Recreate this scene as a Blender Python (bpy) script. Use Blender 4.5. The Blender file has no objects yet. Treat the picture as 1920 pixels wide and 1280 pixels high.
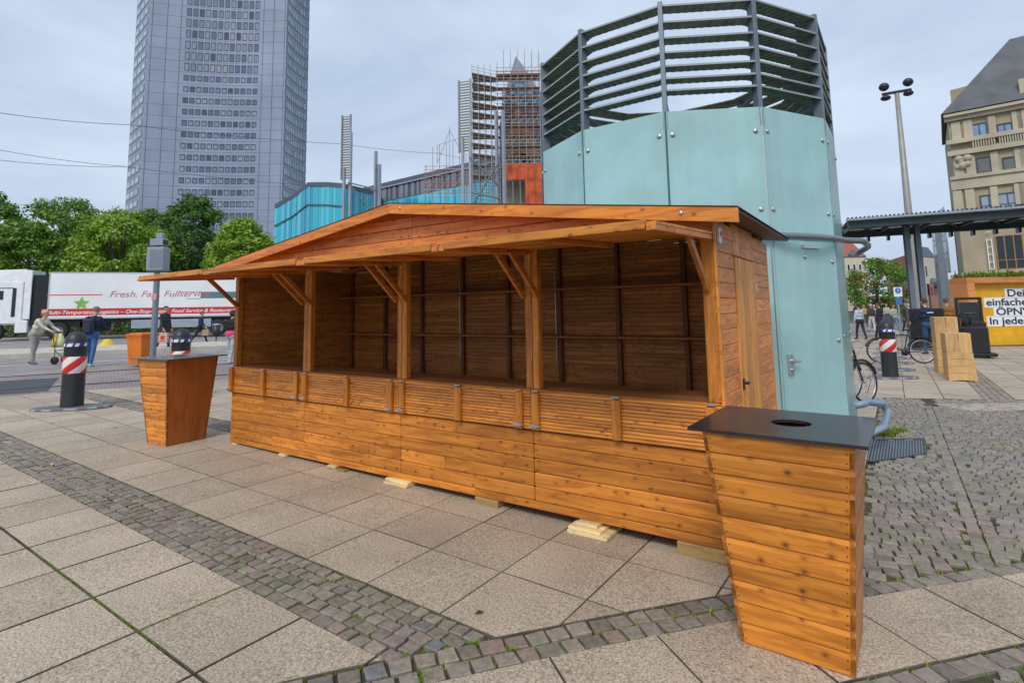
import bpy, math, random
import numpy as np
from mathutils import Vector, Matrix
R = math.radians
random.seed(7)
SC = bpy.context.scene
COL = SC.collection

# ------------------------------------------------------------------ camera
CAM = Vector((6.9637, -3.8711, 1.5703)); YAW, PITCH, ROLL = 0.598368, 0.110126, -0.018290
FPX, PY0 = 1034.40, 467.35
_cy, _sy, _cp, _sp = math.cos(YAW), math.sin(YAW), math.cos(PITCH), math.sin(PITCH)
_rt = Vector((_cy, _sy, 0)); FW = Vector((-_sy*_cp, _cy*_cp, _sp)); _up = _rt.cross(FW)
RT = _rt*math.cos(ROLL) + _up*math.sin(ROLL); UP = -_rt*math.sin(ROLL) + _up*math.cos(ROLL)
cd = bpy.data.cameras.new('camera'); cam = bpy.data.objects.new('camera', cd); COL.objects.link(cam)
m = Matrix.Identity(4)
for i in range(3):
    m[i][0], m[i][1], m[i][2], m[i][3] = RT[i], UP[i], -FW[i], CAM[i]
cam.matrix_world = m
cd.sensor_width = 36; cd.lens = FPX/1920*36; cd.shift_y = -(640-PY0)/1920
cd.clip_start = 0.05; cd.clip_end = 3000
SC.camera = cam

def D(px, py, t):            # point in front of the photograph's camera at depth t
    return CAM + (FW + RT*((px-960)/FPX) - UP*((py-PY0)/FPX))*t
def zg(x, y):                # the square slopes gently up to the street
    x = min(40, max(-40, x)); y = min(60, max(-20, y))
    return -0.01339 - 0.011903*x - 0.002086*y
def G(px, py, z=0.0):
    d = FW + RT*((px-960)/FPX) - UP*((py-PY0)/FPX)
    t = (-0.01339-0.011903*CAM.x-0.002086*CAM.y + z - CAM.z)/(d.z+0.011903*d.x+0.002086*d.y)
    p = CAM + d*t
    return Vector((p.x, p.y, p.z-z))

# ------------------------------------------------------------------ world and sun (bright overcast)
W = bpy.data.worlds.new("World"); SC.world = W; W.use_nodes = True
nt = W.node_tree; nt.nodes.clear()
N = nt.nodes.new
out = N('ShaderNodeOutputWorld'); bg = N('ShaderNodeBackground'); bg.inputs[1].default_value = 0.1
sky = N('ShaderNodeTexSky'); sky.sky_type = 'NISHITA'; sky.sun_disc = False
SUN_EL, SUN_AZ = R(47), R(166)   # azimuth clockwise from +Y
sky.sun_elevation = SUN_EL; sky.sun_rotation = SUN_AZ; sky.air_density = 1.2; sky.dust_density = 2.5
tc = N('ShaderNodeTexCoord'); mp = N('ShaderNodeMapping'); mp.inputs['Scale'].default_value = (1.0, 1.0, 2.6)
n1 = N('ShaderNodeTexNoise'); n1.inputs['Scale'].default_value = 2.1; n1.inputs['Detail'].default_value = 7; n1.inputs['Roughness'].default_value = .52; n1.inputs['Distortion'].default_value = .35
r1 = N('ShaderNodeValToRGB'); e = r1.color_ramp.elements
e[0].position = .32; e[0].color = (3.9, 4.85, 6.4, 1); e[1].position = .68; e[1].color = (6.3, 7.25, 8.6, 1)
mx = N('ShaderNodeMix'); mx.data_type = 'RGBA'; mx.inputs[0].default_value = .9
L = nt.links.new
L(tc.outputs['Generated'], mp.inputs[0]); L(mp.outputs[0], n1.inputs['Vector']); L(n1.outputs[0], r1.inputs[0])
L(sky.outputs[0], mx.inputs[6]); L(r1.outputs[0], mx.inputs[7]); L(mx.outputs[2], bg.inputs[0]); L(bg.outputs[0], out.inputs[0])
sl = bpy.data.lights.new('sun', 'SUN'); sl.energy = 1.75; sl.angle = R(22); sl.color = (1, .96, .9)
so = bpy.data.objects.new('sun', sl); COL.objects.link(so)
sdir = Vector((math.sin(SUN_AZ)*math.cos(SUN_EL), math.cos(SUN_AZ)*math.cos(SUN_EL), math.sin(SUN_EL)))
so.rotation_euler = sdir.to_track_quat('Z', 'Y').to_euler()
SC.view_settings.view_transform = 'Standard'; SC.view_settings.look = 'None'
SC.view_settings.exposure = 0.28; SC.view_settings.gamma = 1

# ------------------------------------------------------------------ material helpers
def newmat(name):
    m = bpy.data.materials.new(name); m.use_nodes = True
    nt = m.node_tree; b = nt.nodes['Principled BSDF']
    return m, nt, b
def plain(name, c, rough=.6, metal=0, coat=0, vary=.06, vscale=3, spec=.5, bump=0):
    m, nt, b = newmat(name)
    b.inputs['Roughness'].default_value = rough; b.inputs['Metallic'].default_value = metal
    b.inputs['Coat Weight'].default_value = coat; b.inputs['Specular IOR Level'].default_value = spec
    tc = nt.nodes.new('ShaderNodeTexCoord'); n = nt.nodes.new('ShaderNodeTexNoise')
    n.inputs['Scale'].default_value = vscale; n.inputs['Detail'].default_value = 5
    r = nt.nodes.new('ShaderNodeValToRGB'); e = r.color_ramp.elements
    e[0].position = .3; e[1].position = .7
    e[0].color = (*[v*(1-vary*2) for v in c], 1); e[1].color = (*[min(1, v*(1+vary)) for v in c], 1)
    nt.links.new(tc.outputs['Object'], n.inputs['Vector']); nt.links.new(n.outputs[0], r.inputs[0])
    nt.links.new(r.outputs[0], b.inputs['Base Color'])
    if bump:
        bp = nt.nodes.new('ShaderNodeBump'); bp.inputs['Strength'].default_value = bump; bp.inputs['Distance'].default_value = .01
        n2 = nt.nodes.new('ShaderNodeTexNoise'); n2.inputs['Scale'].default_value = vscale*15
        nt.links.new(tc.outputs['Object'], n2.inputs['Vector']); nt.links.new(n2.outputs[0], bp.inputs['Height']); nt.links.new(bp.outputs[0], b.inputs['Normal'])
    return m
def ramp(nt, stops):
    r = nt.nodes.new('ShaderNodeValToRGB'); cr = r.color_ramp
    while len(cr.elements) < len(stops): cr.elements.new(.5)
    for el, (p, c) in zip(cr.elements, stops):
        el.position = p; el.color = (*c, 1)
    return r
def wood(name, light, dark, axis='X', knots=1.0, rough=.5, coat=.06):
    """stained spruce: grain along one object axis, knots, every board its own tone"""
    m, nt, b = newmat(name); Nn = nt.nodes.new; Lk = nt.links.new
    tc = Nn('ShaderNodeTexCoord'); mp = Nn('ShaderNodeMapping')
    s = {'X': (.9, 9, 9), 'Y': (9, .9, 9), 'Z': (9, 9, .9)}[axis]
    mp.inputs['Scale'].default_value = s
    geo = Nn('ShaderNodeNewGeometry'); mul = Nn('ShaderNodeMath'); mul.operation = 'MULTIPLY'; mul.inputs[1].default_value = 37
    Lk(geo.outputs['Random Per Island'], mul.inputs[0])
    cmb = Nn('ShaderNodeCombineXYZ'); add = Nn('ShaderNodeVectorMath'); add.operation = 'ADD'
    for i in range(3): Lk(mul.outputs[0], cmb.inputs[i])
    Lk(tc.outputs['Object'], mp.inputs[0]); Lk(mp.outputs[0], add.inputs[0]); Lk(cmb.outputs[0], add.inputs[1])
    # knots
    vo = Nn('ShaderNodeTexVoronoi'); vo.inputs['Scale'].default_value = 1.0; vo.inputs['Randomness'].default_value = 1
    mp2 = Nn('ShaderNodeMapping'); s2 = {'X': (3.6, 7, 7), 'Y': (7, 3.6, 7), 'Z': (7, 7, 3.6)}[axis]; mp2.inputs['Scale'].default_value = s2
    add2 = Nn('ShaderNodeVectorMath'); add2.operation = 'ADD'
    sx_ = Nn('ShaderNodeSeparateXYZ'); Lk(tc.outputs['Object'], sx_.inputs[0]); ad_ = Nn('ShaderNodeMath'); ad_.operation = 'ADD'; cx_ = Nn('ShaderNodeCombineXYZ')
    a_, b_, c_ = {'X': (0, 1, 2), 'Y': (1, 0, 2), 'Z': (2, 0, 1)}[axis]
    Lk(sx_.outputs[b_], ad_.inputs[0]); Lk(sx_.outputs[c_], ad_.inputs[1]); Lk(sx_.outputs[a_], cx_.inputs[0]); Lk(ad_.outputs[0], cx_.inputs[1])
    vo.voronoi_dimensions = '2D'; mp2.inputs['Scale'].default_value = (8.5, 12.0, 1)
    Lk(cx_.outputs[0], mp2.inputs[0]); Lk(mp2.outputs[0], add2.inputs[0]); Lk(cmb.outputs[0], add2.inputs[1]); Lk(add2.outputs[0], vo.inputs['Vector'])
    kn = ramp(nt, [(0.0, (1, 1, 1)), (.07, (.85, .85, .85)), (.12, (.4, .4, .4)), (.26, (0, 0, 0))]); Lk(vo.outputs['Distance'], kn.inputs[0])
    sep = Nn('ShaderNodeSeparateColor'); Lk(vo.outputs['Color'], sep.inputs[0])
    gt = Nn('ShaderNodeMath'); gt.operation = 'GREATER_THAN'; gt.inputs[1].default_value = .45; Lk(sep.outputs[0], gt.inputs[0])
    rs_ = Nn('ShaderNodeMapRange'); rs_.inputs[3].default_value = .25; rs_.inputs[4].default_value = 1.15; Lk(sep.outputs[1], rs_.inputs[0]); g2_ = Nn('ShaderNodeMath'); g2_.operation = 'MULTIPLY'; Lk(gt.outputs[0], g2_.inputs[0]); Lk(rs_.outputs[0], g2_.inputs[1])
    km = Nn('ShaderNodeMath'); km.operation = 'MULTIPLY'; Lk(kn.outputs[0], km.inputs[0]); Lk(g2_.outputs[0], km.inputs[1])
    km2 = Nn('ShaderNodeMath'); km2.operation = 'MULTIPLY'; km2.inputs[1].default_value = .85*knots; Lk(km.outputs[0], km2.inputs[0])
    # grain
    n = Nn('ShaderNodeTexNoise'); n.inputs['Scale'].default_value = 2.2; n.inputs['Detail'].default_value = 8; n.inputs['Roughness'].default_value = .62; n.inputs['Distortion'].default_value = .9
    Lk(add.outputs[0], n.inputs['Vector'])
    mid = [(a+b_)/2 for a, b_ in zip(light, dark)]
    g = ramp(nt, [(.3, [v*.8 for v in mid]), (.44, mid), (.55, light), (.72, [min(1, v*1.15) for v in light])]); Lk(n.outputs[0], g.inputs[0])
    n3 = Nn('ShaderNodeTexNoise'); n3.inputs['Scale'].default_value = 1.1; n3.inputs['Detail'].default_value = 3; Lk(tc.outputs['Object'], n3.inputs['Vector'])
    ra = Nn('ShaderNodeMapRange'); ra.inputs[1].default_value = 0; ra.inputs[2].default_value = 1; ra.inputs[3].default_value = .78; ra.inputs[4].default_value = 1.2
    Lk(geo.outputs['Random Per Island'], ra.inputs[0])
    rb = Nn('ShaderNodeMapRange'); rb.inputs[1].default_value = .3; rb.inputs[2].default_value = .7; rb.inputs[3].default_value = .85; rb.inputs[4].default_value = 1.15
    Lk(n3.outputs[0], rb.inputs[0])
    mm = Nn('ShaderNodeMath'); mm.operation = 'MULTIPLY'; Lk(ra.outputs[0], mm.inputs[0]); Lk(rb.outputs[0], mm.inputs[1])
    vm = Nn('ShaderNodeVectorMath'); vm.operation = 'SCALE'; Lk(g.outputs[0], vm.inputs[0]); Lk(mm.outputs[0], vm.inputs['Scale'])
    mx = Nn('ShaderNodeMix'); mx.data_type = 'RGBA'; Lk(km2.outputs[0], mx.inputs[0]); Lk(vm.outputs[0], mx.inputs[6]); mx.inputs[7].default_value = (*[v*.35 for v in dark], 1)
    Lk(mx.outputs[2], b.inputs['Base Color'])
    b.inputs['Roughness'].default_value = rough; b.inputs['Coat Weight'].default_value = coat; b.inputs['Coat Roughness'].default_value = .35
    bp = Nn('ShaderNodeBump'); bp.inputs['Strength'].default_value = .35; bp.inputs['Distance'].default_value = .004
    Lk(n.outputs[0], bp.inputs['Height']); Lk(bp.outputs[0], b.inputs['Normal'])
    return m
WL, WD = (.69, .25, .030), (.35, .095, .009)
M = {}
M['wx'] = wood('stained_spruce_x', WL, WD, 'X'); M['wy'] = wood('stained_spruce_y', WL, WD, 'Y'); M['wz'] = wood('stained_spruce_z', WL, WD, 'Z', .6)
SL, SD = (.80, .265, .052), (.46, .13, .022)
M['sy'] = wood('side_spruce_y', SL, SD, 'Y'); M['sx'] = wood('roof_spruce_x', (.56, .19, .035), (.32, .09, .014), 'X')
M['doorz'] = wood('door_spruce_z', (.90, .35, .055), (.55, .18, .022), 'Z', .7)
M['ix'] = wood('inner_spruce_x', (.66, .26, .058), (.34, .12, .022), 'X', rough=.6); M['iy'] = wood('inner_spruce_y', (.66, .26, .058), (.34, .12, .022), 'Y', rough=.6)
M['iz'] = wood('inner_spruce_z', (.30, .11, .035), (.16, .055, .017), 'Z', rough=.6)
M['fresh'] = wood('fresh_pine', (.82, .66, .36), (.6, .42, .2), 'X', .4, coat=0); M['block'] = wood('weathered_block', (.52, .33, .13), (.3, .18, .07), 'X', .4, coat=0)
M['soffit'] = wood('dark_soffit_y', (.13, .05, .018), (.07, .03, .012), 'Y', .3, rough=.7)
M['felt'] = plain('roof_felt', (.03, .026, .025), .8); M['steel'] = plain('zinc_steel', (.62, .64, .66), .35, .9)
M['blackmat'] = plain('black_plastic', (.02, .022, .026), .45); M['greymetal'] = plain('grey_painted_metal', (.17, .21, .25), .45, .3)
M['white'] = plain('white_paint', (.78, .79, .8), .4, vary=.03); M['black'] = plain('black_paint', (.012, .013, .016), .4)
M['red'] = plain('red_paint', (.62, .03, .03), .35); M['blue'] = plain('blue_paint', (.03, .05, .35), .35)
M['rubber'] = plain('rubber', (.018, .018, .02), .75); M['bolt'] = plain('steel_button', (.55, .56, .56), .38, .9)

# ------------------------------------------------------------------ mesh builder
class MB:
    def __init__(s): s.v = []; s.f = []; s.m = []; s.sm = []; s.mi = 0; s.T = None; s.smooth = False
    def add(s, vs, fs, smooth=None):
        o = len(s.v)
        if s.T is not None: vs = [s.T @ Vector(v) for v in vs]
        s.v += [tuple(v) for v in vs]
        for f in fs: s.f.append([i+o for i in f]); s.m.append(s.mi); s.sm.append(s.smooth if smooth is None else smooth)
    def box(s, x0, x1, y0, y1, z0, z1, b=0):
        c = Vector(((x0+x1)/2, (y0+y1)/2, (z0+z1)/2)); h = Vector((abs(x1-x0)/2, abs(y1-y0)/2, abs(z1-z0)/2))
        s.cbox(c, h, b)
    def cbox(s, c, h, b=0, rot=None):
        rot = rot or Matrix.Identity(3); c = Vector(c)
        if b <= 0:
            vs = [c + rot @ Vector((sx*h[0], sy*h[1], sz*h[2])) for sx in (-1, 1) for sy in (-1, 1) for sz in (-1, 1)]
            s.add(vs, [(0, 1, 3, 2), (4, 6, 7, 5), (0, 4, 5, 1), (2, 3, 7, 6), (0, 2, 6, 4), (1, 5, 7, 3)]); return
        b = min(b, min(h)*.95); vs = []; idx = {}
        for sx in (-1, 1):
            for sy in (-1, 1):
                for sz in (-1, 1):
                    sg = (sx, sy, sz)
                    for a in range(3):
                        p = [sg[k]*(h[k] if k == a else h[k]-b) for k in range(3)]
                        idx[(sg, a)] = len(vs); vs.append(c + rot @ Vector(p))
        fs = []
        def face(l):
            pts = [vs[i]-c for i in l]; n = (pts[1]-pts[0]).cross(pts[2]-pts[1])
            cen = sum(pts, Vector())/len(pts)
            fs.append(l if n.dot(cen) > 0 else l[::-1])
        for a in range(3):
            o = [k for k in range(3) if k != a]
            for sa in (-1, 1):
                l = []
                for p, q in ((-1, -1), (1, -1), (1, 1), (-1, 1)):
                    sg = [0, 0, 0]; sg[a] = sa; sg[o[0]] = p; sg[o[1]] = q; l.append(idx[(tuple(sg), a)])
                face(l)
        for a in range(3):      # edges parallel to axis a
            o = [k for k in range(3) if k != a]
            for p in (-1, 1):
                for q in (-1, 1):
                    l = []
                    for sa, ax in ((-1, o[0]), (1, o[0]), (1, o[1]), (-1, o[1])):
                        sg = [0, 0, 0]; sg[a] = sa; sg[o[0]] = p; sg[o[1]] = q; l.append(idx[(tuple(sg), ax)])
                    face(l)
        for sx in (-1, 1):
            for sy in (-1, 1):
                for sz in (-1, 1): face([idx[((sx, sy, sz), a)] for a in range(3)])
        s.add(vs, fs)
    def beam(s, p0, p1, w, h, up=(0, 0, 1), b=0):
        p0, p1 = Vector(p0), Vector(p1); d = p1-p0; L = d.length; d.normalize()
        x = d; z = Vector(up); y = z.cross(x)
        if y.length < 1e-4: y = Vector((0, 1, 0)).cross(x)
        y.normalize(); z = x.cross(y)
        rot = Matrix((x, y, z)).transposed()
        s.cbox((p0+p1)/2, (L/2, w/2, h/2), b, rot)
    def tube(s, pts, r, n=8, caps=True, closed=False):
        pts = [Vector(p) for p in pts]; k = len(pts); rr = r if isinstance(r, (list, tuple)) else [r]*k
        vs = []; u = None
        for i, p in enumerate(pts):
            if closed: d = pts[(i+1) % k]-pts[i-1]
            else: d = pts[min(i+1, k-1)]-pts[max(i-1, 0)]
            d.normalize()
            if u is None:
                u = d.orthogonal().normalized()
            else:
                u = (u - d*u.dot(d)); u = u.normalized() if u.length > 1e-5 else d.orthogonal().normalized()
            w = d.cross(u)
            for j in range(n):
                a = 2*math.pi*j/n; vs.append(p + (u*math.cos(a)+w*math.sin(a))*rr[i])
        fs = []
        for i in range(k if closed else k-1):
            i2 = (i+1) % k
            for j in range(n): fs.append((i*n+j, i*n+(j+1) % n, i2*n+(j+1) % n, i2*n+j))
        s.add(vs, fs, True)
        if caps and not closed:
            s.add(vs[:n], [tuple(range(n))[::-1]], False); s.add(vs[-n:], [tuple(range(n))], False)
    def lathe(s, prof, n=20, mat=None, smooth=True):
        vs = []; fs = []
        for r, z in prof:
            for j in range(n):
                a = 2*math.pi*j/n; v = Vector((r*math.cos(a), r*math.sin(a), z)); vs.append(mat @ v if mat else v)
        for i in range(len(prof)-1):
            for j in range(n): fs.append((i*n+j, i*n+(j+1) % n, (i+1)*n+(j+1) % n, (i+1)*n+j))
        s.add(vs, fs, smooth)
    def prism(s, poly, z0, z1, mat=None):
        n = len(poly); vs = [Vector((p[0], p[1], z0)) for p in poly]+[Vector((p[0], p[1], z1)) for p in poly]
        if mat: vs = [mat @ v for v in vs]
        s.add(vs, [tuple(range(n))[::-1], tuple(range(n, 2*n))]+[(i, (i+1) % n, n+(i+1) % n, n+i) for i in range(n)])
    def hexa(s, b4, t4):   # 4 bottom, 4 top points
        s.add(list(b4)+list(t4), [(3, 2, 1, 0), (4, 5, 6, 7), (0, 1, 5, 4), (1, 2, 6, 5), (2, 3, 7, 6), (3, 0, 4, 7)])
    def smooth_tube(s, pts, r, n=10, sub=5):
        P = [Vector(p) for p in pts]; out = []
        for i in range(len(P)-1):
            p0, p1, p2, p3 = P[max(0, i-1)], P[i], P[i+1], P[min(len(P)-1, i+2)]
            for k in range(sub):
                t = k/sub; out.append(.5*((2*p1)+(p2-p0)*t+(2*p0-5*p1+4*p2-p3)*t*t+(3*p1-p0-3*p2+p3)*t**3))
        s.tube(out+[P[-1]], r, n)
    def quad(s, a, b, c, d): s.add([a, b, c, d], [(0, 1, 2, 3)])
    def sphere(s, c, r, n=12, m=8, sq=(1, 1, 1)):
        c = Vector(c); vs = []; fs = []
        for i in range(m+1):
            t = math.pi*i/m
            for j in range(n):
                a = 2*math.pi*j/n; vs.append(c+Vector((r*sq[0]*math.sin(t)*math.cos(a), r*sq[1]*math.sin(t)*math.sin(a), r*sq[2]*math.cos(t))))
        for i in range(m):
            for j in range(n): fs.append((i*n+j, (i+1)*n+j, (i+1)*n+(j+1) % n, i*n+(j+1) % n))
        s.add(vs, fs, True)
    def build(s, name, mats, parent=None, loc=(0, 0, 0)):
        me = bpy.data.meshes.new(name); me.from_pydata(s.v, [], s.f)
        if not isinstance(mats, (list, tuple)): mats = [mats]
        for mt in mats: me.materials.append(M[mt] if isinstance(mt, str) else mt)
        me.polygons.foreach_set('material_index', s.m); me.polygons.foreach_set('use_smooth', s.sm)
        me.update(); o = bpy.data.objects.new(name, me); COL.objects.link(o); o.location = loc
        if parent: o.parent = parent
        return o
def tag(o, label=None, cat=None, group=None, kind=None):
    if label: o['label'] = label
    if cat: o['category'] = cat
    if group: o['group'] = group
    if kind: o['kind'] = kind
    return o
def thing(name, label, cat, loc=(0, 0, 0), rz=0, group=None):
    o = bpy.data.objects.new(name, None); COL.objects.link(o); o.location = loc; o.rotation_euler = (0, 0, rz); o.empty_display_size = .2
    return tag(o, label, cat, group)
def dup(o, parent=None, loc=None, rz=None, label=None):
    c = o.copy(); COL.objects.link(c)
    if parent is not None: c.parent = parent
    if loc is not None: c.location = loc
    if rz is not None: c.rotation_euler = (0, 0, rz)
    if label: c['label'] = label
    for ch in [k for k in bpy.data.objects if k.parent == o]: dup(ch, c)
    return c
def text(body, size, mat, parent, loc, rot, name='lettering', bold=.0, italic=0, ext=.002, align='LEFT', sx=1):
    cu = bpy.data.curves.new(name, 'FONT'); cu.body = body; cu.size = size; cu.extrude = ext; cu.offset = bold; cu.shear = italic; cu.align_x = align
    t = bpy.data.objects.new(name, cu); COL.objects.link(t)
    dg = bpy.context.evaluated_depsgraph_get(); me = bpy.data.meshes.new_from_object(t.evaluated_get(dg))
    bpy.data.objects.remove(t); bpy.data.curves.remove(cu)
    me.name = name; me.materials.clear(); me.materials.append(M[mat] if isinstance(mat, str) else mat)
    o = bpy.data.objects.new(name, me); COL.objects.link(o)
    o.location = loc; o.rotation_euler = rot; o.scale = (sx, 1, 1)
    if parent: o.parent = parent
    return o
# ------------------------------------------------------------------ ground
def gmat():
    m, nt, b = newmat('joint_soil'); tc = nt.nodes.new('ShaderNodeTexCoord')
    n = nt.nodes.new('ShaderNodeTexNoise'); n.inputs['Scale'].default_value = 2.2; n.inputs['Detail'].default_value = 8; n.inputs['Roughness'].default_value = .7
    r = ramp(nt, [(.38, (.035, .03, .022)), (.5, (.06, .055, .03)), (.56, (.06, .10, .018)), (.68, (.10, .17, .02))])
    nt.links.new(tc.outputs['Object'], n.inputs['Vector']); nt.links.new(n.outputs[0], r.inputs[0]); nt.links.new(r.outputs[0], b.inputs['Base Color']); b.inputs['Roughness'].default_value = .95
    return m
M['soil'] = gmat()
xs = [-700, -40, 40, 700]; ys = [-300, -20, 60, 900]
g = MB(); g.add([(x, y, zg(x, y)-.02) for y in ys for x in xs], [(j*4+i, j*4+i+1, (j+1)*4+i+1, (j+1)*4+i) for j in range(3) for i in range(3)])
tag(g.build('ground', 'soil'), kind='structure')

def slabmat(name, cols, stain=.25):
    m, nt, b = newmat(name); Nn = nt.nodes.new; Lk = nt.links.new
    tc = Nn('ShaderNodeTexCoord'); n = Nn('ShaderNodeTexNoise'); n.inputs['Scale'].default_value = 85; n.inputs['Detail'].default_value = 5; n.inputs['Roughness'].default_value = .65
    r = ramp(nt, [(.30, cols[0]), (.44, cols[1]), (.54, cols[2]), (.70, cols[3])])
    geo = Nn('ShaderNodeNewGeometry')
    v = Nn('ShaderNodeTexVoronoi'); v.inputs['Scale'].default_value = 60
    vr = ramp(nt, [(0, (.45, .45, .45)), (.22, (.9, .9, .9)), (.4, (1, 1, 1))]); Lk(tc.outputs['Object'], v.inputs['Vector']); Lk(v.outputs['Distance'], vr.inputs[0])
    big = Nn('ShaderNodeTexNoise'); big.inputs['Scale'].default_value = .9; big.inputs['Detail'].default_value = 9; big.inputs['Roughness'].default_value = .65
    br = Nn('ShaderNodeMapRange'); br.inputs[1].default_value = .3; br.inputs[2].default_value = .7; br.inputs[3].default_value = 1-stain; br.inputs[4].default_value = 1+stain*.45
    ir = Nn('ShaderNodeMapRange'); ir.inputs[3].default_value = .88; ir.inputs[4].default_value = 1.1
    Lk(tc.outputs['Object'], n.inputs['Vector']); Lk(tc.outputs['Object'], big.inputs['Vector']); Lk(n.outputs[0], r.inputs[0]); Lk(big.outputs[0], br.inputs[0]); Lk(geo.outputs['Random Per Island'], ir.inputs[0])
    a = Nn('ShaderNodeMath'); a.operation = 'MULTIPLY'; Lk(br.outputs[0], a.inputs[0]); Lk(ir.outputs[0], a.inputs[1])
    s = Nn('ShaderNodeVectorMath'); s.operation = 'SCALE'; Lk(r.outputs[0], s.inputs[0]); Lk(a.outputs[0], s.inputs['Scale'])
    mu = Nn('ShaderNodeVectorMath'); mu.operation = 'MULTIPLY'; Lk(s.outputs[0], mu.inputs[0]); Lk(vr.outputs[0], mu.inputs[1])
    sv = Nn('ShaderNodeTexVoronoi'); sv.inputs['Scale'].default_value = 2.6; Lk(tc.outputs['Object'], sv.inputs['Vector']); sr = ramp(nt, [(0, (.45, .43, .4)), (.035, (.6, .58, .56)), (.055, (1, 1, 1))]); Lk(sv.outputs['Distance'], sr.inputs[0])
    m3 = Nn('ShaderNodeVectorMath'); m3.operation = 'MULTIPLY'; Lk(mu.outputs[0], m3.inputs[0]); Lk(sr.outputs[0], m3.inputs[1]); Lk(m3.outputs[0], b.inputs['Base Color']); b.inputs['Roughness'].default_value = .8
    bp = Nn('ShaderNodeBump'); bp.inputs['Strength'].default_value = .3; bp.inputs['Distance'].default_value = .002; Lk(n.outputs[0], bp.inputs['Height']); Lk(bp.outputs[0], b.inputs['Normal'])
    return m
M['slab'] = slabmat('granite_slabs', [(.14, .105, .075), (.35, .285, .21), (.50, .41, .31), (.67, .56, .43)])
def cobmat():
    m, nt, b = newmat('cobblestone'); Nn = nt.nodes.new; Lk = nt.links.new
    geo = Nn('ShaderNodeNewGeometry'); tc = Nn('ShaderNodeTexCoord')
    r = ramp(nt, [(0, (.165, .14, .115)), (.3, (.225, .19, .155)), (.55, (.28, .235, .19)), (.8, (.23, .20, .17)), (.95, (.26, .18, .15)), (1, (.17, .17, .17))])
    Lk(geo.outputs['Random Per Island'], r.inputs[0])
    n = Nn('ShaderNodeTexNoise'); n.inputs['Scale'].default_value = 26; n.inputs['Detail'].default_value = 8; n.inputs['Roughness'].default_value = .7; Lk(tc.outputs['Object'], n.inputs['Vector'])
    n2 = Nn('ShaderNodeTexNoise'); n2.inputs['Scale'].default_value = 1.3; n2.inputs['Detail'].default_value = 6; Lk(tc.outputs['Object'], n2.inputs['Vector'])
    mr = Nn('ShaderNodeMapRange'); mr.inputs[1].default_value = .3; mr.inputs[2].default_value = .7; mr.inputs[3].default_value = .65; mr.inputs[4].default_value = 1.4; Lk(n.outputs[0], mr.inputs[0])
    s = Nn('ShaderNodeVectorMath'); s.operation = 'SCALE'; Lk(r.outputs[0], s.inputs[0]); Lk(mr.outputs[0], s.inputs['Scale'])
    mr2 = Nn('ShaderNodeMapRange'); mr2.inputs[1].default_value = .5; mr2.inputs[2].default_value = .72; mr2.inputs[3].default_value = 0; mr2.inputs[4].default_value = .45; Lk(n2.outputs[0], mr2.inputs[0])
    mx = Nn('ShaderNodeMix'); mx.data_type = 'RGBA'; Lk(mr2.outputs[0], mx.inputs[0]); Lk(s.outputs[0], mx.inputs[6]); mx.inputs[7].default_value = (.14, .16, .09, 1)
    Lk(mx.outputs[2], b.inputs['Base Color']); b.inputs['Roughness'].default_value = .62
    bp = Nn('ShaderNodeBump'); bp.inputs['Strength'].default_value = .5; bp.inputs['Distance'].default_value = .006; Lk(n.outputs[0], bp.inputs['Height']); Lk(bp.outputs[0], b.inputs['Normal'])
    return m
M['cobble'] = cobmat()
TH = -.009; CT, ST = math.cos(TH), math.sin(TH)
def uv(x, y): return x*CT+y*ST, -x*ST+y*CT
def xy(u, v): return u*CT-v*ST, u*ST+v*CT
def clip(poly, a, b, c):      # keep a*x+b*y>=c
    out = []
    for i in range(len(poly)):
        p, q = poly[i], poly[(i+1) % len(poly)]
        dp, dq = a*p[0]+b*p[1]-c, a*q[0]+b*q[1]-c
        if dp >= 0: out.append(p)
        if dp*dq < 0:
            t = dp/(dp-dq); out.append((p[0]+(q[0]-p[0])*t, p[1]+(q[1]-p[1])*t))
    return out
def area(p): return .5*sum(p[i][0]*p[(i+1) % len(p)][1]-p[(i+1) % len(p)][0]*p[i][1] for i in range(len(p)))
def slab(mb, poly, gap=.004, dz=0, bev=.0035, th=.03):
    """one paving slab: inset polygon with a small arris"""
    if len(poly) < 3: return
    if area(poly) < 0: poly = poly[::-1]
    if area(poly) < .002: return
    def inset(P, d):
        n = len(P); o = []
        for i in range(n):
            p0, p1, p2 = Vector(P[i-1]), Vector(P[i]), Vector(P[(i+1) % n])
            e1 = (p1-p0); e2 = (p2-p1)
            if e1.length < 1e-4 or e2.length < 1e-4: o.append(tuple(p1)); continue
            n1 = Vector((-e1.y, e1.x)).normalized(); n2 = Vector((-e2.y, e2.x)).normalized()
            k = n1+n2; k = k/max(.35, k.length_squared)*2 if k.length > 1e-3 else n1
            q = p1+k*d; o.append((q.x, q.y))
        return o
    A = inset(poly, gap); B = inset(poly, gap+bev); n = len(A)
    tz = random.uniform(-.0015, .0015)+dz
    vs = [(p[0], p[1], zg(*p)-th) for p in A]+[(p[0], p[1], zg(*p)-bev+tz) for p in A]+[(p[0], p[1], zg(*p)+tz) for p in B]
    fs = [(i, (i+1) % n, n+(i+1) % n, n+i) for i in range(n)]+[(n+i, n+(i+1) % n, 2*n+(i+1) % n, 2*n+i) for i in range(n)]+[tuple(range(2*n, 3*n))]
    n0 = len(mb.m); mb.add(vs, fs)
    for i in range(n0, len(mb.m)-1): mb.m[i] = 1
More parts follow.
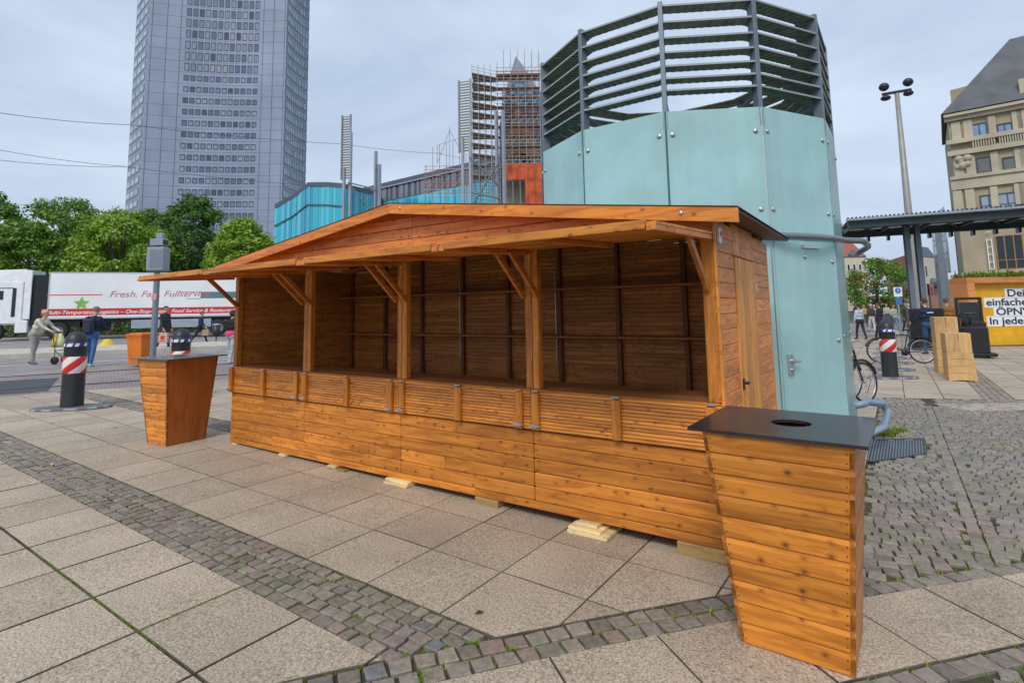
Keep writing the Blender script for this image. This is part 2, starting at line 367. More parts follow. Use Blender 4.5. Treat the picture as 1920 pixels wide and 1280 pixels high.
# gently curved ring (cobble strip, then a row of slabs) that borders the square towards the right
RR = 32.0; H0 = R(52.1); P0 = Vector((5.484, -1.448)); LC = P0+Vector((math.sin(H0), -math.cos(H0)))*RR    # centre lies to the right
A0 = math.atan2(P0.y-LC.y, P0.x-LC.x)
def ring(s, o):     # s along, o outwards to the left (towards the hut)
    a = A0-s/RR; r = RR+o
    return (LC.x+r*math.cos(a), LC.y+r*math.sin(a))
def ringo(x, y): return math.hypot(x-LC.x, y-LC.y)-RR
def clipring(poly, o, side):   # side +1 keeps offset>o, else below
    if len(poly) < 3: return []
    cx = sum(p[0] for p in poly)/len(poly); cy = sum(p[1] for p in poly)/len(poly)
    n = Vector((cx-LC.x, cy-LC.y)).normalized(); c = n.x*LC.x+n.y*LC.y+RR+o
    return clip(poly, n.x*side, n.y*side, c*side)
VUP, VLO, UR = -1.418, -1.853, 6.586
# street border at the left: line heading 70 degrees through B0
B0 = Vector((-7.28, .41)); EH = Vector((math.cos(R(70)), math.sin(R(70)))); EN = Vector((-math.sin(R(70)), math.cos(R(70))))
def road(s, o): p = B0+EH*s+EN*o; return (p.x, p.y)
sb = MB()
pu = .597; u0 = 3.02
bands = [(VUP+.579*k, VUP+.579*(k+1)) for k in range(3)]+[(.70+.579*k, .70+.579*(k+1)) for k in range(14)]   # above the cobble band
lows = [(-2.421, VLO)]+[(-2.421-.579*(k+1), -2.421-.579*k) for k in range(9)]
for rows, up in ((bands, 1), (lows, 0)):
    for v0, v1 in rows:
        for k in range(-30, 8):
            ua, ub = u0+pu*k, u0+pu*(k+1)
            if up:
                ub = min(ub, UR)
                if ua >= UR: continue
            P = [xy(ua, v0), xy(ub, v0), xy(ub, v1), xy(ua, v1)]
            P = clipring(P, .228, 1)
            if len(P) >= 3: P = clip(P, -EN.x, -EN.y, -(EN.x*B0.x+EN.y*B0.y)+.02)
            if len(P) >= 3: slab(sb, P, random.uniform(.001, .0032) if not (v0 < -2.4 or v1 < -2.4) else .006)
# slabs of the border ring
s = -9*.583
while s < 12:
    P = [ring(s, -.56), ring(s+.583, -.56), ring(s+.583, 0), ring(s, 0)]
    slab(sb, P, .003); s += .583
# far right square
for k in range(0, 14):
    for j in range(0, 46):
        ua = 6.456+.574*k-.574*2; y0 = 7.6+.58*j
        if 8.2 < ua+.3 < 8.65: continue
        P = [(ua, y0), (ua+.574, y0), (ua+.574, y0+.58), (ua, y0+.58)]
        P = clip(P, -.42, .907, -.42*6.58+.907*8.2)
        if ua > 8.2: P = [(p[0]-.135, p[1]) for p in P]
        if len(P) >= 3: slab(sb, P, .003)
arc = [(7.41, 7.97), (7.66, 7.62), (7.95, 7.5), (8.56, 8.03), (9.3, 8.6), (10.2, 9.1)]; arc2 = [(7.42, 8.0), (7.9, 8.25), (8.3, 8.62), (8.9, 9.0), (9.6, 9.3), (10.3, 9.6)]
for i in range(5): slab(sb, [arc[i], arc[i+1], arc2[i+1], arc2[i]], .002, .001)
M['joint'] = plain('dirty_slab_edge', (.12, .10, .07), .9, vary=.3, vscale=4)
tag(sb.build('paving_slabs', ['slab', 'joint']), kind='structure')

# cobblestones
def stone(mb, c, a, w, d, h=.0):
    """hand-cut sett: jittered block with rounded top"""
    ca, sa = math.cos(a), math.sin(a); z = zg(*c)+h+random.uniform(-.004, .003)
    base = [(-w/2, -d/2), (w/2, -d/2), (w/2, d/2), (-w/2, d/2)]
    base = [(p[0]+random.uniform(-.006, .006), p[1]+random.uniform(-.006, .006)) for p in base]
    def pt(p, k, z): return (c[0]+(p[0]*ca-p[1]*sa)*k, c[1]+(p[0]*sa+p[1]*ca)*k, z)
    tx, ty = random.uniform(-.05, .05), random.uniform(-.05, .05)
    vs = [pt(p, 1, z-.03) for p in base]+[pt(p, 1, z-.006) for p in base]+[pt(p, .90, z-.001+p[0]*tx+p[1]*ty) for p in base]
    fs = [(i, (i+1) % 4, 4+(i+1) % 4, 4+i) for i in range(4)]+[(4+i, 4+(i+1) % 4, 8+(i+1) % 4, 8+i) for i in range(4)]+[(8, 9, 10, 11)]
    mb.add(vs, fs)
cb = MB(); joints = []
def inband(x, y): return ringo(x, y) > .235
# band parallel to the hut, five rows; stones laid in running rows across
rw = (VUP-VLO)/5
k = 0; u = -22.0
cols = []
for r_ in range(5):
    u = -10.0+random.random()*.1; v = VLO+rw*(r_+.5)
    while u < 6.2:
        w = random.uniform(.085, .125); x, y = xy(u+w/2, v+random.uniform(-.004, .004))
        if ringo(x, y) > .26 and (Vector((x, y))-B0).dot(EN) < .0:
            stone(cb, (x, y), TH+random.uniform(-.05, .05), w-.014, rw-.014); joints.append((x+w/2, y+rw/2*random.choice((-1, 1, 0)), 1.7))
        u += w
# second band, partly behind the bin and the hut
for r_ in range(3):
    u = -9.0; v = .345+.115*(r_+.5)
    while u < 6.5:
        w = random.uniform(.09, .13); x, y = xy(u+w/2, v)
        if (Vector((x, y))-B0).dot(EN) < .0: stone(cb, (x, y), TH, w-.012, .103); joints.append((x, y+.05, .2))
        u += w
# two-stone strip along the ring
for r_ in range(2):
    s = -6.0
    while s < 2.2:
        w = random.uniform(.10, .135); x, y = ring(s+w/2, .114*(r_+.5))
        a = A0-s/RR+math.pi/2
        if uv(x, y)[0] < UR: stone(cb, (x, y), a+random.uniform(-.05, .05), w-.016, .1); joints.append((*ring(s+w, .114*(r_+random.choice((0, 1)))), 1.3))
        s += w
# right-hand fan paving and bottom-right corner
def fan(x, y): return y+.32*abs(math.sin((x-7.38)*math.pi/1.5))
y = -1.2
rows = []
v = -4.0
while v < 10:
    x = 5.6+random.random()*.1
    while x < 12.5:
        w = random.uniform(.085, .115)
        if abs((x-7.38)) < .05: x += .0
        yy = v-.09*math.sin((x+.05-7.38)*math.pi/1.5)**2
        xc = x+w/2
        sl_ = -.09*math.pi/1.5*math.sin(2*(xc-7.38)*math.pi/1.5)
        a = math.atan(sl_)
        o = ringo(xc, yy)
        ok = (o > .135 and uv(xc, yy)[0] > UR+.05 and -.42*xc+.907*yy < -.42*6.58+.907*8.2-.03) or (o < -.705 and o > -4.5)
        if ok and (xc-4.4686)**2+(yy-4.2544)**2 < 2.0**2: ok = False
        if (7.30 < xc < 7.46 and o > 0) or not ok: x += w; continue
        if 6.62 < xc < 7.2 and 3.25+.0*xc < yy < 4.45+(xc-6.66)*.8 and yy > 3.29+(xc-6.66)*1.47: x += w; continue
        stone(cb, (xc, yy), a+random.uniform(-.05, .05), w-.008, .096); joints.append((x, yy+.05, .45 if xc < 7.9 else .45))
        x += w
    v += .106
for o_, s_a, s_b in ((.057, 1.35, 9), (-.618, -8, 9)):      # border rows along the slab ring
    s = s_a
    while s < s_b:
        w = random.uniform(.095, .125); x, y = ring(s+w/2, o_)
        if o_ < 0 or uv(x, y)[0] > UR: stone(cb, (x, y), A0-s/RR+math.pi/2+random.uniform(-.04, .04), w-.012, .098); joints.append((*ring(s+w, o_+.05), 1.2))
        s += w
yy = -1.5
while yy < 8.0:     # straight double row
    for xc in (7.335, 7.43):
        w = random.uniform(.1, .15); o = ringo(xc, yy)
        if o > .06 and yy < 7.6: stone(cb, (xc, yy), math.pi/2, w-.012, .085); joints.append((xc+random.choice((-.048, .048)), yy, 1.6))
    yy += .128
# cobble band among the far slabs
yy = 8.9
while yy < 22:
    for k in range(4):
        xc = 8.235+.109*k; stone(cb, (xc, yy), 0, .098, .1)
    yy += .112
tag(cb.build('cobblestones', 'cobble'), kind='structure')

# moss and grass in the joints
def leafmat(name, c0, c1, trans=.3, rough=.6):
    m, nt, b = newmat(name); Nn = nt.nodes.new; Lk = nt.links.new
    geo = Nn('ShaderNodeNewGeometry'); tc = Nn('ShaderNodeTexCoord'); n = Nn('ShaderNodeTexNoise'); n.inputs['Scale'].default_value = .55; n.inputs['Detail'].default_value = 3
    Lk(tc.outputs['Object'], n.inputs['Vector'])
    a = Nn('ShaderNodeMath'); a.operation = 'ADD'; Lk(geo.outputs['Random Per Island'], a.inputs[0]); Lk(n.outputs[0], a.inputs[1])
    d = Nn('ShaderNodeMath'); d.operation = 'MULTIPLY'; d.inputs[1].default_value = .5; Lk(a.outputs[0], d.inputs[0])
    r = ramp(nt, [(.2, c0), (.8, c1)]); Lk(d.outputs[0], r.inputs[0]); Lk(r.outputs[0], b.inputs['Base Color']); b.inputs['Roughness'].default_value = rough
    tr = Nn('ShaderNodeBsdfTranslucent'); Lk(r.outputs[0], tr.inputs[0]); ms = Nn('ShaderNodeMixShader'); ms.inputs[0].default_value = trans
    Lk(b.outputs[0], ms.inputs[1]); Lk(tr.outputs[0], ms.inputs[2]); Lk(ms.outputs[0], nt.nodes['Material Output'].inputs[0])
    return m
M['grass'] = leafmat('grass_blades', (.08, .17, .012), (.34, .46, .04), .35)
def blades(mb, x, y, z, n, h, spread):
    for _ in range(n):
        a = random.uniform(0, 6.28); r = random.random()**.7*spread; bx, by = x+math.cos(a)*r, y+math.sin(a)*r
        hh = h*random.uniform(.5, 1.2); l = random.uniform(.3, 1.1)*hh; b = random.uniform(0, 6.28); w = h*.09
        dx, dy = math.cos(b), math.sin(b)
        mb.add([(bx-dy*w, by+dx*w, z), (bx+dy*w, by-dx*w, z), (bx+dx*l*.5+dy*w*.7, by+dy*l*.5-dx*w*.7, z+hh*.6), (bx+dx*l*.5-dy*w*.7, by+dy*l*.5+dx*w*.7, z+hh*.6), (bx+dx*l, by+dy*l, z+hh)], [(0, 1, 2, 3), (3, 2, 4)])
gr = MB(); rnd = random.Random(3)
def dens(x, y): return .5+.5*math.sin(x*1.9+math.sin(y*2.3)*1.7)*math.cos(y*1.3+x*.7)
for x, y, wt in joints:
    d = math.hypot(x-CAM.x, y-CAM.y)
    if d > 9: continue
    if rnd.random() < .62*wt*(0.25+dens(x, y)):
        blades(gr, x, y, zg(x, y)-.018, rnd.randint(8, 22), rnd.uniform(.016, .034), rnd.uniform(.015, .045))
# band edges and wide slab joints
for (p, q, n, hh) in [((-6, VUP), (4.95, VUP), 700, .022), ((-6, VLO), (4.9, VLO), 420, .018), ((1.5, -2.421), (4.6, -2.421), 1100, .018), ((3.62, -2.421), (3.62, VLO), 420, .02),
                      ((5.405, -1.2), (5.405, -.4), 60, .012), ((4.808, -1.40), (4.808, .0), 50, .012)]:
    for _ in range(n):
        t = rnd.random(); u, v = p[0]+(q[0]-p[0])*t, p[1]+(q[1]-p[1])*t
        if dens(u*2, v*2) < .25: continue
        x, y = xy(u, v)
        if ringo(x, y) < .23: continue
        blades(gr, x, y, zg(x, y)-.018, 5, hh, .012)
for _ in range(420):
    s = rnd.uniform(-3.2, 1.3); o = rnd.choice((.228, .228, .114)); x, y = ring(s, o)
    if dens(x*3, y*3) > .3: blades(gr, x, y, zg(x, y)-.018, 8, .022, .02)
for k in range(-4, 10):
    for _ in range(40):
        x, y = ring(k*.583, rnd.uniform(-.55, 0)); blades(gr, x, y, zg(x, y)-.018, 4, .014, .006)
gx, gy = ring(-.6, .05)
blades(gr, gx, gy, zg(gx, gy)-.018, 150, .028, .05)
tag(gr.build('joint_grass', 'grass'), 'short green grass and moss growing in the paving joints', 'grass', kind='stuff')
tg = MB()
for _ in range(14):
    x = 6.5+rnd.random()*.42; y = 4.62+rnd.random()*.35+(x-6.5)*.6; blades(tg, x, y, zg(x, y)-.02, 60, .085, .08)
tag(tg.build('grass_tuft', 'grass'), 'bright green grass tuft between the ribbed grate and the glass drum', 'grass')
for i, (px, py, lb) in enumerate(((95, 872, 'yellow fallen leaf on the cobble band at far left'), (898, 1150, 'dark fallen leaf on the slabs near the bend of the cobble band'), (217, 802, 'brown curled leaf on the slabs near the striped bollard'))):
    p = G(px, py); lf = MB(); a = i*1.1; s_ = .045 if i == 0 else .03
    for sg in (-1, 1):
        lf.add([(p.x-s_*math.cos(a), p.y-s_*math.sin(a), p.z+.006), (p.x+s_*.2-sg*s_*.5*math.sin(a), p.y+sg*s_*.5*math.cos(a), p.z+.016), (p.x+s_*math.cos(a), p.y+s_*math.sin(a), p.z+.006)], [(0, 1, 2)])
    mt = plain('leaf_%d' % i, [(.6, .5, .06), (.05, .03, .02), (.12, .08, .05)][i], .7)
    tag(lf.build('fallen_leaf', mt), lb, 'leaf', 'leaves on the paving')
# ribbed metal grate in the cobbles
gm = MB(); gp = [(5.6, 3.7), (6.66, 3.29), (7.15, 4.0), (7.17, 4.86), (6.66, 4.47), (5.9, 4.9)]
gm.add([(p[0], p[1], zg(*p)-.012) for p in gp], [tuple(range(6))])
gb = thing('floor_grate', 'dark ribbed metal grate set in the cobbles behind the front litter bin', 'grate', (0, 0, 0))
M['grate'] = plain('grate_steel', (.07, .08, .085), .5, .4)
gm.build('tray', 'grate', gb)
b2 = MB()
for k in range(56):
    t = k/55; x = 5.62+1.53*t
    lo = 3.7+(x-5.6)*(-.387) if x < 6.66 else 3.29+(x-6.66)*1.45
    hi = 4.45+(x-6.66)*.8 if x > 6.66 else 4.86+(x-5.6)*(-.37)
    b2.beam((x, lo+.01, zg(x, lo)-.004), (x+.02, hi-.01, zg(x, hi)-.004), .012, .012)
b2.build('bars', M['greymetal'], gb)
ed = MB()
for i in range(6):
    p, q = gp[i], gp[(i+1) % 6]; ed.beam((*p, zg(*p)-.002), (*q, zg(*q)-.002), .02, .016)
ed.build('frame', 'grate', gb)

# ------------------------------------------------------------------ street at the left
def brickmat(name, c1, c2, mortar, sx, rough=.75):
    m, nt, b = newmat(name); Nn = nt.nodes.new; Lk = nt.links.new
    tc = Nn('ShaderNodeTexCoord'); mp = Nn('ShaderNodeMapping'); mp.inputs['Rotation'].default_value = (0, 0, R(-70)); t = Nn('ShaderNodeTexBrick')
    t.inputs['Color1'].default_value = (*c1, 1); t.inputs['Color2'].default_value = (*c2, 1); t.inputs['Mortar'].default_value = (*mortar, 1)
    t.inputs['Scale'].default_value = sx; t.inputs['Brick Width'].default_value = .5; t.inputs['Row Height'].default_value = .3; t.inputs['Mortar Size'].default_value = .03
    n = Nn('ShaderNodeTexNoise'); n.inputs['Scale'].default_value = .7; n.inputs['Detail'].default_value = 8
    mr = Nn('ShaderNodeMapRange'); mr.inputs[1].default_value = .3; mr.inputs[2].default_value = .7; mr.inputs[3].default_value = .75; mr.inputs[4].default_value = 1.2
    s = Nn('ShaderNodeVectorMath'); s.operation = 'SCALE'
    Lk(tc.outputs['Object'], mp.inputs[0]); Lk(mp.outputs[0], t.inputs['Vector']); Lk(tc.outputs['Object'], n.inputs['Vector']); Lk(n.outputs[0], mr.inputs[0]); Lk(t.outputs[0], s.inputs[0]); Lk(mr.outputs[0], s.inputs['Scale']); Lk(s.outputs[0], b.inputs['Base Color'])
    b.inputs['Roughness'].default_value = rough
    return m
M['trackpave'] = brickmat('small_setts', (.25, .2, .19), (.33, .27, .26), (.13, .11, .1), 3.2)
M['asphalt'] = plain('asphalt', (.27, .25, .24), .85, vary=.12, vscale=1.2, bump=.3); M['asphalt2'] = plain('new_asphalt', (.06, .065, .075), .8, vary=.1, vscale=2)
M['pave2'] = plain('light_paving', (.42, .37, .31), .8, vary=.12, vscale=1.5); M['kerb'] = plain('kerb_stone', (.5, .46, .38), .8, vary=.1)
M['line'] = plain('road_line', (.68, .68, .65), .6, vary=.1); M['rail'] = plain('rail_steel', (.06, .05, .045), .5, .5)
def sheet(name, mat, s0, s1, o0, o1, dz, ns=12):
    mb = MB(); vs = []
    for i in range(ns+1):
        s_ = s0+(s1-s0)*i/ns
        for o in (o0, o1): x, y = road(s_, o); vs.append((x, y, zg(x, y)+dz))
    mb.add(vs, [(2*i+1, 2*i, 2*i+2, 2*i+3) for i in range(ns)])
    return tag(mb.build(name, mat), kind='structure')
sheet('tram_paving', 'trackpave', -14, 60, .0, 4.3, -.002)
sheet('asphalt_patch', 'asphalt2', -14, -.2, .35, 3.2, .003)
sheet('street', 'asphalt', -14, 60, 4.3, 11.45, -.002)
sheet('road_marking', 'line', -14, 60, 7.9, 8.02, .003)
rl = MB()
for o in (1.1, 4.25):
    for off in (0, .09):
        for i in range(14):
            a, b_ = road(-12+i*5, o+off), road(-7+i*5, o+off); rl.beam((*a, zg(*a)+.003), (*b_, zg(*b_)+.003), .05, .008)
rails = tag(rl.build('tram_rails', 'rail'), kind='structure')
pf = MB()
for i in range(15):
    a, b_, c, d = road(-14+i*5, 11.45), road(-9+i*5, 11.45), road(-9+i*5, 15.2), road(-14+i*5, 15.2)
    pf.hexa([(*p, zg(*p)-.05) for p in (d, c, b_, a)], [(*p, zg(*p)+.15) for p in (d, c, b_, a)])
tag(pf.build('tram_platform', 'kerb'), kind='structure')
sheet('main_road', 'asphalt', -14, 60, 15.2, 32, -.002)
tag(MB.build((lambda q: (q.add([(x, y, zg(x, y)-.012) for x, y in ((5.2, 22), (30, 22), (40, 58), (0, 58))], [(0, 1, 2, 3)]), q)[1])(MB()), 'pedestrian_street', 'pave2'), kind='structure')
# ------------------------------------------------------------------ the wooden market hut
HL, HD, ZC = 6.0, 1.9, .932      # length, depth, counter height
hut = thing('market_hut', 'long brown stained timber market hut with open serving front and raised awning flaps', 'market hut', (0, 0, 0))
def zroof(x): return 2.635-abs(x-2.98)*.1325
def boards_x(mb, x0, x1, z0, z1, n, y0, y1, b=.006, top=None, joints_=True, rnd=random):
    """horizontal boards; some rows butt-jointed"""
    h = (z1-z0)/n
    for i in range(n):
        a, c = z0+h*i, z0+h*(i+1)
        segs = [(x0, x1)]
        if joints_ and x1-x0 > 1 and rnd.random() < .22:
            xm = x0+(x1-x0)*rnd.uniform(.3, .7); segs = [(x0, xm-.0008), (xm+.0008, x1)]
        for p, q in segs: mb.box(p, q, y0, y1, a+.0012, c-.0012, b)
def boards_y(mb, y0, y1, z0, z1, n, x0, x1, b=.006):
    h = (z1-z0)/n
    for i in range(n): mb.box(x0, x1, y0, y1, z0+h*i+.0007, z0+h*(i+1)-.0007, b)
for k in range(4):
    q = MB(); boards_x(q, k*1.5+.002, k*1.5+1.498, .062, .607, 5, -.002, .018, .008); q.build('front_boarding', 'wx', hut)
q = MB(); 
for a, c in ((0, 1.72), (1.722, 3.9), (3.902, 6.0)): q.box(a, c, -.008+.01, .04, 0, .06, .004)
q.build('base_beam', 'wx', hut)
# folded-down serving shutters with fine ribs, battens and latches
for k in range(4):
    x0, x1 = k*1.5+.004, k*1.5+1.496; q = MB(); n = 12; z0, z1 = .617, .918; h = (z1-z0)/n
    q.box(x0, x1, -.016, .004, z0, z1)
    for i in range(n):
        j = random.uniform(-.0012, .0012); a = z0+h*i
        q.add([(x0, -.016, a+.002), (x1, -.016, a+.002), (x1, -.030+j, a+.005), (x0, -.030+j, a+.005), (x0, -.026+j, a+h-.001), (x1, -.026+j, a+h-.001), (x1, -.016, a+h), (x0, -.016, a+h)],
              [(0, 1, 2, 3), (3, 2, 5, 4), (4, 5, 6, 7)])
    q.box(x0, x1, -.030, -.016, z1+.001, z1+.012, .003)
    sh = q.build('serving_shutter', 'wx', hut)
    for bx in (x0+.05, (x0+x1)/2, x1-.10 if k < 3 else x1-.07):
        q = MB(); q.cbox(((bx), -.047, .765), (.034, .016, .142), .004); bt = q.build('batten', 'wz', sh)
        q = MB(); q.cbox((bx, -.035, .926), (.03, .022, .003), .001)
        q.tube([(bx-.03, -.052, .925), (bx+.03, -.052, .925)], .006, 8); q.build('hinge', 'steel', bt)
    for bx, sg in ((x0+.05, -1), (x1-.10 if k < 3 else x1-.07, 1)):
        if k == 0 and sg == -1: bx -= .0
        q = MB(); q.cbox((bx-.01, -.067, .655), (.034, .004, .013), .001); q.tube([(bx-.045, -.074, .655), (bx+.05, -.074, .655)], .006, 8)
        q.cbox((bx-.012, -.071, .655), (.006, .008, .016), .001); q.cbox((bx+.012, -.071, .655), (.006, .008, .016), .001); q.build('latch', 'steel', sh)
q = MB()
for i in range(4): q.box(.03, 5.97, -.012+i*.13+(.0 if i else 0), .116+i*.13, ZC-.02, ZC, .002)
q.build('counter', wood('counter_spruce', (.46, .20, .07), (.28, .11, .04), 'X', .6, rough=.5), hut)
q = MB(); q.box(.05, 5.95, .48, .5, .1, ZC-.021); q.build('counter_back_panel', 'ix', hut)
# posts
def post(x0, x1, nm='post', mat='wz', z0=ZC):
    q = MB()
    if x1-x0 > .1:
        xm = (x0+x1)/2; q.box(x0, xm-.002, .004, .066, z0, 2.1, .005); q.box(xm+.002, x1, .008, .07, z0, 2.1, .005)
    else: q.box(x0, x1, .002, .07, z0, 2.1, .005)
    return q.build(nm, mat, hut)
post(.012, .075); post(1.445, 1.565); post(2.94, 3.06); post(4.44, 4.565); post(5.90, 5.985)
q = MB(); q.box(.012, 5.985, .006, .066, 2.103, 2.16, .003); q.build('top_plate', 'ix', hut)
# gable boarding over the opening
q = MB(); z = 2.072; i = 0
while z < 2.6:
    z2 = z+.107
    def xr(zz): return max(0.0, (2.62-zz)/.1325)
    hw0, hw1 = xr(z), xr(z2)
    if hw0 > .05:
        xa, xb = max(.0, 2.98-hw0), min(6.0, 2.98+hw0); xc, xd = max(.0, 2.98-hw1), min(6.0, 2.98+hw1)
        for (p0, p1, t0, t1) in ((xa, 2.978+.17*((i % 3)-1)*0+.17, xc, 3.148), (3.152, xb, 3.152, max(3.152, xd))):
            y0 = -.003; b = .004
            q.hexa([(p0, y0+.02, z+.001), (p1, y0+.02, z+.001), (p1, y0, z+b), (p0, y0, z+b)][::-1], [(t0, y0+.02, z2-.001), (t1, y0+.02, z2-.001), (t1, y0, z2-b), (t0, y0, z2-b)][::-1])
    z = z2; i += 1
q.build('gable_boarding', 'sx', hut)
# roof
for sg in (-1, 1):
    xe = 2.98+3.205*sg; q = MB(); ze = 2.635-3.205*.1325
    q.hexa([(2.98, -.13, 2.610), (xe, -.13, ze-.025), (xe, 2.02, ze-.025), (2.98, 2.02, 2.610)][::sg], [(2.98, -.13, 2.628), (xe, -.13, ze-.007), (xe, 2.02, ze-.007), (2.98, 2.02, 2.628)][::sg])
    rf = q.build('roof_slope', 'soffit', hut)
    q = MB(); xe2 = xe+.012*sg
    q.hexa([(2.98, -.165, 2.631), (xe2, -.165, ze-.004), (xe2, 2.05, ze-.004), (2.98, 2.05, 2.631)][::sg], [(2.98, -.165, 2.637), (xe2, -.165, ze+.002), (xe2, 2.05, ze+.002), (2.98, 2.05, 2.637)][::sg])
    q.build('roofing_felt', 'felt', rf)
    q = MB(); xe3 = xe+.01*sg
    q.hexa([(2.98, -.16, 2.532), (xe3, -.16, ze-.104), (xe3, -.133, ze-.104), (2.98, -.133, 2.532)][::sg], [(2.98, -.16, 2.630), (xe3, -.16, ze-.006), (xe3, -.133, ze-.006), (2.98, -.133, 2.630)][::sg])
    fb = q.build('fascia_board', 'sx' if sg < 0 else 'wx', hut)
    q = MB(); bx = 3.14 if sg < 0 else 5.83; zb = zroof(bx)-.052
    if sg > 0:
        for bx in (3.14, 5.83):
            zb = zroof(bx)-.05; q.lathe([(.0, 0), (.016, .001), (.015, .006), (.008, .010), (0, .011)], 14, Matrix.Translation((bx, -.16, zb)) @ Matrix.Rotation(R(90), 4, 'X'))
        q.build('screw_cap', 'bolt', fb)
# awning flaps
for k in range(4):
    x0, x1 = k*1.5+.006, k*1.5+1.494; FL = 1.125; zh, zf = 2.078, 2.018
    def fz(t): return zh+(zf-zh)*t
    q = MB()
    for i in range(9):     # thin boards running along the front
        ya, yb = -FL*i/9, -FL*(i+1)/9+.002
        q.hexa([(x0, ya, fz(i/9)-.016), (x0, yb, fz((i+1)/9)-.016), (x1, yb, fz((i+1)/9)-.016), (x1, ya, fz(i/9)-.016)], [(x0, ya, fz(i/9)), (x0, yb, fz((i+1)/9)), (x1, yb, fz((i+1)/9)), (x1, ya, fz(i/9))])
    fl = q.build('awning_flap', 'wx', hut)
    q = MB(); q.box(x0+.05, x1-.055, -FL-.018, -FL+.012, zf-.042, zf+.008, .003); q.build('front_edge_batten', 'wx', fl)
    M['by'] = M.get('by') or wood('batten_y', SL, SD, 'Y')
    for bx, w in ((x0+.022, .022), ((x0+x1)/2, .03), (x1-.026, .026)):
        q = MB()
        ye = -FL-.012 if bx != (x0+x1)/2 else -FL+.02
        q.beam((bx, -.04, fz(.04)-.035), (bx, ye, zf-.034), w*2, .032, b=.003); q.build('cross_batten', 'by', fl)
    for bx in (x0+.06, x1-.06):
        q = MB(); q.beam((bx, .0, 1.685), (bx, -.385, 2.028), .03, .05, b=.004); q.build('strut', 'wy', fl)
# right gable wall with door
q = MB()
boards_y(q, .0, .51, .0, 2.17, 20, 5.982, 6.002, .006); q.build('side_boarding', 'sy', hut); q = MB(); boards_y(q, 1.245, HD, .0, 2.17, 20, 5.982, 6.002, .006); q.build('side_boarding', 'sy', hut)
q = MB(); q.box(5.99, 6.006, -.006, .03, 0, 2.15, .003); q.build('corner_trim', 'doorz', hut); q = MB(); q.box(5.99, 6.006, 1.872, 1.905, 0, 2.15, .003); q.build('corner_trim', 'doorz', hut)
q = MB()
for i in range(7): q.box(5.984, 6.004, .512+i*.1045, .512+(i+1)*.1045-.001, 1.955, 2.2, .004)
q.build('over_door_boarding', 'sy', hut)
q = MB()
for i in range(7): q.box(5.986, 6.010, .520+i*.1025, .520+(i+1)*.1025-.001, .02, 1.945, .004)
dr = q.build('door', 'doorz', hut)
q = MB()
for z in (1.73, .4): q.cbox((6.013, 1.235, z), (.004, .03, .028), .001); q.tube([(6.016, 1.245, z-.03), (6.016, 1.245, z+.03)], .007, 8)
q.build('hinge', 'steel', dr)
q = MB(); q.cbox((6.014, .55, .995), (.006, .022, .04), .002); q.tube([(6.014, .55, 1.005), (6.05, .55, 1.005)], .012, 10); q.tube([(6.045, .55, 1.005), (6.045, .60, 1.005)], .008, 8); q.build('lock', 'blackmat', dr)
q = MB(); q.cbox((6.012, .085, 2.06), (.010, .028, .055), .004); so_ = q.build('power_socket', 'white', hut)
q = MB(); q.cbox((6.024, .085, 2.07), (.003, .015, .018), .003); q.build('cover', 'greymetal', so_)
# left wall, back wall, floor, ceiling framing
q = MB(); boards_y(q, 0, HD, 0, 2.17, 20, -.002, .018, .006); q.box(.0185, .024, .0, HD, 0, 2.19); q.build('left_boarding', 'iy', hut)  # thin inner sheet added to stop light leaking between the boards
q = MB(); boards_x(q, .02, 5.98, 0, 2.17, 1, HD-.02, HD, .002, joints_=False)
zz = .9
while zz < 2.3:
    a = 0.02
    while a < 5.97:
        b_ = min(5.98, a+.74); q.box(a+.001, b_-.001, HD-.032-random.uniform(0, .002), HD-.02, zz+.001, min(2.30, zz+.046), .004); a = b_
    zz += .048
q.build('back_boarding', 'ix', hut)
q = MB(); q.add([(0, HD-.001, 2.1), (6, HD-.001, 2.1), (2.98, HD-.001, 2.6)], [(0, 2, 1)]); q.build('back_gable', 'ix', hut)
for i in range(9):
    x = .05+i*.7375
    q = MB(); q.box(x-.024, x+.024, HD-.085, HD-.034, .1, zroof(x)-.03, .004); q.build('wall_stud', 'iz', hut)
for i, x in enumerate((2.27, 3.0, 4.5)):
    if i == 1: x = 3.74
    q = MB(); 
    for dx in ((-.075, -.045) if i != 2 else (-.038,)): q.tube([(x+.01+dx+.0, HD-.05, .95), (x+.01+dx, HD-.05, 2.05)], .007, 8)
    q.build('cable_conduit', 'steel', hut)
for i in range(4):
    y = .35+i*.45
    q = MB()
    for sg in (-1, 1): q.beam((2.98, y, 2.575), (2.98+3.0*sg, y, 2.575-3.0*.1325), .045, .06)
    q.build('rafter', 'iy', hut)
for z in (1.265, 1.795):
    q = MB(); q.box(.03, 5.97, HD-.33, HD-.088, z-.012, z+.012, .002); q.build('shelf', 'ix', hut)
q = MB(); q.box(.02, 5.98, .02, HD-.02, .03, .05); q.build('floor_boards', 'ix', hut)
for x in (.12, 2.98, 5.9):
    q = MB(); q.box(x-.04, x+.04, .05, HD, -.0, .029); q.build('floor_beam', 'ix', hut)
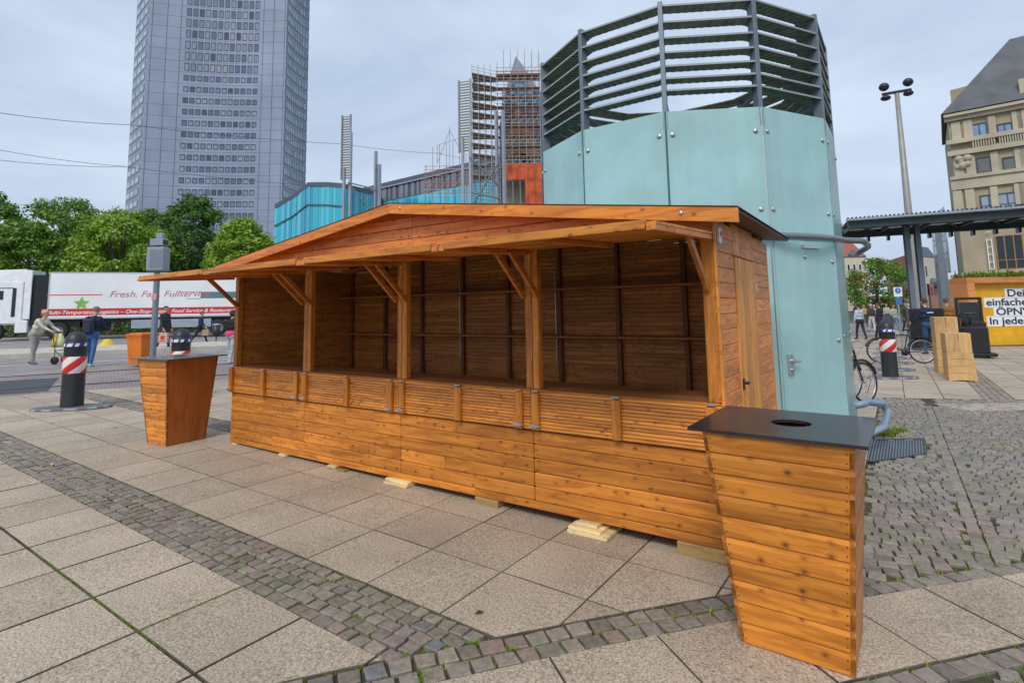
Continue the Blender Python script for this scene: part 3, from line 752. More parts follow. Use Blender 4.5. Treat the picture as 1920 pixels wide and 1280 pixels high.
# levelling blocks under the hut
def wblock(x0, x1, parts, label, mat):
    q = MB()
    for (y0, y1, a, b_, dx0, dx1) in parts: q.box(x0+dx0, x1+dx1, y0, y1, a, b_, .003)
    return tag(q.build('levelling_block', mat), label, 'wood block', 'wood blocks levelling the hut')
def zb(x): return zg(x, 0)
wblock(.06, .15, [(-.015, .3, zb(.1)-.002, -.001, 0, 0)], 'thin pale wood shim under the left corner of the hut', 'fresh')
wblock(1.06, 1.19, [(-.02, .3, zb(1.1), -.001, 0, 0)], 'small pale wood shim under the hut, second from the left corner', 'fresh')
wblock(1.95, 2.08, [(-.03, .3, zb(2)+.012, -.001, 0, 0)], 'pale wood shim under the hut, left of the centre, on a grey-brown plank', 'fresh')
wblock(1.96, 2.22, [(-.035, .45, zb(2)-.0, zb(2)+.011, 0, 0)], 'flat worn plank on the paving beneath a pale shim', 'block')
wblock(2.83, 3.13, [(-.06, .3, zb(3), zb(3)+.022, 0, 0), (-.04, .3, zb(3)+.023, -.001, .0, .0)], 'pale fresh timber block under the middle seam of the hut', 'fresh')
wblock(3.9, 4.14, [(-.01, .5, zb(4), -.001, 0, 0)], 'brown timber block under the third front panel of the hut', 'block')
wblock(4.85, 5.17, [(-.115, .3, zb(5), zb(5)+.026, 0, 0), (-.10, .3, zb(5)+.027, zb(5)+.046, .0, -.06), (-.06, .3, zb(5)+.047, -.001, .05, -.10)], 'stack of pale fresh slats jutting out under the fourth front panel', 'fresh')
wblock(5.64, 6.0, [(-.012, .5, zb(5.8), -.001, 0, 0)], 'wide yellow-brown timber block under the right corner of the hut', 'block')

# ------------------------------------------------------------------ tapered wooden litter bins
def litter_bin(label, loc, rz, planks_all, bw, bd, tw, td, dcx, dcy, lid, lidc, lidmat):
    t = thing('litter_bin', label, 'litter bin', loc, rz, 'tapered wooden litter bins')
    H = 1.04; n = 10; hh = H/n
    def corner(f, sx, sy): return Vector((dcx*f+sx*(bw+(tw-bw)*f)/2, dcy*f+sy*(bd+(td-bd)*f)/2, f*H))
    sides = [(-1, -1, 1, -1, 'front_side'), (1, -1, 1, 1, 'right_side'), (1, 1, -1, 1, 'back_side'), (-1, 1, -1, -1, 'left_side')]
    for i, (ax, ay, bx, by, nm) in enumerate(sides):
        q = MB(); pl = planks_all or i in (0, 2)
        nrm = [(0, -1, 0), (1, 0, 0), (0, 1, 0), (-1, 0, 0)][i]; nrm = Vector(nrm)
        cnt = n if pl else 1
        for k in range(cnt):
            f0, f1 = k/cnt, (k+1)/cnt; g = .0007/H
            g2 = .011/H if pl else .001
            A, B_, C_, D_ = corner(f0+g, ax, ay), corner(f0+g, bx, by), corner(f1-g, bx, by), corner(f1-g, ax, ay)
            A2, B2 = corner(f0+g, ax, ay), corner(f0+g, bx, by)
            e = (B_-A).normalized()*.0005
            bv = .006 if pl else .0
            o0 = [A-nrm*bv, B_-nrm*bv, corner(f0+.007, bx, by), corner(f0+.007, ax, ay), corner(f1-g2-.012, bx, by), corner(f1-g2-.012, ax, ay), C_-nrm*bv, D_-nrm*bv]
            in_ = [p-nrm*.02 for p in (A, B_, C_, D_)]
            if pl:
                q.add(o0+in_, [(0, 1, 2, 3), (3, 2, 4, 5), (5, 4, 6, 7), (7, 6, 10, 11), (1, 0, 8, 9), (8, 11, 10, 9), (0, 3, 5, 7, 11, 8), (1, 9, 10, 6, 4, 2)])
            else:
                q.hexa([A, B_, in_[1], in_[0]], [D_, C_, in_[2], in_[3]])
            if k == cnt-1 and pl: pass
        q.build(nm, ('wx' if i in (0, 2) else 'sideply') if pl or i in (0, 2) else 'ply', t)
        if pl and i == 0:
            q = MB()
            for k in range(n):
                for fz_ in (.3, .7):
                    f = (k+fz_)/n
                    for sx in (-1, 1): c = corner(f, sx, -1)-Vector((sx*.03, 0, 0)); q.sphere(c, .0035, 6, 4)
            q.build('nail_heads', 'rail', t)
    # lid with a round drop hole
    lw, ld = lid; q = MB(); hr, nn = .095, 32; lc = Vector((lidc[0], lidc[1], 0)); hc = (lidc[0]+.03, lidc[1]+.0)
    z0, z1 = H+.001, H+.016; ring_ = [(hc[0]+hr*math.cos(2*math.pi*j/nn), hc[1]+hr*math.sin(2*math.pi*j/nn)) for j in range(nn)]
    outer = []
    for j in range(nn):
        a = 2*math.pi*j/nn; c_, s_ = math.cos(a), math.sin(a); k = min(lw/2/max(abs(c_), 1e-6), ld/2/max(abs(s_), 1e-6)); outer.append((lidc[0]+c_*k, lidc[1]+s_*k))
    for j in (4, 12, 20, 28): outer[j] = (lidc[0]+(lw/2 if j in (4, 28) else -lw/2), lidc[1]+(ld/2 if j in (4, 12) else -ld/2))
    vs = [(*p, z0) for p in outer]+[(*p, z1) for p in outer]+[(*p, z1) for p in ring_]+[(*p, z0) for p in ring_]; fs = []
    for j in range(nn):
        k = (j+1) % nn; fs += [(j, k, nn+k, nn+j), (nn+j, nn+k, 2*nn+k, 2*nn+j), (2*nn+j, 2*nn+k, 3*nn+k, 3*nn+j), (3*nn+j, 3*nn+k, k, j)]
    q.add(vs, fs); q.build('lid', lidmat, t)
    q = MB(); q.box(dcx-bw/2, dcx+bw/2, -bd/2+dcy*.5, bd/2+dcy*.5, .4, .41); q.build('inner_floor', 'black', t)
    return t
M['ply'] = wood('brown_ply', (.40, .12, .025), (.30, .085, .016), 'Z', .15, rough=.4); M['sideply'] = wood('side_board_bin', (.55, .19, .04), (.32, .10, .02), 'Y', .8, rough=.4)
def lidm(name, c, rough):
    m = plain(name, c, rough, .0, coat=.2, vary=.15, vscale=4); return m
M['lid_dark'] = lidm('lid_dark_brown', (.035, .026, .03), .36); M['lid_grey'] = lidm('lid_grey', (.11, .12, .10), .4)
litter_bin('big tapered plank litter bin with dark lid and round hole, nearest the camera', (6.467, -.614, zg(6.46, -.65)), R(-1.5), True, .485, .42, .655, .69, .0, -.036, (.775, .735), (-.008, -.03), 'lid_dark')
litter_bin('tapered wooden litter bin with grey lid and plain dark right side, left of the hut', (-.69, -.31, zg(-.7, -.3)), R(7), False, .40, .50, .62, .68, -.09, .03, (.78, .80), (-.11, .06), 'lid_grey')

# ------------------------------------------------------------------ frosted glass drum of the stair exit

def glassmat(name, c, rough=.12, alpha_t=.0):
    m, nt, b = newmat(name); Nn = nt.nodes.new; Lk = nt.links.new
    tc = Nn('ShaderNodeTexCoord'); n = Nn('ShaderNodeTexNoise'); n.inputs['Scale'].default_value = 1.3; n.inputs['Detail'].default_value = 7; n.inputs['Roughness'].default_value = .6
    r = ramp(nt, [(.3, [v*.86 for v in c]), (.7, [v*1.06 for v in c])]); Lk(tc.outputs['Object'], n.inputs['Vector']); Lk(n.outputs[0], r.inputs[0])
    mp = Nn('ShaderNodeMapping'); mp.inputs['Scale'].default_value = (9, 9, .5); n2 = Nn('ShaderNodeTexNoise'); n2.inputs['Scale'].default_value = 1; n2.inputs['Detail'].default_value = 8; Lk(tc.outputs['Object'], mp.inputs[0]); Lk(mp.outputs[0], n2.inputs['Vector'])
    mr = Nn('ShaderNodeMapRange'); mr.inputs[1].default_value = .35; mr.inputs[2].default_value = .75; mr.inputs[3].default_value = 1.02; mr.inputs[4].default_value = .92; Lk(n2.outputs[0], mr.inputs[0])
    sc = Nn('ShaderNodeVectorMath'); sc.operation = 'SCALE'; Lk(r.outputs[0], sc.inputs[0]); Lk(mr.outputs[0], sc.inputs['Scale']); Lk(sc.outputs[0], b.inputs['Base Color'])
    b.inputs['Roughness'].default_value = .45; b.inputs['Coat Weight'].default_value = .8; b.inputs['Coat Roughness'].default_value = rough; b.inputs['Coat IOR'].default_value = 1.5
    tr = Nn('ShaderNodeBsdfTranslucent'); Lk(r.outputs[0], tr.inputs[0]); ms = Nn('ShaderNodeMixShader'); ms.inputs[0].default_value = .35
    Lk(b.outputs[0], ms.inputs[1]); Lk(tr.outputs[0], ms.inputs[2]); Lk(ms.outputs[0], nt.nodes['Material Output'].inputs[0])
    return m
M['frost'] = glassmat('frosted_aqua_glass', (.56, .84, .84)); M['edge'] = plain('glass_edge', (.03, .13, .13), .2, coat=.5)
cl, cnt_, cb_ = newmat('clear_glass'); cb_.inputs['Base Color'].default_value = (.82, .93, .92, 1); cb_.inputs['Transmission Weight'].default_value = 1; cb_.inputs['Roughness'].default_value = .02; cb_.inputs['IOR'].default_value = 1.15; M['clear'] = cl
DC = Vector((4.4686, 4.2544)); DR = 2.08; DAZ = R(-17.07)
tocam = Vector((-math.sin(DAZ), -math.cos(DAZ))); rgt = Vector((math.cos(DAZ), -math.sin(DAZ)))
def dv(i, r=DR):   # polygon corner i at 30 degree steps; 3 = seam left of the door
    p = R(-63+30*i); q = DC+(tocam*math.cos(p)+rgt*math.sin(p))*r; return q
drum = thing('glass_drum', 'round stair exit clad in frosted aqua glass with metal louvre crown, behind the hut', 'glass pavilion', (DC.x, DC.y, zg(DC.x, DC.y)))
def loc(p, z): return (p.x-DC.x, p.y-DC.y, z-zg(DC.x, DC.y))
def panel(i, z0, z1, ga, gb, mat='frost', nm='glass_panel', off=0):
    a, b = dv(i), dv(i+1); d = (b-a).normalized(); n = Vector((d.y, -d.x))
    if n.dot(a-DC) < 0: n = -n
    A, B_ = a+d*ga+n*off, b-d*gb+n*off; th = .018
    q = MB(); q.hexa([loc(A-n*th, z0), loc(B_-n*th, z0), loc(B_, z0), loc(A, z0)], [loc(A-n*th, z1), loc(B_-n*th, z1), loc(B_, z1), loc(A, z1)])
    p = q.build(nm, mat, drum)
    return p, A, B_, d, n
zb_ = -.12
def button(par, p, z, n):
    q = MB(); rot = Vector((n.x, n.y, 0)).to_track_quat('Z', 'Y').to_matrix().to_4x4()
    q.lathe([(0, -.02), (.012, -.02), (.012, 0), (.028, .002), (.027, .009), (.018, .015), (0, .016)], 18, Matrix.Translation(loc(p, z)) @ rot)
    q.build('glass_button', 'bolt', par)
for i in range(12):
    j = i
    if i == 3:
        p, A, B_, d, n = panel(i, 2.335, 3.82, .012, .012)
        for e, z in ((A+d*.06, 2.64), (B_-d*.07, 2.64), (A+d*.055, 3.54), (B_-d*.07, 3.54)): button(p, e, z, n)
        # narrow fixed side light and the door leaf
        a, b = dv(3), dv(4); L_ = (b-a).length
        p, A, B_, d, n = panel(3, zb_, 2.30, .05, .012, 'frost', 'door')
        button(p, A+(B_-A)*.47, 2.12, n); button(p, B_-d*.07, 2.07, n); button(p, B_-d*.07, 1.16, n)
        q = MB(); c = A+d*.11+n*.012; c2 = A+d*.11
        rot = Matrix((d.to_3d(), n.to_3d(), Vector((0, 0, 1)))).transposed()
        q.cbox(loc(c, .93), (.038, .014, .115), .006, rot); hd = q.build('lock_plate', 'steel', p)
        q = MB(); q.tube([loc(A+d*.115+n*.02, .965), loc(A+d*.115+n*.07, .965)], [.022, .02], 14); q.tube([loc(A+d*.115+n*.065, .965), loc(A+d*.2+n*.068, .965)], .012, 10); q.build('door_handle', 'bolt', hd); q = MB(); q.tube([loc(A+d*.115+n*.02, .87), loc(A+d*.115+n*.045, .87)], .02, 14); q.build('lock_cylinder', 'bolt', hd)
        q = MB(); q.cbox(loc(A+(B_-A)*.56+n*.02, 2.235), (.14, .02, .022), .004, rot); q.build('door_closer', 'steel', p)
        q = MB(); q.beam(loc(A-d*.022-n*.02, zb_), loc(A-d*.022-n*.02, 2.30), .04, .02, up=(n.x, n.y, 0)); q.build('door_jamb', 'frost', drum)
    else:
        p, A, B_, d, n = panel(i, zb_ if i not in (4,) else zb_, 3.82, .012, .012, 'frost' if i not in (4,) else 'frost')
        if i in (0, 1, 2, 4, 5, 11):
            for z in (3.54, 2.64, 1.2): button(p, A+d*.06, z, n); button(p, B_-d*.07, z, n)
    # dark edge seam and frame post
    e = dv(i, DR-.012); q = MB(); q.beam(loc(e, zb_), loc(e, 3.82), .018, .02, up=(0, 1, 0)); q.build('seam', 'edge' if i != 3 else 'steel', drum)
for i in range(12):
    e = dv(i, DR-.06); dn = (e-DC).normalized(); q = MB()
    q.beam(loc(e, 3.6), loc(e, 5.17), .055, .11, up=(dn.x, dn.y, 0), b=.004)
    po = q.build('crown_post', 'greymetal', drum)
LZ = [4.07, 4.215, 4.365, 4.53, 4.71, 4.905, 5.11]
M['slat'] = plain('louvre_grating', (.24, .26, .21), .6, .2, vary=.2, vscale=9); M['slatedge'] = plain('louvre_edge', (.34, .38, .37), .45, .4)
for i in range(12):
    a, b = dv(i, DR-.015), dv(i+1, DR-.015); d = (b-a).normalized(); n = Vector((-d.y, d.x))
    if n.dot(a-DC) > 0: n = -n
    a2, b2_ = a+d*.03, b-d*.03
    for z in LZ:
        q = MB(); w = .245
        q.hexa([loc(a2, z), loc(b2_, z), loc(b2_+n*w, z+.035), loc(a2+n*w, z+.035)], [loc(a2, z+.012), loc(b2_, z+.012), loc(b2_+n*w, z+.047), loc(a2+n*w, z+.047)])
        for k in range(11):
            t = (k+.5)/11; c = a2.lerp(b2_, t); q.beam(loc(c+n*.012, z-.003), loc(c+n*w*.98, z+.032), .05, .006)
        lo = q.build('louvre', 'slat', drum)
        q = MB(); q.beam(loc(a2-n*.006, z+.004), loc(b2_-n*.006, z+.004), .012, .022); q.build('edge_strip', 'slatedge', lo)
# inner ring beam and struts of the crown
q = MB(); pts = [loc(DC+(dv(i)-DC)*.8, 3.72) for i in range(12)]
for i in range(12): q.beam(pts[i], pts[(i+1) % 12], .06, .06)
for i in range(12):
    q.beam(loc(dv(i, DR-.06), 4.0), loc(dv(i, DR*.55), 3.85), .04, .04); q.beam(loc(dv(i, DR-.06), 3.75), loc(dv(i, DR*.55), 3.85), .04, .04)
q.build('inner_frame', 'greymetal', drum)
q = MB(); q.lathe([(DR*.9, -.1), (DR*.9, .3)], 24, Matrix.Translation((0, 0, 0))); q.prism([(DR*.93*math.cos(a*math.pi/6), DR*.93*math.sin(a*math.pi/6)) for a in range(12)], -.05, .05); q.build('plinth', 'pave2', drum)
# tubular bumper rails round the drum
M['tube'] = plain('galvanised_tube', (.20, .235, .25), .4, .35); M['tube2'] = plain('pale_blue_tube', (.25, .33, .41), .4, .3)
def arcpts(p0, p1, rr, z, k=16): return [loc(DC+(tocam*math.cos(R(p0+(p1-p0)*i/k))+rgt*math.sin(R(p0+(p1-p0)*i/k)))*rr, z) for i in range(k+1)] if k else [loc(DC+(tocam*math.cos(R(p0))+rgt*math.sin(R(p0)))*rr, z)]
q = MB(); pts = arcpts(8, 62, DR+.05, 2.335, 14)+arcpts(66, 72, DR+.20, 2.325, 2)+arcpts(80, 80, DR+.24, 2.3, 0)+arcpts(90, 88, DR+.16, 2.24, 1)+arcpts(84, 74, DR+.06, 2.22, 2)
q.smooth_tube(pts, .036, 12, 3); q.build('upper_bumper_tube', 'tube', drum)
q = MB(); pts = arcpts(58, 60, DR+.02, .40, 1)+arcpts(62, 66, DR+.10, .42, 2)+arcpts(72, 78, DR+.22, .38, 2)+arcpts(80, 76, DR+.28, .25, 2)+arcpts(72, 66, DR+.24, .14, 2)+arcpts(60, 56, DR+.12, .08, 2)
q.smooth_tube(pts, .040, 12, 5); q.build('lower_bumper_tube', 'tube2', drum)
# ------------------------------------------------------------------ far buildings
def onplane(px, py, o, n):
    d = FW + RT*((px-960)/FPX) - UP*((py-PY0)/FPX); n = Vector(n); return CAM + d*((Vector(o)-CAM).dot(n)/d.dot(n))
def wallquad(mb, a, b, z0, z1, th=.3, n=None):
    """upright wall slab between plan points a and b"""
    a, b = Vector((a[0], a[1])), Vector((b[0], b[1])); d = (b-a).normalized(); n = n or Vector((-d.y, d.x))
    mb.hexa([(a.x, a.y, z0), (b.x, b.y, z0), (b.x+n.x*th, b.y+n.y*th, z0), (a.x+n.x*th, a.y+n.y*th, z0)], [(a.x, a.y, z1), (b.x, b.y, z1), (b.x+n.x*th, b.y+n.y*th, z1), (a.x+n.x*th, a.y+n.y*th, z1)])
def towermat():
    m, nt, b = newmat('tower_cladding'); Nn = nt.nodes.new; Lk = nt.links.new
    tc = Nn('ShaderNodeTexCoord'); uvn = Nn('ShaderNodeSeparateXYZ'); Lk(tc.outputs['Object'], uvn.inputs[0])
    sm = Nn('ShaderNodeMath'); sm.operation = 'ADD'; Lk(uvn.outputs[0], sm.inputs[0]); Lk(uvn.outputs[1], sm.inputs[1])
    cm = Nn('ShaderNodeCombineXYZ'); Lk(sm.outputs[0], cm.inputs[0]); Lk(uvn.outputs[2], cm.inputs[1])
    t = Nn('ShaderNodeTexBrick'); t.offset = 0; t.inputs['Scale'].default_value = .28; t.inputs['Mortar Size'].default_value = .012; t.inputs['Row Height'].default_value = .25; t.inputs['Brick Width'].default_value = 1.6
    t.inputs['Color1'].default_value = (.25, .30, .41, 1); t.inputs['Color2'].default_value = (.275, .325, .435, 1); t.inputs['Mortar'].default_value = (.23, .275, .375, 1)
    Lk(cm.outputs[0], t.inputs['Vector'])
    n = Nn('ShaderNodeTexNoise'); n.inputs['Scale'].default_value = .08; n.inputs['Detail'].default_value = 9; Lk(tc.outputs['Object'], n.inputs['Vector'])
    mr = Nn('ShaderNodeMapRange'); mr.inputs[1].default_value = .3; mr.inputs[2].default_value = .7; mr.inputs[3].default_value = .85; mr.inputs[4].default_value = 1.15; Lk(n.outputs[0], mr.inputs[0])
    s = Nn('ShaderNodeVectorMath'); s.operation = 'SCALE'; Lk(t.outputs[0], s.inputs[0]); Lk(mr.outputs[0], s.inputs['Scale']); Lk(s.outputs[0], b.inputs['Base Color']); b.inputs['Roughness'].default_value = .6
    return m
M['tower'] = towermat()
def panemat(name, stops, rough=.15):
    m, nt, b = newmat(name); geo = nt.nodes.new('ShaderNodeNewGeometry'); oi = nt.nodes.new('ShaderNodeObjectInfo'); ad = nt.nodes.new('ShaderNodeMath'); ad.operation = 'ADD'; fr_ = nt.nodes.new('ShaderNodeMath'); fr_.operation = 'FRACT'; nt.links.new(geo.outputs['Random Per Island'], ad.inputs[0]); nt.links.new(oi.outputs['Random'], ad.inputs[1]); nt.links.new(ad.outputs[0], fr_.inputs[0]); r = ramp(nt, stops); r.color_ramp.interpolation = 'CONSTANT'
    nt.links.new(fr_.outputs[0], r.inputs[0]); nt.links.new(r.outputs[0], b.inputs['Base Color']); b.inputs['Roughness'].default_value = rough; b.inputs['Specular IOR Level'].default_value = .7
    return m
M['pane'] = panemat('tower_panes', [(0, (.10, .14, .22)), (.3, (.16, .21, .31)), (.55, (.22, .27, .36)), (.78, (.05, .07, .12)), (.9, (.30, .32, .36))])
M['pane_l'] = panemat('light_panes', [(0, (.30, .37, .44)), (.5, (.38, .44, .50)), (.8, (.22, .28, .35))])
M['winframe'] = plain('window_frame_dark', (.05, .06, .10), .5); M['towerside'] = plain('tower_side_grey', (.20, .235, .31), .55, vary=.1, vscale=.3)
TA, TB = D(266, 285, 165), D(531, 285, 171); TL, TC_ = D(241, 285, 176), D(574, 285, 186)
a2, b2 = Vector((TA.x, TA.y)), Vector((TB.x, TB.y)); td = (b2-a2); tn = Vector((-td.y, td.x)).normalized()
if tn.dot(a2-Vector((CAM.x, CAM.y))) < 0: tn = -tn
def fac(t, sag=1.6): p = a2+td*t+tn*(4*sag*t*(1-t)); return p
c2, l2 = Vector((TC_.x, TC_.y)), Vector((TL.x, TL.y)); sd = c2-b2; sn = Vector((-sd.y, sd.x)).normalized()
if sn.dot(a2-b2) < 0: sn = -sn
def sfac(t): return b2+sd*t+sn*(4*.9*t*(1-t))
ZT = 142; tw = thing('office_tower', 'tall grey office tower with concave facade and grid of small windows', 'tower', (a2.x, a2.y, zg(-40, 40)))
TO = tw.location
q = MB(); pl = [fac(i/16) for i in range(17)]+[sfac(i/8) for i in range(1, 9)]+[c2+Vector((-30, 14)), l2+Vector((-6, 12)), l2]
q.prism([(p.x-TO.x, p.y-TO.y) for p in pl], -1, ZT); q.build('walls', 'tower', tw)
rows0 = D(330, 778/2.91, 165).z; FH = 3.585
wl = []
def win(mbf, mbp, p, d, n, w, z0, z1):
    """window: reveal frame with pane, standing just outside the facade line p; n points outward"""
    p = Vector((p.x-TO.x, p.y-TO.y)); z0 -= TO.z; z1 -= TO.z
    def P(s, o, z): return (p.x+d.x*s+n.x*o, p.y+d.y*s+n.y*o, z)
    h = w/2; f = .16
    for s0, s1, za, zb2 in ((-h, -h+f, z0, z1), (h-f, h, z0, z1), (-h+f, h-f, z1-.3, z1), (-h+f, h-f, z0, z0+.12)):
        mbf.hexa([P(s0, .1, za), P(s1, .1, za), P(s1, .02, za), P(s0, .02, za)], [P(s0, .1, zb2), P(s1, .1, zb2), P(s1, .02, zb2), P(s0, .02, zb2)])
    mbp.add([P(-h+f, .05, z0+.12), P(h-f, .05, z0+.12), P(h-f, .05, z1-.3), P(-h+f, .05, z1-.3)], [(0, 1, 2, 3)])
on = -tn; fd = td.normalized(); cnt = 0; rf_, rp_ = MB(), MB()
W0, W1 = .245, .795
for r_ in range(-7, 24):
    zc = rows0+FH*r_
    tall = r_ >= 7
    z0, z1 = zc-.85-(0.45 if tall else 0), zc+.85+(.35 if tall else 0)
    for c in range(12):
        t = W0+(W1-W0)*(c+.5)/12; p = fac(t)
        if -6 <= r_ <= 2 and cnt < 98:
            f_, p_ = MB(), MB(); win(f_, p_, p, fd, on, 1.40, z0, z1); fo = f_.build('window', 'winframe', tw); p_.build('pane', 'pane', fo); cnt += 1
        else: win(rf_, rp_, p, fd, on, 1.40, z0, z1)
fo = tag(rf_.build('upper_windows', 'winframe', tw), kind='stuff'); tag(rp_.build('upper_panes', 'pane', fo), kind='stuff')
q = MB(); q2 = MB(); sdn = sd.normalized(); so2 = -sn
for r_ in range(-6, 24):
    zc = rows0+FH*r_-TO.z
    for c in range(9):
        t0, t1 = .08+.9*c/9, .08+.9*(c+.72)/9; A, B_ = sfac(t0)+so2*.12, sfac(t1)+so2*.12
        q.add([(A.x-TO.x, A.y-TO.y, zc-1.0), (B_.x-TO.x, B_.y-TO.y, zc-1.0), (B_.x-TO.x, B_.y-TO.y, zc+.9), (A.x-TO.x, A.y-TO.y, zc+.9)], [(0, 1, 2, 3)])
    for c in range(8):
        A, B_ = sfac(c/8)+so2*.06, sfac((c+1)/8)+so2*.06
        q2.add([(A.x-TO.x, A.y-TO.y, zc-1.2), (B_.x-TO.x, B_.y-TO.y, zc-1.2), (B_.x-TO.x, B_.y-TO.y, zc+1.1), (A.x-TO.x, A.y-TO.y, zc+1.1)], [(0, 1, 2, 3)])
tag(q.build('side_panes', 'pane_l', tw), kind='stuff'); tag(q2.build('side_window_bands', 'towerside', tw), kind='stuff')
q = MB(); q2 = MB(); ld = (a2-l2); ln = Vector((ld.y, -ld.x)).normalized()
if ln.dot(Vector((CAM.x, CAM.y))-a2) < 0: ln = -ln
for r_ in range(-6, 24):
    zc = rows0+FH*r_-TO.z
    for (s0, s1, za, zb2, mb, off) in ((.02, .93, -1.2, 1.2, q2, .06), (.06, .30, -.7, .9, q, .12), (.36, .60, -.7, .9, q, .12), (.66, .88, -.7, .9, q, .12)):
        A, B_ = l2+ld*s0+ln*off, l2+ld*s1+ln*off
        mb.add([(A.x-TO.x, A.y-TO.y, zc+za), (B_.x-TO.x, B_.y-TO.y, zc+za), (B_.x-TO.x, B_.y-TO.y, zc+zb2), (A.x-TO.x, A.y-TO.y, zc+zb2)], [(0, 1, 2, 3)])
tag(q.build('left_panes', 'pane_l', tw), kind='stuff'); tag(q2.build('left_window_bands', 'towerside', tw), kind='stuff')
q = MB()
for t in (.02, .12, .215, .82, .90, .985):
    p = fac(t)+on*.05; q.beam((p.x-TO.x, p.y-TO.y, 0), (p.x-TO.x, p.y-TO.y, ZT), .1, .14)
for r_ in range(-7, 24):
    zc = rows0+FH*r_-TO.z-FH/2
    for i in range(16): A, B_ = fac(i/16)+on*.02, fac((i+1)/16)+on*.02; q.beam((A.x-TO.x, A.y-TO.y, zc), (B_.x-TO.x, B_.y-TO.y, zc), .05, .03)
q.build('facade_joints', 'towerside', tw)

# low glass building with folded roof, and the long wing behind it
M['cyan'] = panemat('cyan_glass_panels', [(0, (.05, .42, .62)), (.38, (.12, .52, .68)), (.62, (.04, .28, .45)), (.72, (.33, .36, .28)), (.86, (.10, .16, .20)), (.94, (.5, .47, .34))], .12)  # beige stops stand for reflections, put into the panel colour
M['cyan2'] = panemat('turquoise_glass', [(0, (.05, .45, .60)), (.45, (.10, .55, .68)), (.8, (.05, .33, .5))], .12)
M['slateroof'] = plain('dark_roof', (.09, .10, .14), .5, vary=.1, vscale=.2); M['wingroof'] = plain('grey_wing_roof', (.20, .22, .27), .5, vary=.1, vscale=.3)
gb_pts = [(D(515, 393, 112), 22.6), (D(548, 375, 111), 24.2), (D(577, 356, 109), 26.2), (D(612, 358, 107), 25.7), (D(642, 364, 106), 25.2), (D(700, 364, 112), 25.0)]
gbl = thing('glass_building', 'low building clad in bright turquoise glass strips with dark folded roof edge', 'building', (gb_pts[0][0].x, gb_pts[0][0].y, zg(-40, 40))); GO = gbl.location
q, q2, qu = MB(), MB(), MB(); rr_ = random.Random(5)
for i in range(5):
    a, za = gb_pts[i]; b, zb2 = gb_pts[i+1]; L_ = (b-a).length; n = max(3, int(L_/.62))
    for k in range(n):
        t0, t1 = k/n, (k+.94)/n
        for za0, zb0 in ((0, .62), (.63, 1)):
            z0a = -1+(za+1)*za0; z1a = -1+(za+1)*zb0; z0b = -1+(zb2+1)*za0; z1b = -1+(zb2+1)*zb0
            j = rr_.uniform(0, .12)
            A, B_ = a.lerp(b, t0), a.lerp(b, t1); A = A+FW*j; B_ = B_+FW*j
            (qu if za0 else q).add([(A.x-GO.x, A.y-GO.y, z0a+(z0b-z0a)*t0), (B_.x-GO.x, B_.y-GO.y, z0a+(z0b-z0a)*t1), (B_.x-GO.x, B_.y-GO.y, z1a+(z1b-z1a)*t1), (A.x-GO.x, A.y-GO.y, z1a+(z1b-z1a)*t0)], [(0, 1, 2, 3)])
    dd = Vector((FW.x, FW.y)).normalized()*14
    q2.hexa([(a.x-GO.x, a.y-GO.y, za), (b.x-GO.x, b.y-GO.y, zb2), (b.x+dd.x-GO.x, b.y+dd.y-GO.y, zb2), (a.x+dd.x-GO.x, a.y+dd.y-GO.y, za)], [(a.x-GO.x, a.y-GO.y, za+.9), (b.x-GO.x, b.y-GO.y, zb2+.9), (b.x+dd.x-GO.x, b.y+dd.y-GO.y, zb2+.9), (a.x+dd.x-GO.x, a.y+dd.y-GO.y, za+.9)])
    o2 = Vector((FW.x, FW.y)).normalized()*.5
q.build('glass_strips', 'cyan', gbl); qu.build('upper_glass_strips', 'cyan2', gbl); q2.build('roof', 'slateroof', gbl)
q = MB()
for i in range(5):
    a, za = gb_pts[i]; b, zb2 = gb_pts[i+1]; o2 = Vector((FW.x, FW.y)).normalized()*.5
    q.hexa([(a.x+o2.x-GO.x, a.y+o2.y-GO.y, -1), (b.x+o2.x-GO.x, b.y+o2.y-GO.y, -1), (b.x+14*o2.x-GO.x, b.y+14*o2.y-GO.y, -1), (a.x+14*o2.x-GO.x, a.y+14*o2.y-GO.y, -1)], [(a.x+o2.x-GO.x, a.y+o2.y-GO.y, za), (b.x+o2.x-GO.x, b.y+o2.y-GO.y, zb2), (b.x+14*o2.x-GO.x, b.y+14*o2.y-GO.y, zb2), (a.x+14*o2.x-GO.x, a.y+14*o2.y-GO.y, za)])
    A = Vector((a.x-GO.x, a.y-GO.y, za-3.6))-FW*.15; B_ = Vector((b.x-GO.x, b.y-GO.y, zb2-3.6))-FW*.15
    if i < 4: q.beam(A, B_, .12, .2)
q.build('inner_wall', 'slateroof', gbl)
p0, p1 = D(652, 364, 128), D(1012, 270, 95); wz = 29.8
wing = thing('university_wing', 'long building with grey roof, dark vertical window slots and turquoise glass below', 'building', (p0.x, p0.y, zg(-40, 40))); WO = wing.location
wd = Vector((p1.x-p0.x, p1.y-p0.y)); WLn = wd.length; wd.normalize(); wn = Vector((-wd.y, wd.x))
if wn.dot(Vector((p0.x-CAM.x, p0.y-CAM.y))) < 0: wn = -wn
def wp(s, o, z): return (wd.x*s+wn.x*o, wd.y*s+wn.y*o, z)
q = MB(); q.hexa([wp(0, 0, 0), wp(WLn, 0, 0), wp(WLn, 16, 0), wp(0, 16, 0)], [wp(0, 0, wz-.5), wp(WLn, 0, wz-.5), wp(WLn, 16, wz-.5), wp(0, 16, wz-.5)]); q.build('walls', 'slateroof', wing)
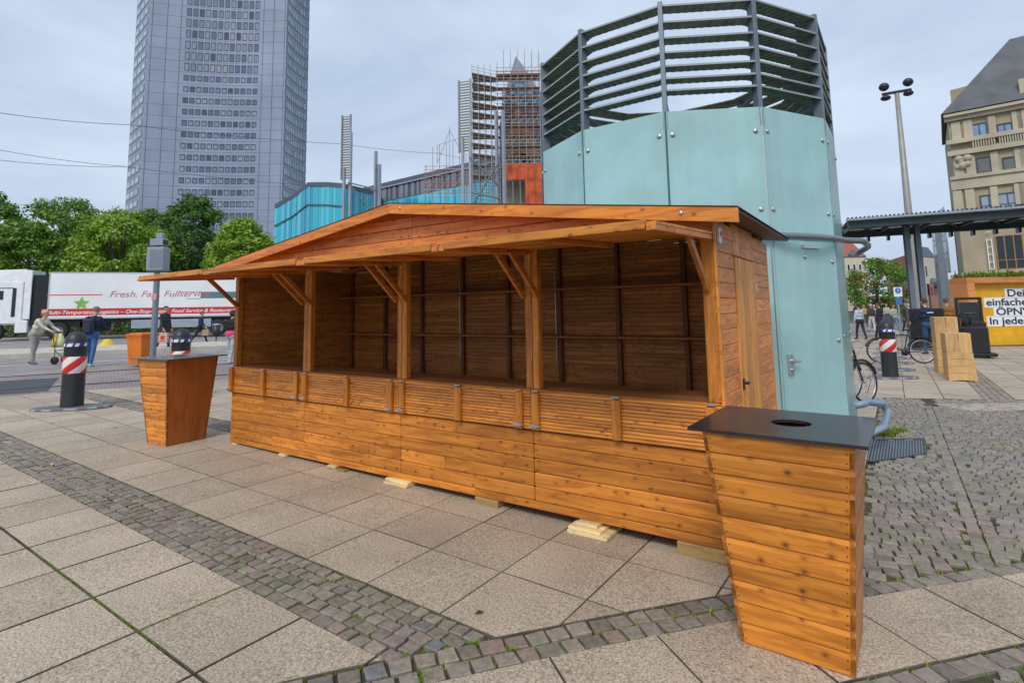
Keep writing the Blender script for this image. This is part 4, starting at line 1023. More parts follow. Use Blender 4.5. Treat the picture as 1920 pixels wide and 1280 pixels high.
q = MB(); q.hexa([wp(-.3, -.4, wz-1.8), wp(WLn, -.4, wz-1.8), wp(WLn, 2, wz), wp(-.3, 2, wz)], [wp(-.3, -.2, wz-1.5), wp(WLn, -.2, wz-1.5), wp(WLn, 2.2, wz+.3), wp(-.3, 2.2, wz+.3)]); q.build('roof', 'wingroof', wing)
q = MB(); s = .5
while s < WLn-1:
    w = rr_.choice((.6, .9, 1.3)); q.hexa([wp(s, -.15, wz-4.7), wp(s+w, -.15, wz-4.7), wp(s+w, 0, wz-4.7), wp(s, 0, wz-4.7)], [wp(s, -.15, wz-1.9), wp(s+w, -.15, wz-1.9), wp(s+w, 0, wz-1.9), wp(s, 0, wz-1.9)]); s += w+rr_.choice((.5, .8, 1.1))
q.build('wall_piers', 'wingroof', wing)
q = MB(); s = .3
while s < WLn-1:
    w = rr_.choice((.7, 1.0, 1.3)); j = rr_.uniform(0, .15); q.add([wp(s, -.3-j, 0), wp(s+w*.95, -.3-j, 0), wp(s+w*.95, -.3-j, wz-4.9), wp(s, -.3-j, wz-4.9)], [(0, 1, 2, 3)]); s += w
q.build('glass_strips', 'cyan2', wing)

# church front under scaffolding
M['limest'] = plain('weathered_sandstone', (.46, .40, .31), .85, vary=.2, vscale=.25); M['churchglass'] = panemat('church_glass', [(0, (.06, .2, .42)), (.35, (.10, .36, .58)), (.6, (.22, .3, .4)), (.8, (.04, .08, .16))])
M['grey2'] = plain('grey_gable', (.25, .28, .34), .6, vary=.1, vscale=.3)
CH = D(968, 400, 90); ch = thing('church_front', 'steep gabled church front of glass and old sandstone with a rose window', 'church', (CH.x, CH.y, zg(-40, 60))); CO = ch.location
cdx = Vector((RT.x, RT.y)).normalized(); cny = Vector((FW.x, FW.y)).normalized()
def cpx(px, py, o=0, t=90): p = D(px, py, t); s = (Vector((p.x, p.y))-Vector((CO.x, CO.y))).dot(cdx); return s, p.z-CO.z
def cp(s, o, z): return (cdx.x*s+cny.x*o, cdx.y*s+cny.y*o, z)
prof = [cpx(932, 400), cpx(936, 230), cpx(950, 150), cpx(967, 90), cpx(990, 122), cpx(1012, 160), cpx(1040, 230), cpx(1042, 400)]
q = MB(); n = len(prof); prof[0] = (prof[0][0], 0); prof[-1] = (prof[-1][0], 0)
q.add([cp(s, 0, z) for s, z in prof]+[cp(s, 20, z) for s, z in prof], [tuple(range(n)), tuple(range(2*n-1, n-1, -1))]+[(i, n+i, n+(i+1) % n, (i+1) % n) for i in range(n)]); q.build('gable_wall', 'grey2', ch)
q = MB()
for k in range(26):
    for j in range(9):
        px, py = 940+j*8.5, 132+k*7.5
        if py < 160 and abs(px-968) > (py-105)*.45: continue
        if 205 < py and 952 < px < 1004: continue
        s, z = cpx(px, py); s1, z1 = cpx(px+7.6, py+6.4); q.add([cp(s, -.2, z1), cp(s1, -.2, z1), cp(s1, -.2, z), cp(s, -.2, z)], [(0, 1, 2, 3)])
q.build('glazing', 'churchglass', ch)
q = MB(); pr = [cpx(*p) for p in ((940, 400), (945, 270), (958, 228), (970, 190), (982, 228), (1004, 262), (1012, 300), (1012, 400))]; pr[0] = (pr[0][0], 0); pr[-1] = (pr[-1][0], 0); n = len(pr)
q.add([cp(s, -1.2, z) for s, z in pr]+[cp(s, -.3, z) for s, z in pr], [tuple(range(n))]+[(i, n+i, n+(i+1) % n, (i+1) % n) for i in range(n)]); q.build('sandstone_front', 'limest', ch)
q = MB(); s0, z0 = cpx(973, 308); mt = Matrix.Translation(cp(s0, -1.3, z0)) @ Matrix(((cdx.x, -cny.x, 0, 0), (cdx.y, -cny.y, 0, 0), (0, 0, 1, 0), (0, 0, 0, 1))) @ Matrix.Rotation(R(90), 4, 'X')
mt = Matrix.Translation(cp(s0, -1.25, z0)) @ Vector((cny.x, cny.y, 0)).to_track_quat('Z', 'Y').to_matrix().to_4x4()
q.lathe([(1.9, -.3), (2.3, -.3), (2.3, .2), (1.9, .2), (1.9, -.3)], 28, mt, False)
for k in range(8): a = k*math.pi/4; q.beam(mt @ Vector((.5*math.cos(a), .5*math.sin(a), -.15)), mt @ Vector((1.95*math.cos(a), 1.95*math.sin(a), -.15)), .12, .12)
q.lathe([(.4, -.25), (.6, -.25), (.6, .1), (.4, .1), (.4, -.25)], 14, mt, False); rw_ = q.build('rose_window', plain('pale_stone', (.48, .42, .31), .8), ch)
q = MB(); q.lathe([(0, .05), (1.9, .05)], 24, mt, False); q.build('pane', 'black', rw_)
# gablet pinnacle and tracery on top
sc_ = thing('scaffolding', 'steel tube scaffolding with plank decks climbing the church front', 'scaffolding', (CH.x, CH.y, zg(-40, 60)))
M['sctube'] = plain('scaffold_tube', (.45, .40, .38), .5, .3); M['deck'] = plain('scaffold_deck', (.34, .26, .21), .8, vary=.15); M['orangetube'] = plain('orange_guard', (.50, .16, .07), .6); M['net'] = plain('orange_net', (.56, .10, .035), .8, vary=.25, vscale=.6)  # tube and deck colours lightened to paint in distance haze
tb, dk, og = MB(), MB(), MB()
levels = [140, 152, 170, 188, 206, 224, 243, 262, 281, 300, 319, 338]
colpx = [888, 899, 910, 921, 932, 944, 957, 970, 983, 996, 1009]
for px in colpx:
    top = 150 if px < 932 else (135 if px < 944 else 110)
    for o in (-3.0, -4.4 if px >= 930 else -6.5):
        s, z = cpx(px, top-8); tb.tube([cp(s, o, 0), cp(s, o, z)], .05, 5)
for li, y in enumerate(levels):
    sL, z = cpx(888, y+6 if li else y+10); sM, _ = cpx(930, y); sR, _ = cpx(1012, y)
    if y >= 150:
        dk.hexa([cp(sL, -6.5, z), cp(sM, -4.6, z), cp(sM, -2.8, z), cp(sL, -3.0, z)], [cp(sL, -6.5, z+.12), cp(sM, -4.6, z+.12), cp(sM, -2.8, z+.12), cp(sL, -3.0, z+.12)])
        if False: dk.hexa([cp(sL-.4, -7.2, z), cp(sL+1.7, -7.2, z), cp(sL+1.7, -2.8, z), cp(sL-.4, -2.8, z)], [cp(sL-.4, -7.2, z+.1), cp(sL+1.7, -7.2, z+.1), cp(sL+1.7, -2.8, z+.1), cp(sL-.4, -2.8, z+.1)])
        for h in (.6, 1.1): tb.tube([cp(sL, -6.5, z+h), cp(sM, -4.5, z+h)], .035, 4)
    dk.hexa([cp(sM, -4.4, z), cp(sR, -4.4, z), cp(sR, -3.0, z), cp(sM, -3.0, z)], [cp(sM, -4.4, z+.1), cp(sR, -4.4, z+.1), cp(sR, -3.0, z+.1), cp(sM, -3.0, z+.1)])
    for h in (.5, 1.05): (og if li % 2 else tb).tube([cp(sM, -4.45, z+h), cp(sR, -4.45, z+h)], .05, 4)
    if li % 2 == 0:
        for k in range(5, 10): s1, _ = cpx(colpx[k], y); s2, _ = cpx(colpx[k+1], y); tb.tube([cp(s1, -4.5, z), cp(s2, -4.5, z+1.6)], .035, 4)
tb.build('tubes', 'sctube', sc_); dk.build('plank_decks', 'deck', sc_); og.build('orange_guard_rails', 'orangetube', sc_)
q = MB(); s0, z1 = cpx(944, 322); s1, _ = cpx(1013, 322); _, z0 = cpx(944, 376)
for (a, b, zz0, zz1) in ((s0, s1, z1-2.3, z1+.2), (s1-2.6, s1, 0, z1)):
    n = 16
    for k in range(n): t0, t1 = k/n, (k+1)/n; q.quad(cp(a+(b-a)*t0, -4.7-.15*math.sin(k*1.7), zz0), cp(a+(b-a)*t1, -4.7-.15*math.sin((k+1)*1.7), zz0), cp(a+(b-a)*t1, -4.7-.1*math.sin(k+1), zz1), cp(a+(b-a)*t0, -4.7-.1*math.sin(k), zz1))
q.build('safety_net', 'net', sc_)
# lower scaffold in front of the wing
s2_ = thing('scaffolding', 'low scaffolding with thin red guard rails in front of the turquoise wing', 'scaffolding', (CH.x, CH.y, zg(-40, 60)))
tb, og = MB(), MB()
for px in range(806, 940, 12):
    s, z = cpx(px, 322-(px-806)*.3-(30 if px in (818, 830, 842, 854) else 0)); tb.tube([cp(s, -5, 0), cp(s, -5, z)], .05, 4)
for y in (325, 337, 350, 362, 374):
    s0, za = cpx(803, y+6); s1, zb2 = cpx(940, y-6); (og if y in (337, 350) else tb).tube([cp(s0, -5.1, za), cp(s1, -5.1, za)], .06, 4)
    og.tube([cp(s0, -5.1, za+.5), cp(s1, -5.1, za+.5)], .04, 4)
for k in range(6): s0, za = cpx(806+k*22, 376); s1, zb2 = cpx(826+k*22, 345); tb.tube([cp(s0, -5.2, za), cp(s1, -5.2, zb2)], .04, 4)
for (x0, y0, x1, y1) in ((826, 320, 848, 258), (848, 258, 870, 300), (826, 318, 826, 285), (848, 330, 848, 250), (826, 300, 870, 310), (828, 285, 868, 272)): a, za = cpx(x0, y0); b, zb2 = cpx(x1, y1); tb.tube([cp(a, -5, za), cp(b, -5, zb2)], .045, 4)
tb.build('tubes', 'sctube', s2_); og.build('red_guard_rails', 'orangetube', s2_)

# corner building at the right
M['beige'] = plain('cream_stone', (.40, .33, .225), .8, vary=.12, vscale=.35); M['beige2'] = plain('light_cornice_stone', (.50, .44, .33), .8, vary=.1, vscale=.4); M['slate'] = plain('slate_roof', (.105, .11, .12), .55, vary=.15, vscale=.5)
M['skyglass'] = plain('reflecting_pane', (.22, .35, .50), .1, vary=.2, vscale=.5); M['blind'] = plain('blind_pane', (.14, .15, .15), .5, vary=.1); M['woodframe'] = plain('brown_window_wood', (.36, .20, .08), .6); M['darkpane'] = plain('dark_pane', (.02, .03, .035), .1)
ba, bb = D(1785, 300, 70), D(2060, 300, 61.5); bl = thing('corner_building', 'cream stone corner building with steep slate roof and balustrade', 'building', (ba.x, ba.y, zg(14, 60))); BO = bl.location
bd_ = Vector((bb.x-ba.x, bb.y-ba.y)); BL = bd_.length; bd_.normalize(); bn = Vector((bd_.y, -bd_.x))
if bn.dot(Vector((CAM.x-ba.x, CAM.y-ba.y))) < 0: bn = -bn
def bp(s, o, z): return (bd_.x*s+bn.x*o, bd_.y*s+bn.y*o, z-BO.z)
def bpx(px, py, o=0):
    p = onplane(px, py, (ba.x+bn.x*o, ba.y+bn.y*o, 0), (bn.x, bn.y, 0)); return (Vector((p.x-ba.x, p.y-ba.y))).dot(bd_), p.z
def bbox(mb, s0, s1, o0, o1, z0, z1): mb.hexa([bp(s0, o1, z0), bp(s1, o1, z0), bp(s1, o0, z0), bp(s0, o0, z0)], [bp(s0, o1, z1), bp(s1, o1, z1), bp(s1, o0, z1), bp(s0, o0, z1)])
_, zc0 = bpx(1800, 219); q = MB(); lb3 = D(1774, 300, 84); lv = Vector((lb3.x-ba.x, lb3.y-ba.y)); sB, oB = lv.dot(bd_), lv.dot(bn); q.hexa([bp(0, 0, -.3), bp(BL, 0, -.3), bp(BL, oB, -.3), bp(sB, oB, -.3)], [bp(0, 0, zc0), bp(BL, 0, zc0), bp(BL, oB, zc0), bp(sB, oB, zc0)]); q.build('wall', 'beige', bl); w = 0
q = MB()
for (y0, y1, o) in ((226, 219, .5), (219, 214, .9), (292, 283, .55), (270, 262, .65), (356, 335, .35), (337, 331, .55), (520, 512, .4)):
    q = MB(); _, za = bpx(1800, y0); _, zb2 = bpx(1800, y1); bbox(q, -.35 if o > .3 else 0, BL, 0, o, za, zb2); q.build('cornice', 'beige2', bl)
q = MB()
for px in range(1826, 1990, 5):
    if 1870 < px < 1876: continue
    s, z0 = bpx(px, 286-(px-1800)*.13, .5); z1 = z0+1.0; q.beam(bp(s, .5, bpx(1800, 283)[1]), bp(s, .5, bpx(1800, 270)[1]), .13, .13)
q.build('balustrade', 'beige2', bl)
def bwin(px0, px1, y0, y1, frame, pane, mull=1, par=bl):
    s0, z1 = bpx(px0, y0); s1, z0 = bpx(px1, y1); z1 = bpx((px0+px1)/2, y0)[1]; z0 = bpx((px0+px1)/2, y1)[1]
    q = MB(); f = .12
    for (a, b, c, d) in ((s0, s0+f, z0, z1), (s1-f, s1, z0, z1), (s0+f, s1-f, z1-f, z1), (s0+f, s1-f, z0, z0+f)): bbox(q, a, b, 0, .14, c, d)
    for k in range(mull): sm_ = s0+(s1-s0)*(k+1)/(mull+1); bbox(q, sm_-.05, sm_+.05, 0, .12, z0+f, z1-f)
    bbox(q, s0+f, s1-f, 0, .11, z0+(z1-z0)*.27, z0+(z1-z0)*.27+.07)
    w_ = q.build('window', frame, par); q = MB(); bbox(q, s0+f, s1-f, 0, .05, z0+f, z1-f); q.build('pane', pane, w_)
    q = MB(); bbox(q, s0-.2, s1+.2, 0, .22, z0-.22, z0-.02); q.build('sill', 'beige2', w_)
for i, px in enumerate((1820, 1868, 1930, 1978)): bwin(px, px+34, 231, 266, 'winframe', 'skyglass')
for i, px in enumerate((1829, 1878, 1940, 1988)): bwin(px, px+33, 294, 334, 'winframe', 'blind', 0)
bwin(1836, 1910, 363, 392, 'winframe', 'pane_l', 3); bwin(1932, 2000, 363, 392, 'winframe', 'pane_l', 3)
bwin(1864, 1925, 440, 505, 'woodframe', 'darkpane', 2); bwin(1935, 1995, 440, 505, 'woodframe', 'darkpane', 2)
q = MB()
for px in (1852, 1861): s, _ = bpx(px, 470); q.beam(bp(s, .3, bpx(1855, 505)[1]), bp(s, .3, bpx(1855, 448)[1]), .1, .1)
for k in range(7): z = bpx(1855, 505)[1]+k*.9; s, _ = bpx(1852, 470); s1, _ = bpx(1861, 470); q.beam(bp(s, .3, z), bp(s1, .3, z), .07, .07)
q.build('scaffold_ladder', 'white', bl)
q = MB()
for px in (1797, 1820, 1866, 1914, 1924):
    if px == 1866: w_ = .7
    else: w_ = .9
    s, _ = bpx(px, 380); q = MB(); bbox(q, s-w_/2, s+w_/2, 0, .35, bpx(1800, 395)[1], bpx(1800, 358)[1])
    q.build('pilaster', 'beige2', bl); q = MB(); s, _ = bpx(px, 310); bbox(q, s-w_/2, s+w_/2, 0, .2, bpx(1800, 335)[1], bpx(1800, 294)[1]); 
    q.build('pilaster', 'beige2', bl); q = MB(); s, _ = bpx(px-4, 250); bbox(q, s-w_/2, s+w_/2, 0, .2, bpx(1800, 262)[1], bpx(1800, 228)[1]); q.build('pilaster', 'beige2', bl)
q = MB(); s, z = bpx(1808, 312)
for k in range(9): q.sphere(bp(s+random.uniform(-.7, .7), .1, z+random.uniform(-1.6, 1.6)), random.uniform(.3, .55), 8, 6)
q.build('relief_ornament', 'beige2', bl)
ztop = bpx(1893, 74)[1]; ztop = D(1893, 74, 72).z
q = MB(); zc1 = zc0+.6; ap = D(1893, 74, 72); av = Vector((ap.x-ba.x, ap.y-ba.y)); sP, oP = av.dot(bd_), av.dot(bn) 
v = [bp(-.6, .6, zc1), bp(BL, .6, zc1), bp(BL, oB, zc1), bp(sB-.3, oB, zc1), bp(sP, oP, ztop), bp(BL, oP, ztop), bp(BL, oP-1.5, ztop), bp(sP+.5, oP-1.5, ztop)]
q.add(v, [(0, 1, 5, 4), (1, 2, 6, 5), (2, 3, 7, 6), (3, 0, 4, 7), (4, 5, 6, 7), (3, 2, 1, 0)]); q.build('roof', 'slate', bl)
q = MB(); s, z = bpx(1932, 175); q.hexa([bp(s-.9, .0, z-1.6), bp(s+1.6, .0, z-1.6), bp(s+1.6, -4, z-1.6), bp(s-.9, -4, z-1.6)], [bp(s-.9, .0, z+2), bp(s+1.6, .0, z+2), bp(s+1.6, -4, z+2), bp(s-.9, -4, z+2)]); q.build('dormer', 'beige2', bl)
q = MB(); a3 = D(1781, 170, 78); b3 = D(1822, 165, 76); dd = Vector((a3.x-CAM.x, a3.y-CAM.y)).normalized()*5
q.hexa([(p[0]-BO.x, p[1]-BO.y, 0) for p in ((a3.x, a3.y), (b3.x, b3.y), (b3.x+dd.x, b3.y+dd.y), (a3.x+dd.x, a3.y+dd.y))], [(p[0]-BO.x, p[1]-BO.y, a3.z-BO.z) for p in ((a3.x, a3.y), (b3.x, b3.y), (b3.x+dd.x, b3.y+dd.y), (a3.x+dd.x, a3.y+dd.y))]); q.build('rear_wing', 'beige', bl)
# street beyond
def block(name, label, x0, x1, ytop, t0, t1, wall, rooff=None, roofh=0, wins=(), depth=12, panes='darkpane', frm='white'):
    a, b = D(x0, 590, t0), D(x1, 590, t1); zt = D((x0+x1)/2, ytop, (t0+t1)/2).z
    o = thing(name, label, 'building', (a.x, a.y, zg(8, 60))); O = o.location; d = Vector((b.x-a.x, b.y-a.y)); L_ = d.length; d.normalize(); n = Vector((a.x-CAM.x, a.y-CAM.y)).normalized()
    if n.dot(Vector((a.x-CAM.x, a.y-CAM.y))) < 0: n = -n
    def P(s, k, z): return (d.x*s+n.x*k, d.y*s+n.y*k, z-O.z)
    q = MB(); q.hexa([P(0, 0, 0), P(L_, 0, 0), P(L_, depth, 0), P(0, depth, 0)], [P(0, 0, zt), P(L_, 0, zt), P(L_, depth, zt), P(0, depth, zt)]); q.build('wall', wall, o)
    if rooff:
        q = MB(); i_ = min(L_*.3, 3); v = [P(-.3, -.3, zt), P(L_+.3, -.3, zt), P(L_+.3, depth, zt), P(-.3, depth, zt), P(i_, 3, zt+roofh), P(L_-i_, 3, zt+roofh), P(L_-i_, depth-3, zt+roofh), P(i_, depth-3, zt+roofh)]
        q.add(v, [(0, 1, 5, 4), (1, 2, 6, 5), (2, 3, 7, 6), (3, 0, 4, 7), (4, 5, 6, 7)]); q.build('roof', rooff, o)
    for (s0, s1, z0, z1) in wins:
        q = MB(); f = .12; A, B_ = L_*s0, L_*s1; za, zb2 = zt*z0, zt*z1
        for (u, v_, c, e) in ((A, A+f, za, zb2), (B_-f, B_, za, zb2), (A+f, B_-f, za, za+f), (A+f, B_-f, zb2-f, zb2)): q.hexa([P(u, -.1, c), P(v_, -.1, c), P(v_, .02, c), P(u, .02, c)], [P(u, -.1, e), P(v_, -.1, e), P(v_, .02, e), P(u, .02, e)])
        w_ = q.build('window', frm, o); q = MB(); q.add([P(A+f, -.04, za+f), P(B_-f, -.04, za+f), P(B_-f, -.04, zb2-f), P(A+f, -.04, zb2-f)], [(0, 1, 2, 3)]); q.build('pane', panes, w_)
    return o, P, L_, zt
M['cream'] = plain('cream_plaster', (.62, .58, .46), .8); M['redpane'] = plain('red_brown_pane', (.16, .04, .05), .4); M['redroof'] = plain('red_tiles', (.33, .11, .08), .8); M['ochre'] = plain('ochre_plaster', (.48, .36, .18), .8); M['pink'] = plain('pink_stone', (.42, .20, .15), .8); M['glassgrey'] = plain('grey_glass_front', (.28, .34, .38), .2, vary=.3, vscale=.3)
ws = [(.10+.16*k, .22+.16*k, z0, z1) for z0, z1 in ((.62, .84), (.27, .51)) for k in range(3)]
o, P, L_, zt = block('town_house', 'cream house with dark domed roof and narrow red-brown windows in the side street', 1727, 1764, 480, 108, 112, 'cream', 'slateroof', 2.2, ws, panes='redpane')
q = MB(); q.hexa([P(L_*.55, -1.2, zt*.0), P(L_*.98, -1.2, 0), P(L_*.98, 0, 0), P(L_*.55, 0, 0)], [P(L_*.55, -1.2, zt*.5), P(L_*.98, -1.2, zt*.5), P(L_*.98, 0, zt*.5), P(L_*.55, 0, zt*.5)]); bay = q.build('bay', 'pink', o)
q = MB()
for k in range(2): q.hexa([P(L_*(.60+.19*k), -1.25, zt*.28), P(L_*(.72+.19*k), -1.25, zt*.28), P(L_*(.72+.19*k), -1.2, zt*.28), P(L_*(.60+.19*k), -1.2, zt*.28)], [P(L_*(.60+.19*k), -1.25, zt*.43), P(L_*(.72+.19*k), -1.25, zt*.43), P(L_*(.72+.19*k), -1.2, zt*.43), P(L_*(.60+.19*k), -1.2, zt*.43)])
q.build('bay_windows', 'redpane', bay)
q = MB(); c = P(L_*.77, -.6, zt*.5); q.sphere(c, L_*.15, 14, 8, (1, .6, .9)); q.build('bay_dome', 'slateroof', bay)
block('glass_fronted_building', 'grey glass fronted building beside the cream stone corner building', 1762, 1792, 395, 92, 80, 'glassgrey', None, 0, [(.08+.3*k, .3+.3*k, z0, z0+.13) for k in range(3) for z0 in (.2, .38, .56, .74)], panes='skyglass', frm='greymetal')
block('side_street_house', 'ochre house with steep red roof behind the street tree', 1668, 1716, 505, 118, 100, 'ochre', 'redroof', 2.5, [(.15+.28*k, .3+.28*k, z0, z0+.16) for k in range(3) for z0 in (.25, .5, .74)])
block('distant_house', 'pale house with red hipped roof just right of the glass drum', 1560, 1632, 480, 125, 125, 'cream', 'redroof', 3.5, [(.5+.15*k, .58+.15*k, z0, z0+.12) for k in range(3) for z0 in (.5, .74)])
# ------------------------------------------------------------------ tram stop roof, masts, wires
M['canopymetal'] = plain('dark_green_steel', (.045, .065, .07), .45, .3); M['canopyglass'] = plain('canopy_glass', (.42, .50, .50), .15, vary=.1, coat=.5); M['palesteel'] = plain('pale_steel', (.33, .37, .42), .4, .3)
ca, cb2 = D(1588, 430, 25), D(1960, 430, 22.1); cz = 5.45
cn = thing('tram_stop_roof', 'long flat glass and steel tram stop roof on a twin steel column', 'canopy', (ca.x, ca.y, zg(ca.x, ca.y))); KO = cn.location
kd = Vector((cb2.x-ca.x, cb2.y-ca.y)); KL = kd.length+4; kd.normalize(); kn = Vector((-kd.y, kd.x))
if kn.dot(Vector((ca.x-CAM.x, ca.y-CAM.y))) < 0: kn = -kn
def kp(s, o, z): return (kd.x*s+kn.x*o, kd.y*s+kn.y*o, z-KO.z)
def kbox(mb, s0, s1, o0, o1, z0, z1): mb.hexa([kp(s0, o0, z0), kp(s1, o0, z0), kp(s1, o1, z0), kp(s0, o1, z0)], [kp(s0, o0, z1), kp(s1, o0, z1), kp(s1, o1, z1), kp(s0, o1, z1)])
q = MB(); kbox(q, 0, KL, 0, .12, cz-.12, cz-.02); kbox(q, 0, KL, 4.3, 4.4, cz-.3, cz-.05); q.build('eaves_edge', 'palesteel', cn)
q = MB(); kbox(q, .1, KL, .13, 4.25, cz-.06, cz-.03); q.build('glass_roof', 'canopyglass', cn)
q = MB(); kbox(q, .1, KL, .25, .5, cz-.42, cz-.14); q.build('front_beam', 'canopymetal', cn)
q = MB(); kbox(q, .1, KL, 3.95, 4.25, cz-.50, cz-.14); kbox(q, .1, KL, 2.2, 2.28, cz-.22, cz-.12); q.build('rear_beam', 'canopymetal', cn)
q = MB()
for k in range(9):
    s = .3+k*1.6; q.beam(kp(s, .4, cz-.25), kp(s, 4.1, cz-.25), .08, .16)
    q.beam(kp(s, .5, cz-.3), kp(s+1.6, 4.0, cz-.3), .04, .04); q.beam(kp(s+1.6, .5, cz-.3), kp(s, 4.0, cz-.3), .04, .04)
q.build('cross_bracing', 'canopymetal', cn)
q = MB()
for k in range(14): s = .5+k*.85; kbox(q, s, s+.1, 4.0, 4.4, cz-.72, cz-.5)
q.build('hangers', 'black', cn)
q = MB()
for k in range(90): s = .05+k*.16; kbox(q, s, s+.06, -.02, .1, cz-.02, cz+.03)
q.build('roof_edge_teeth', 'black', cn)
sC = (Vector((D(1704, 500, 27).x-ca.x, D(1704, 500, 27).y-ca.y))).dot(kd)
for off in (-.22, .2):
    q = MB(); s = sC+off
    kbox(q, s-.1, s+.1, 2.3, 2.34, -.3, cz-.2); kbox(q, s-.1, s+.1, 2.7, 2.74, -.3, cz-.2); kbox(q, s-.02, s+.02, 2.34, 2.7, -.3, cz-.2); q.build('column', 'greymetal', cn)
q = MB(); s2 = sC+5.6
kbox(q, s2-.16, s2+.16, 2.2, 2.6, -.3, cz-.2); q.build('column', 'greymetal', cn)

# light mast with round spotlights
lm = thing('light_mast', 'tall tapered grey lighting mast carrying round spotlights on a cross arm', 'light mast', (8.3, 38.9, zg(8.3, 38.9)))
q = MB(); q.lathe([(.24, -.2), (.22, 6), (.13, 15.3), (0, 15.35)], 14); q.lathe([(.34, 7.0), (.34, 7.15)], 14); q.build('mast', plain('mast_grey', (.30, .29, .27), .5, .2), lm)
q = MB(); rx, ry = RT.x, RT.y; q.beam((-.95*rx, -.95*ry, 15.25), (.95*rx, .95*ry, 15.55), .12, .16); q.build('cross_arm', 'black', lm)
for sx in (-1, 1):
    q = MB(); c = Vector((sx*.8*rx, sx*.8*ry, 15.9+sx*.15)); q.sphere(c, .30, 14, 8, (1, 1, .9)); q.build('spotlight', 'black', lm)
    q = MB(); c = Vector((sx*.75*rx, sx*.75*ry, 15.15+sx*.15)); q.sphere(c, .3, 12, 7, (1, 1, .55)); q.build('spotlight', 'black', lm)

# louvred light panels on posts beyond the hut
M['olive'] = plain('olive_louvre', (.20, .19, .10), .5, .2)
def louvre_mast(label, px, ytop, ybot, t, w, posts, nl):
    b = D(px, 400, t); o = thing('louvre_mast', label, 'light mast', (b.x, b.y, zg(b.x, b.y)), 0, 'louvred masts beyond the hut'); O = o.location
    zt, zb2 = D(px, ytop, t).z-O.z, D(px, ybot, t).z-O.z; d = Vector((RT.x, RT.y, 0)).normalized(); n = Vector((FW.x, FW.y, 0)).normalized(); d = (d*.96-n*.28).normalized(); n = Vector((-d.y, d.x, 0))
    q = MB()
    for k in range(nl):
        z = zb2+(zt-zb2)*(k+.5)/nl; h = (zt-zb2)/nl
        q.hexa([d*-w/2-n*.07+Vector((0, 0, z-h*.45)), d*w/2-n*.07+Vector((0, 0, z-h*.45)), d*w/2+Vector((0, 0, z+h*.2)), d*-w/2+Vector((0, 0, z+h*.2))], [d*-w/2-n*.055+Vector((0, 0, z-h*.35)), d*w/2-n*.055+Vector((0, 0, z-h*.35)), d*w/2+Vector((0, 0, z+h*.32)), d*-w/2+Vector((0, 0, z+h*.32))])
    q.build('louvres', 'olive', o)
    q = MB()
    for s in (-w/2, w/2): q.beam(d*s+Vector((0, 0, zb2)), d*s+Vector((0, 0, zt+.05)), .05, .12, up=(n.x, n.y, 0))
    q.build('side_rails', 'palesteel', o)
    for s in posts:
        q = MB(); q.beam(d*s[0]+Vector((0, 0, -.2)), d*s[0]+Vector((0, 0, s[1]*(zb2+.6))), .1, .13, up=(n.x, n.y, 0)); q.build('post', 'palesteel', o)
    return o
louvre_mast('slim olive louvred mast left of the hut ridge, beside the turquoise glass', 647, 210, 335, 26, .46, ((-.08, 1.0), (.26, 1.2)), 25)
louvre_mast('olive louvred mast between the hut ridge and the scaffolded church', 873, 140, 282, 22, .50, ((-.1, 1.0), (.22, 1.0)), 26)
def bare(label, px, ytop, t, posts):
    b = D(px, 400, t); o = thing('steel_post', label, 'post', (b.x, b.y, zg(b.x, b.y)), 0, 'bare steel posts behind the hut'); O = o.location; zt = D(px, ytop, t).z-O.z
    for s, f in posts: q = MB(); q.beam((RT.x*s, RT.y*s, -.2), (RT.x*s, RT.y*s, zt*f), .1, .14); q.build('upright', 'palesteel', o)
    return o
bare('thin pair of grey steel posts near the hut ridge', 707, 280, 26, ((-.08, 1.0), (.1, .93)))
bare('thick pair of grey steel posts in front of the scaffolded church', 938, 200, 22, ((-.1, 1.0), (.18, 1.0)))
br = thing('mesh_screen', 'grey wire mesh screen with diagonal braces in front of the church scaffolding', 'screen', (0, 0, 0))
br2 = thing('mesh_screen', 'grey wire mesh screen with diagonal braces left of the hut ridge', 'screen', (0, 0, 0))
q = MB()
for (x0, y0, x1, y1, t0, t1) in ((652, 342, 705, 355, 26, 26), (652, 342, 700, 400, 26, 26)): q.tube([D(x0, y0, t0), D(x1, y1, t1)], .035, 5)
q.build('braces', 'greymetal', br2); q = MB()
for (x0, y0, x1, y1, t0, t1) in ((880, 295, 938, 350, 22, 22), (880, 395, 938, 300, 22, 22), (880, 360, 938, 372, 22, 22)): q.tube([D(x0, y0, t0), D(x1, y1, t1)], .035, 5)
q.build('braces', 'greymetal', br)
q = MB()
for k in range(16):
    y = 296+k*6.4; q.tube([D(884, y, 22.2), D(936, y+4, 22.2)], .008, 3)
for k in range(14): q.tube([D(884+k*4, 296, 22.2), D(884+k*4, 396, 22.2)], .008, 3)
q.build('wire_mesh', 'greymetal', br); q = MB()
for k in range(12): y = 365+k*5; q.tube([D(655, y, 26.2), D(705, y-8, 26.2)], .01, 3)
for k in range(10): q.tube([D(657+k*5, 362, 26.2), D(657+k*5, 420, 26.2)], .01, 3)
q.build('wire_mesh', 'greymetal', br2)
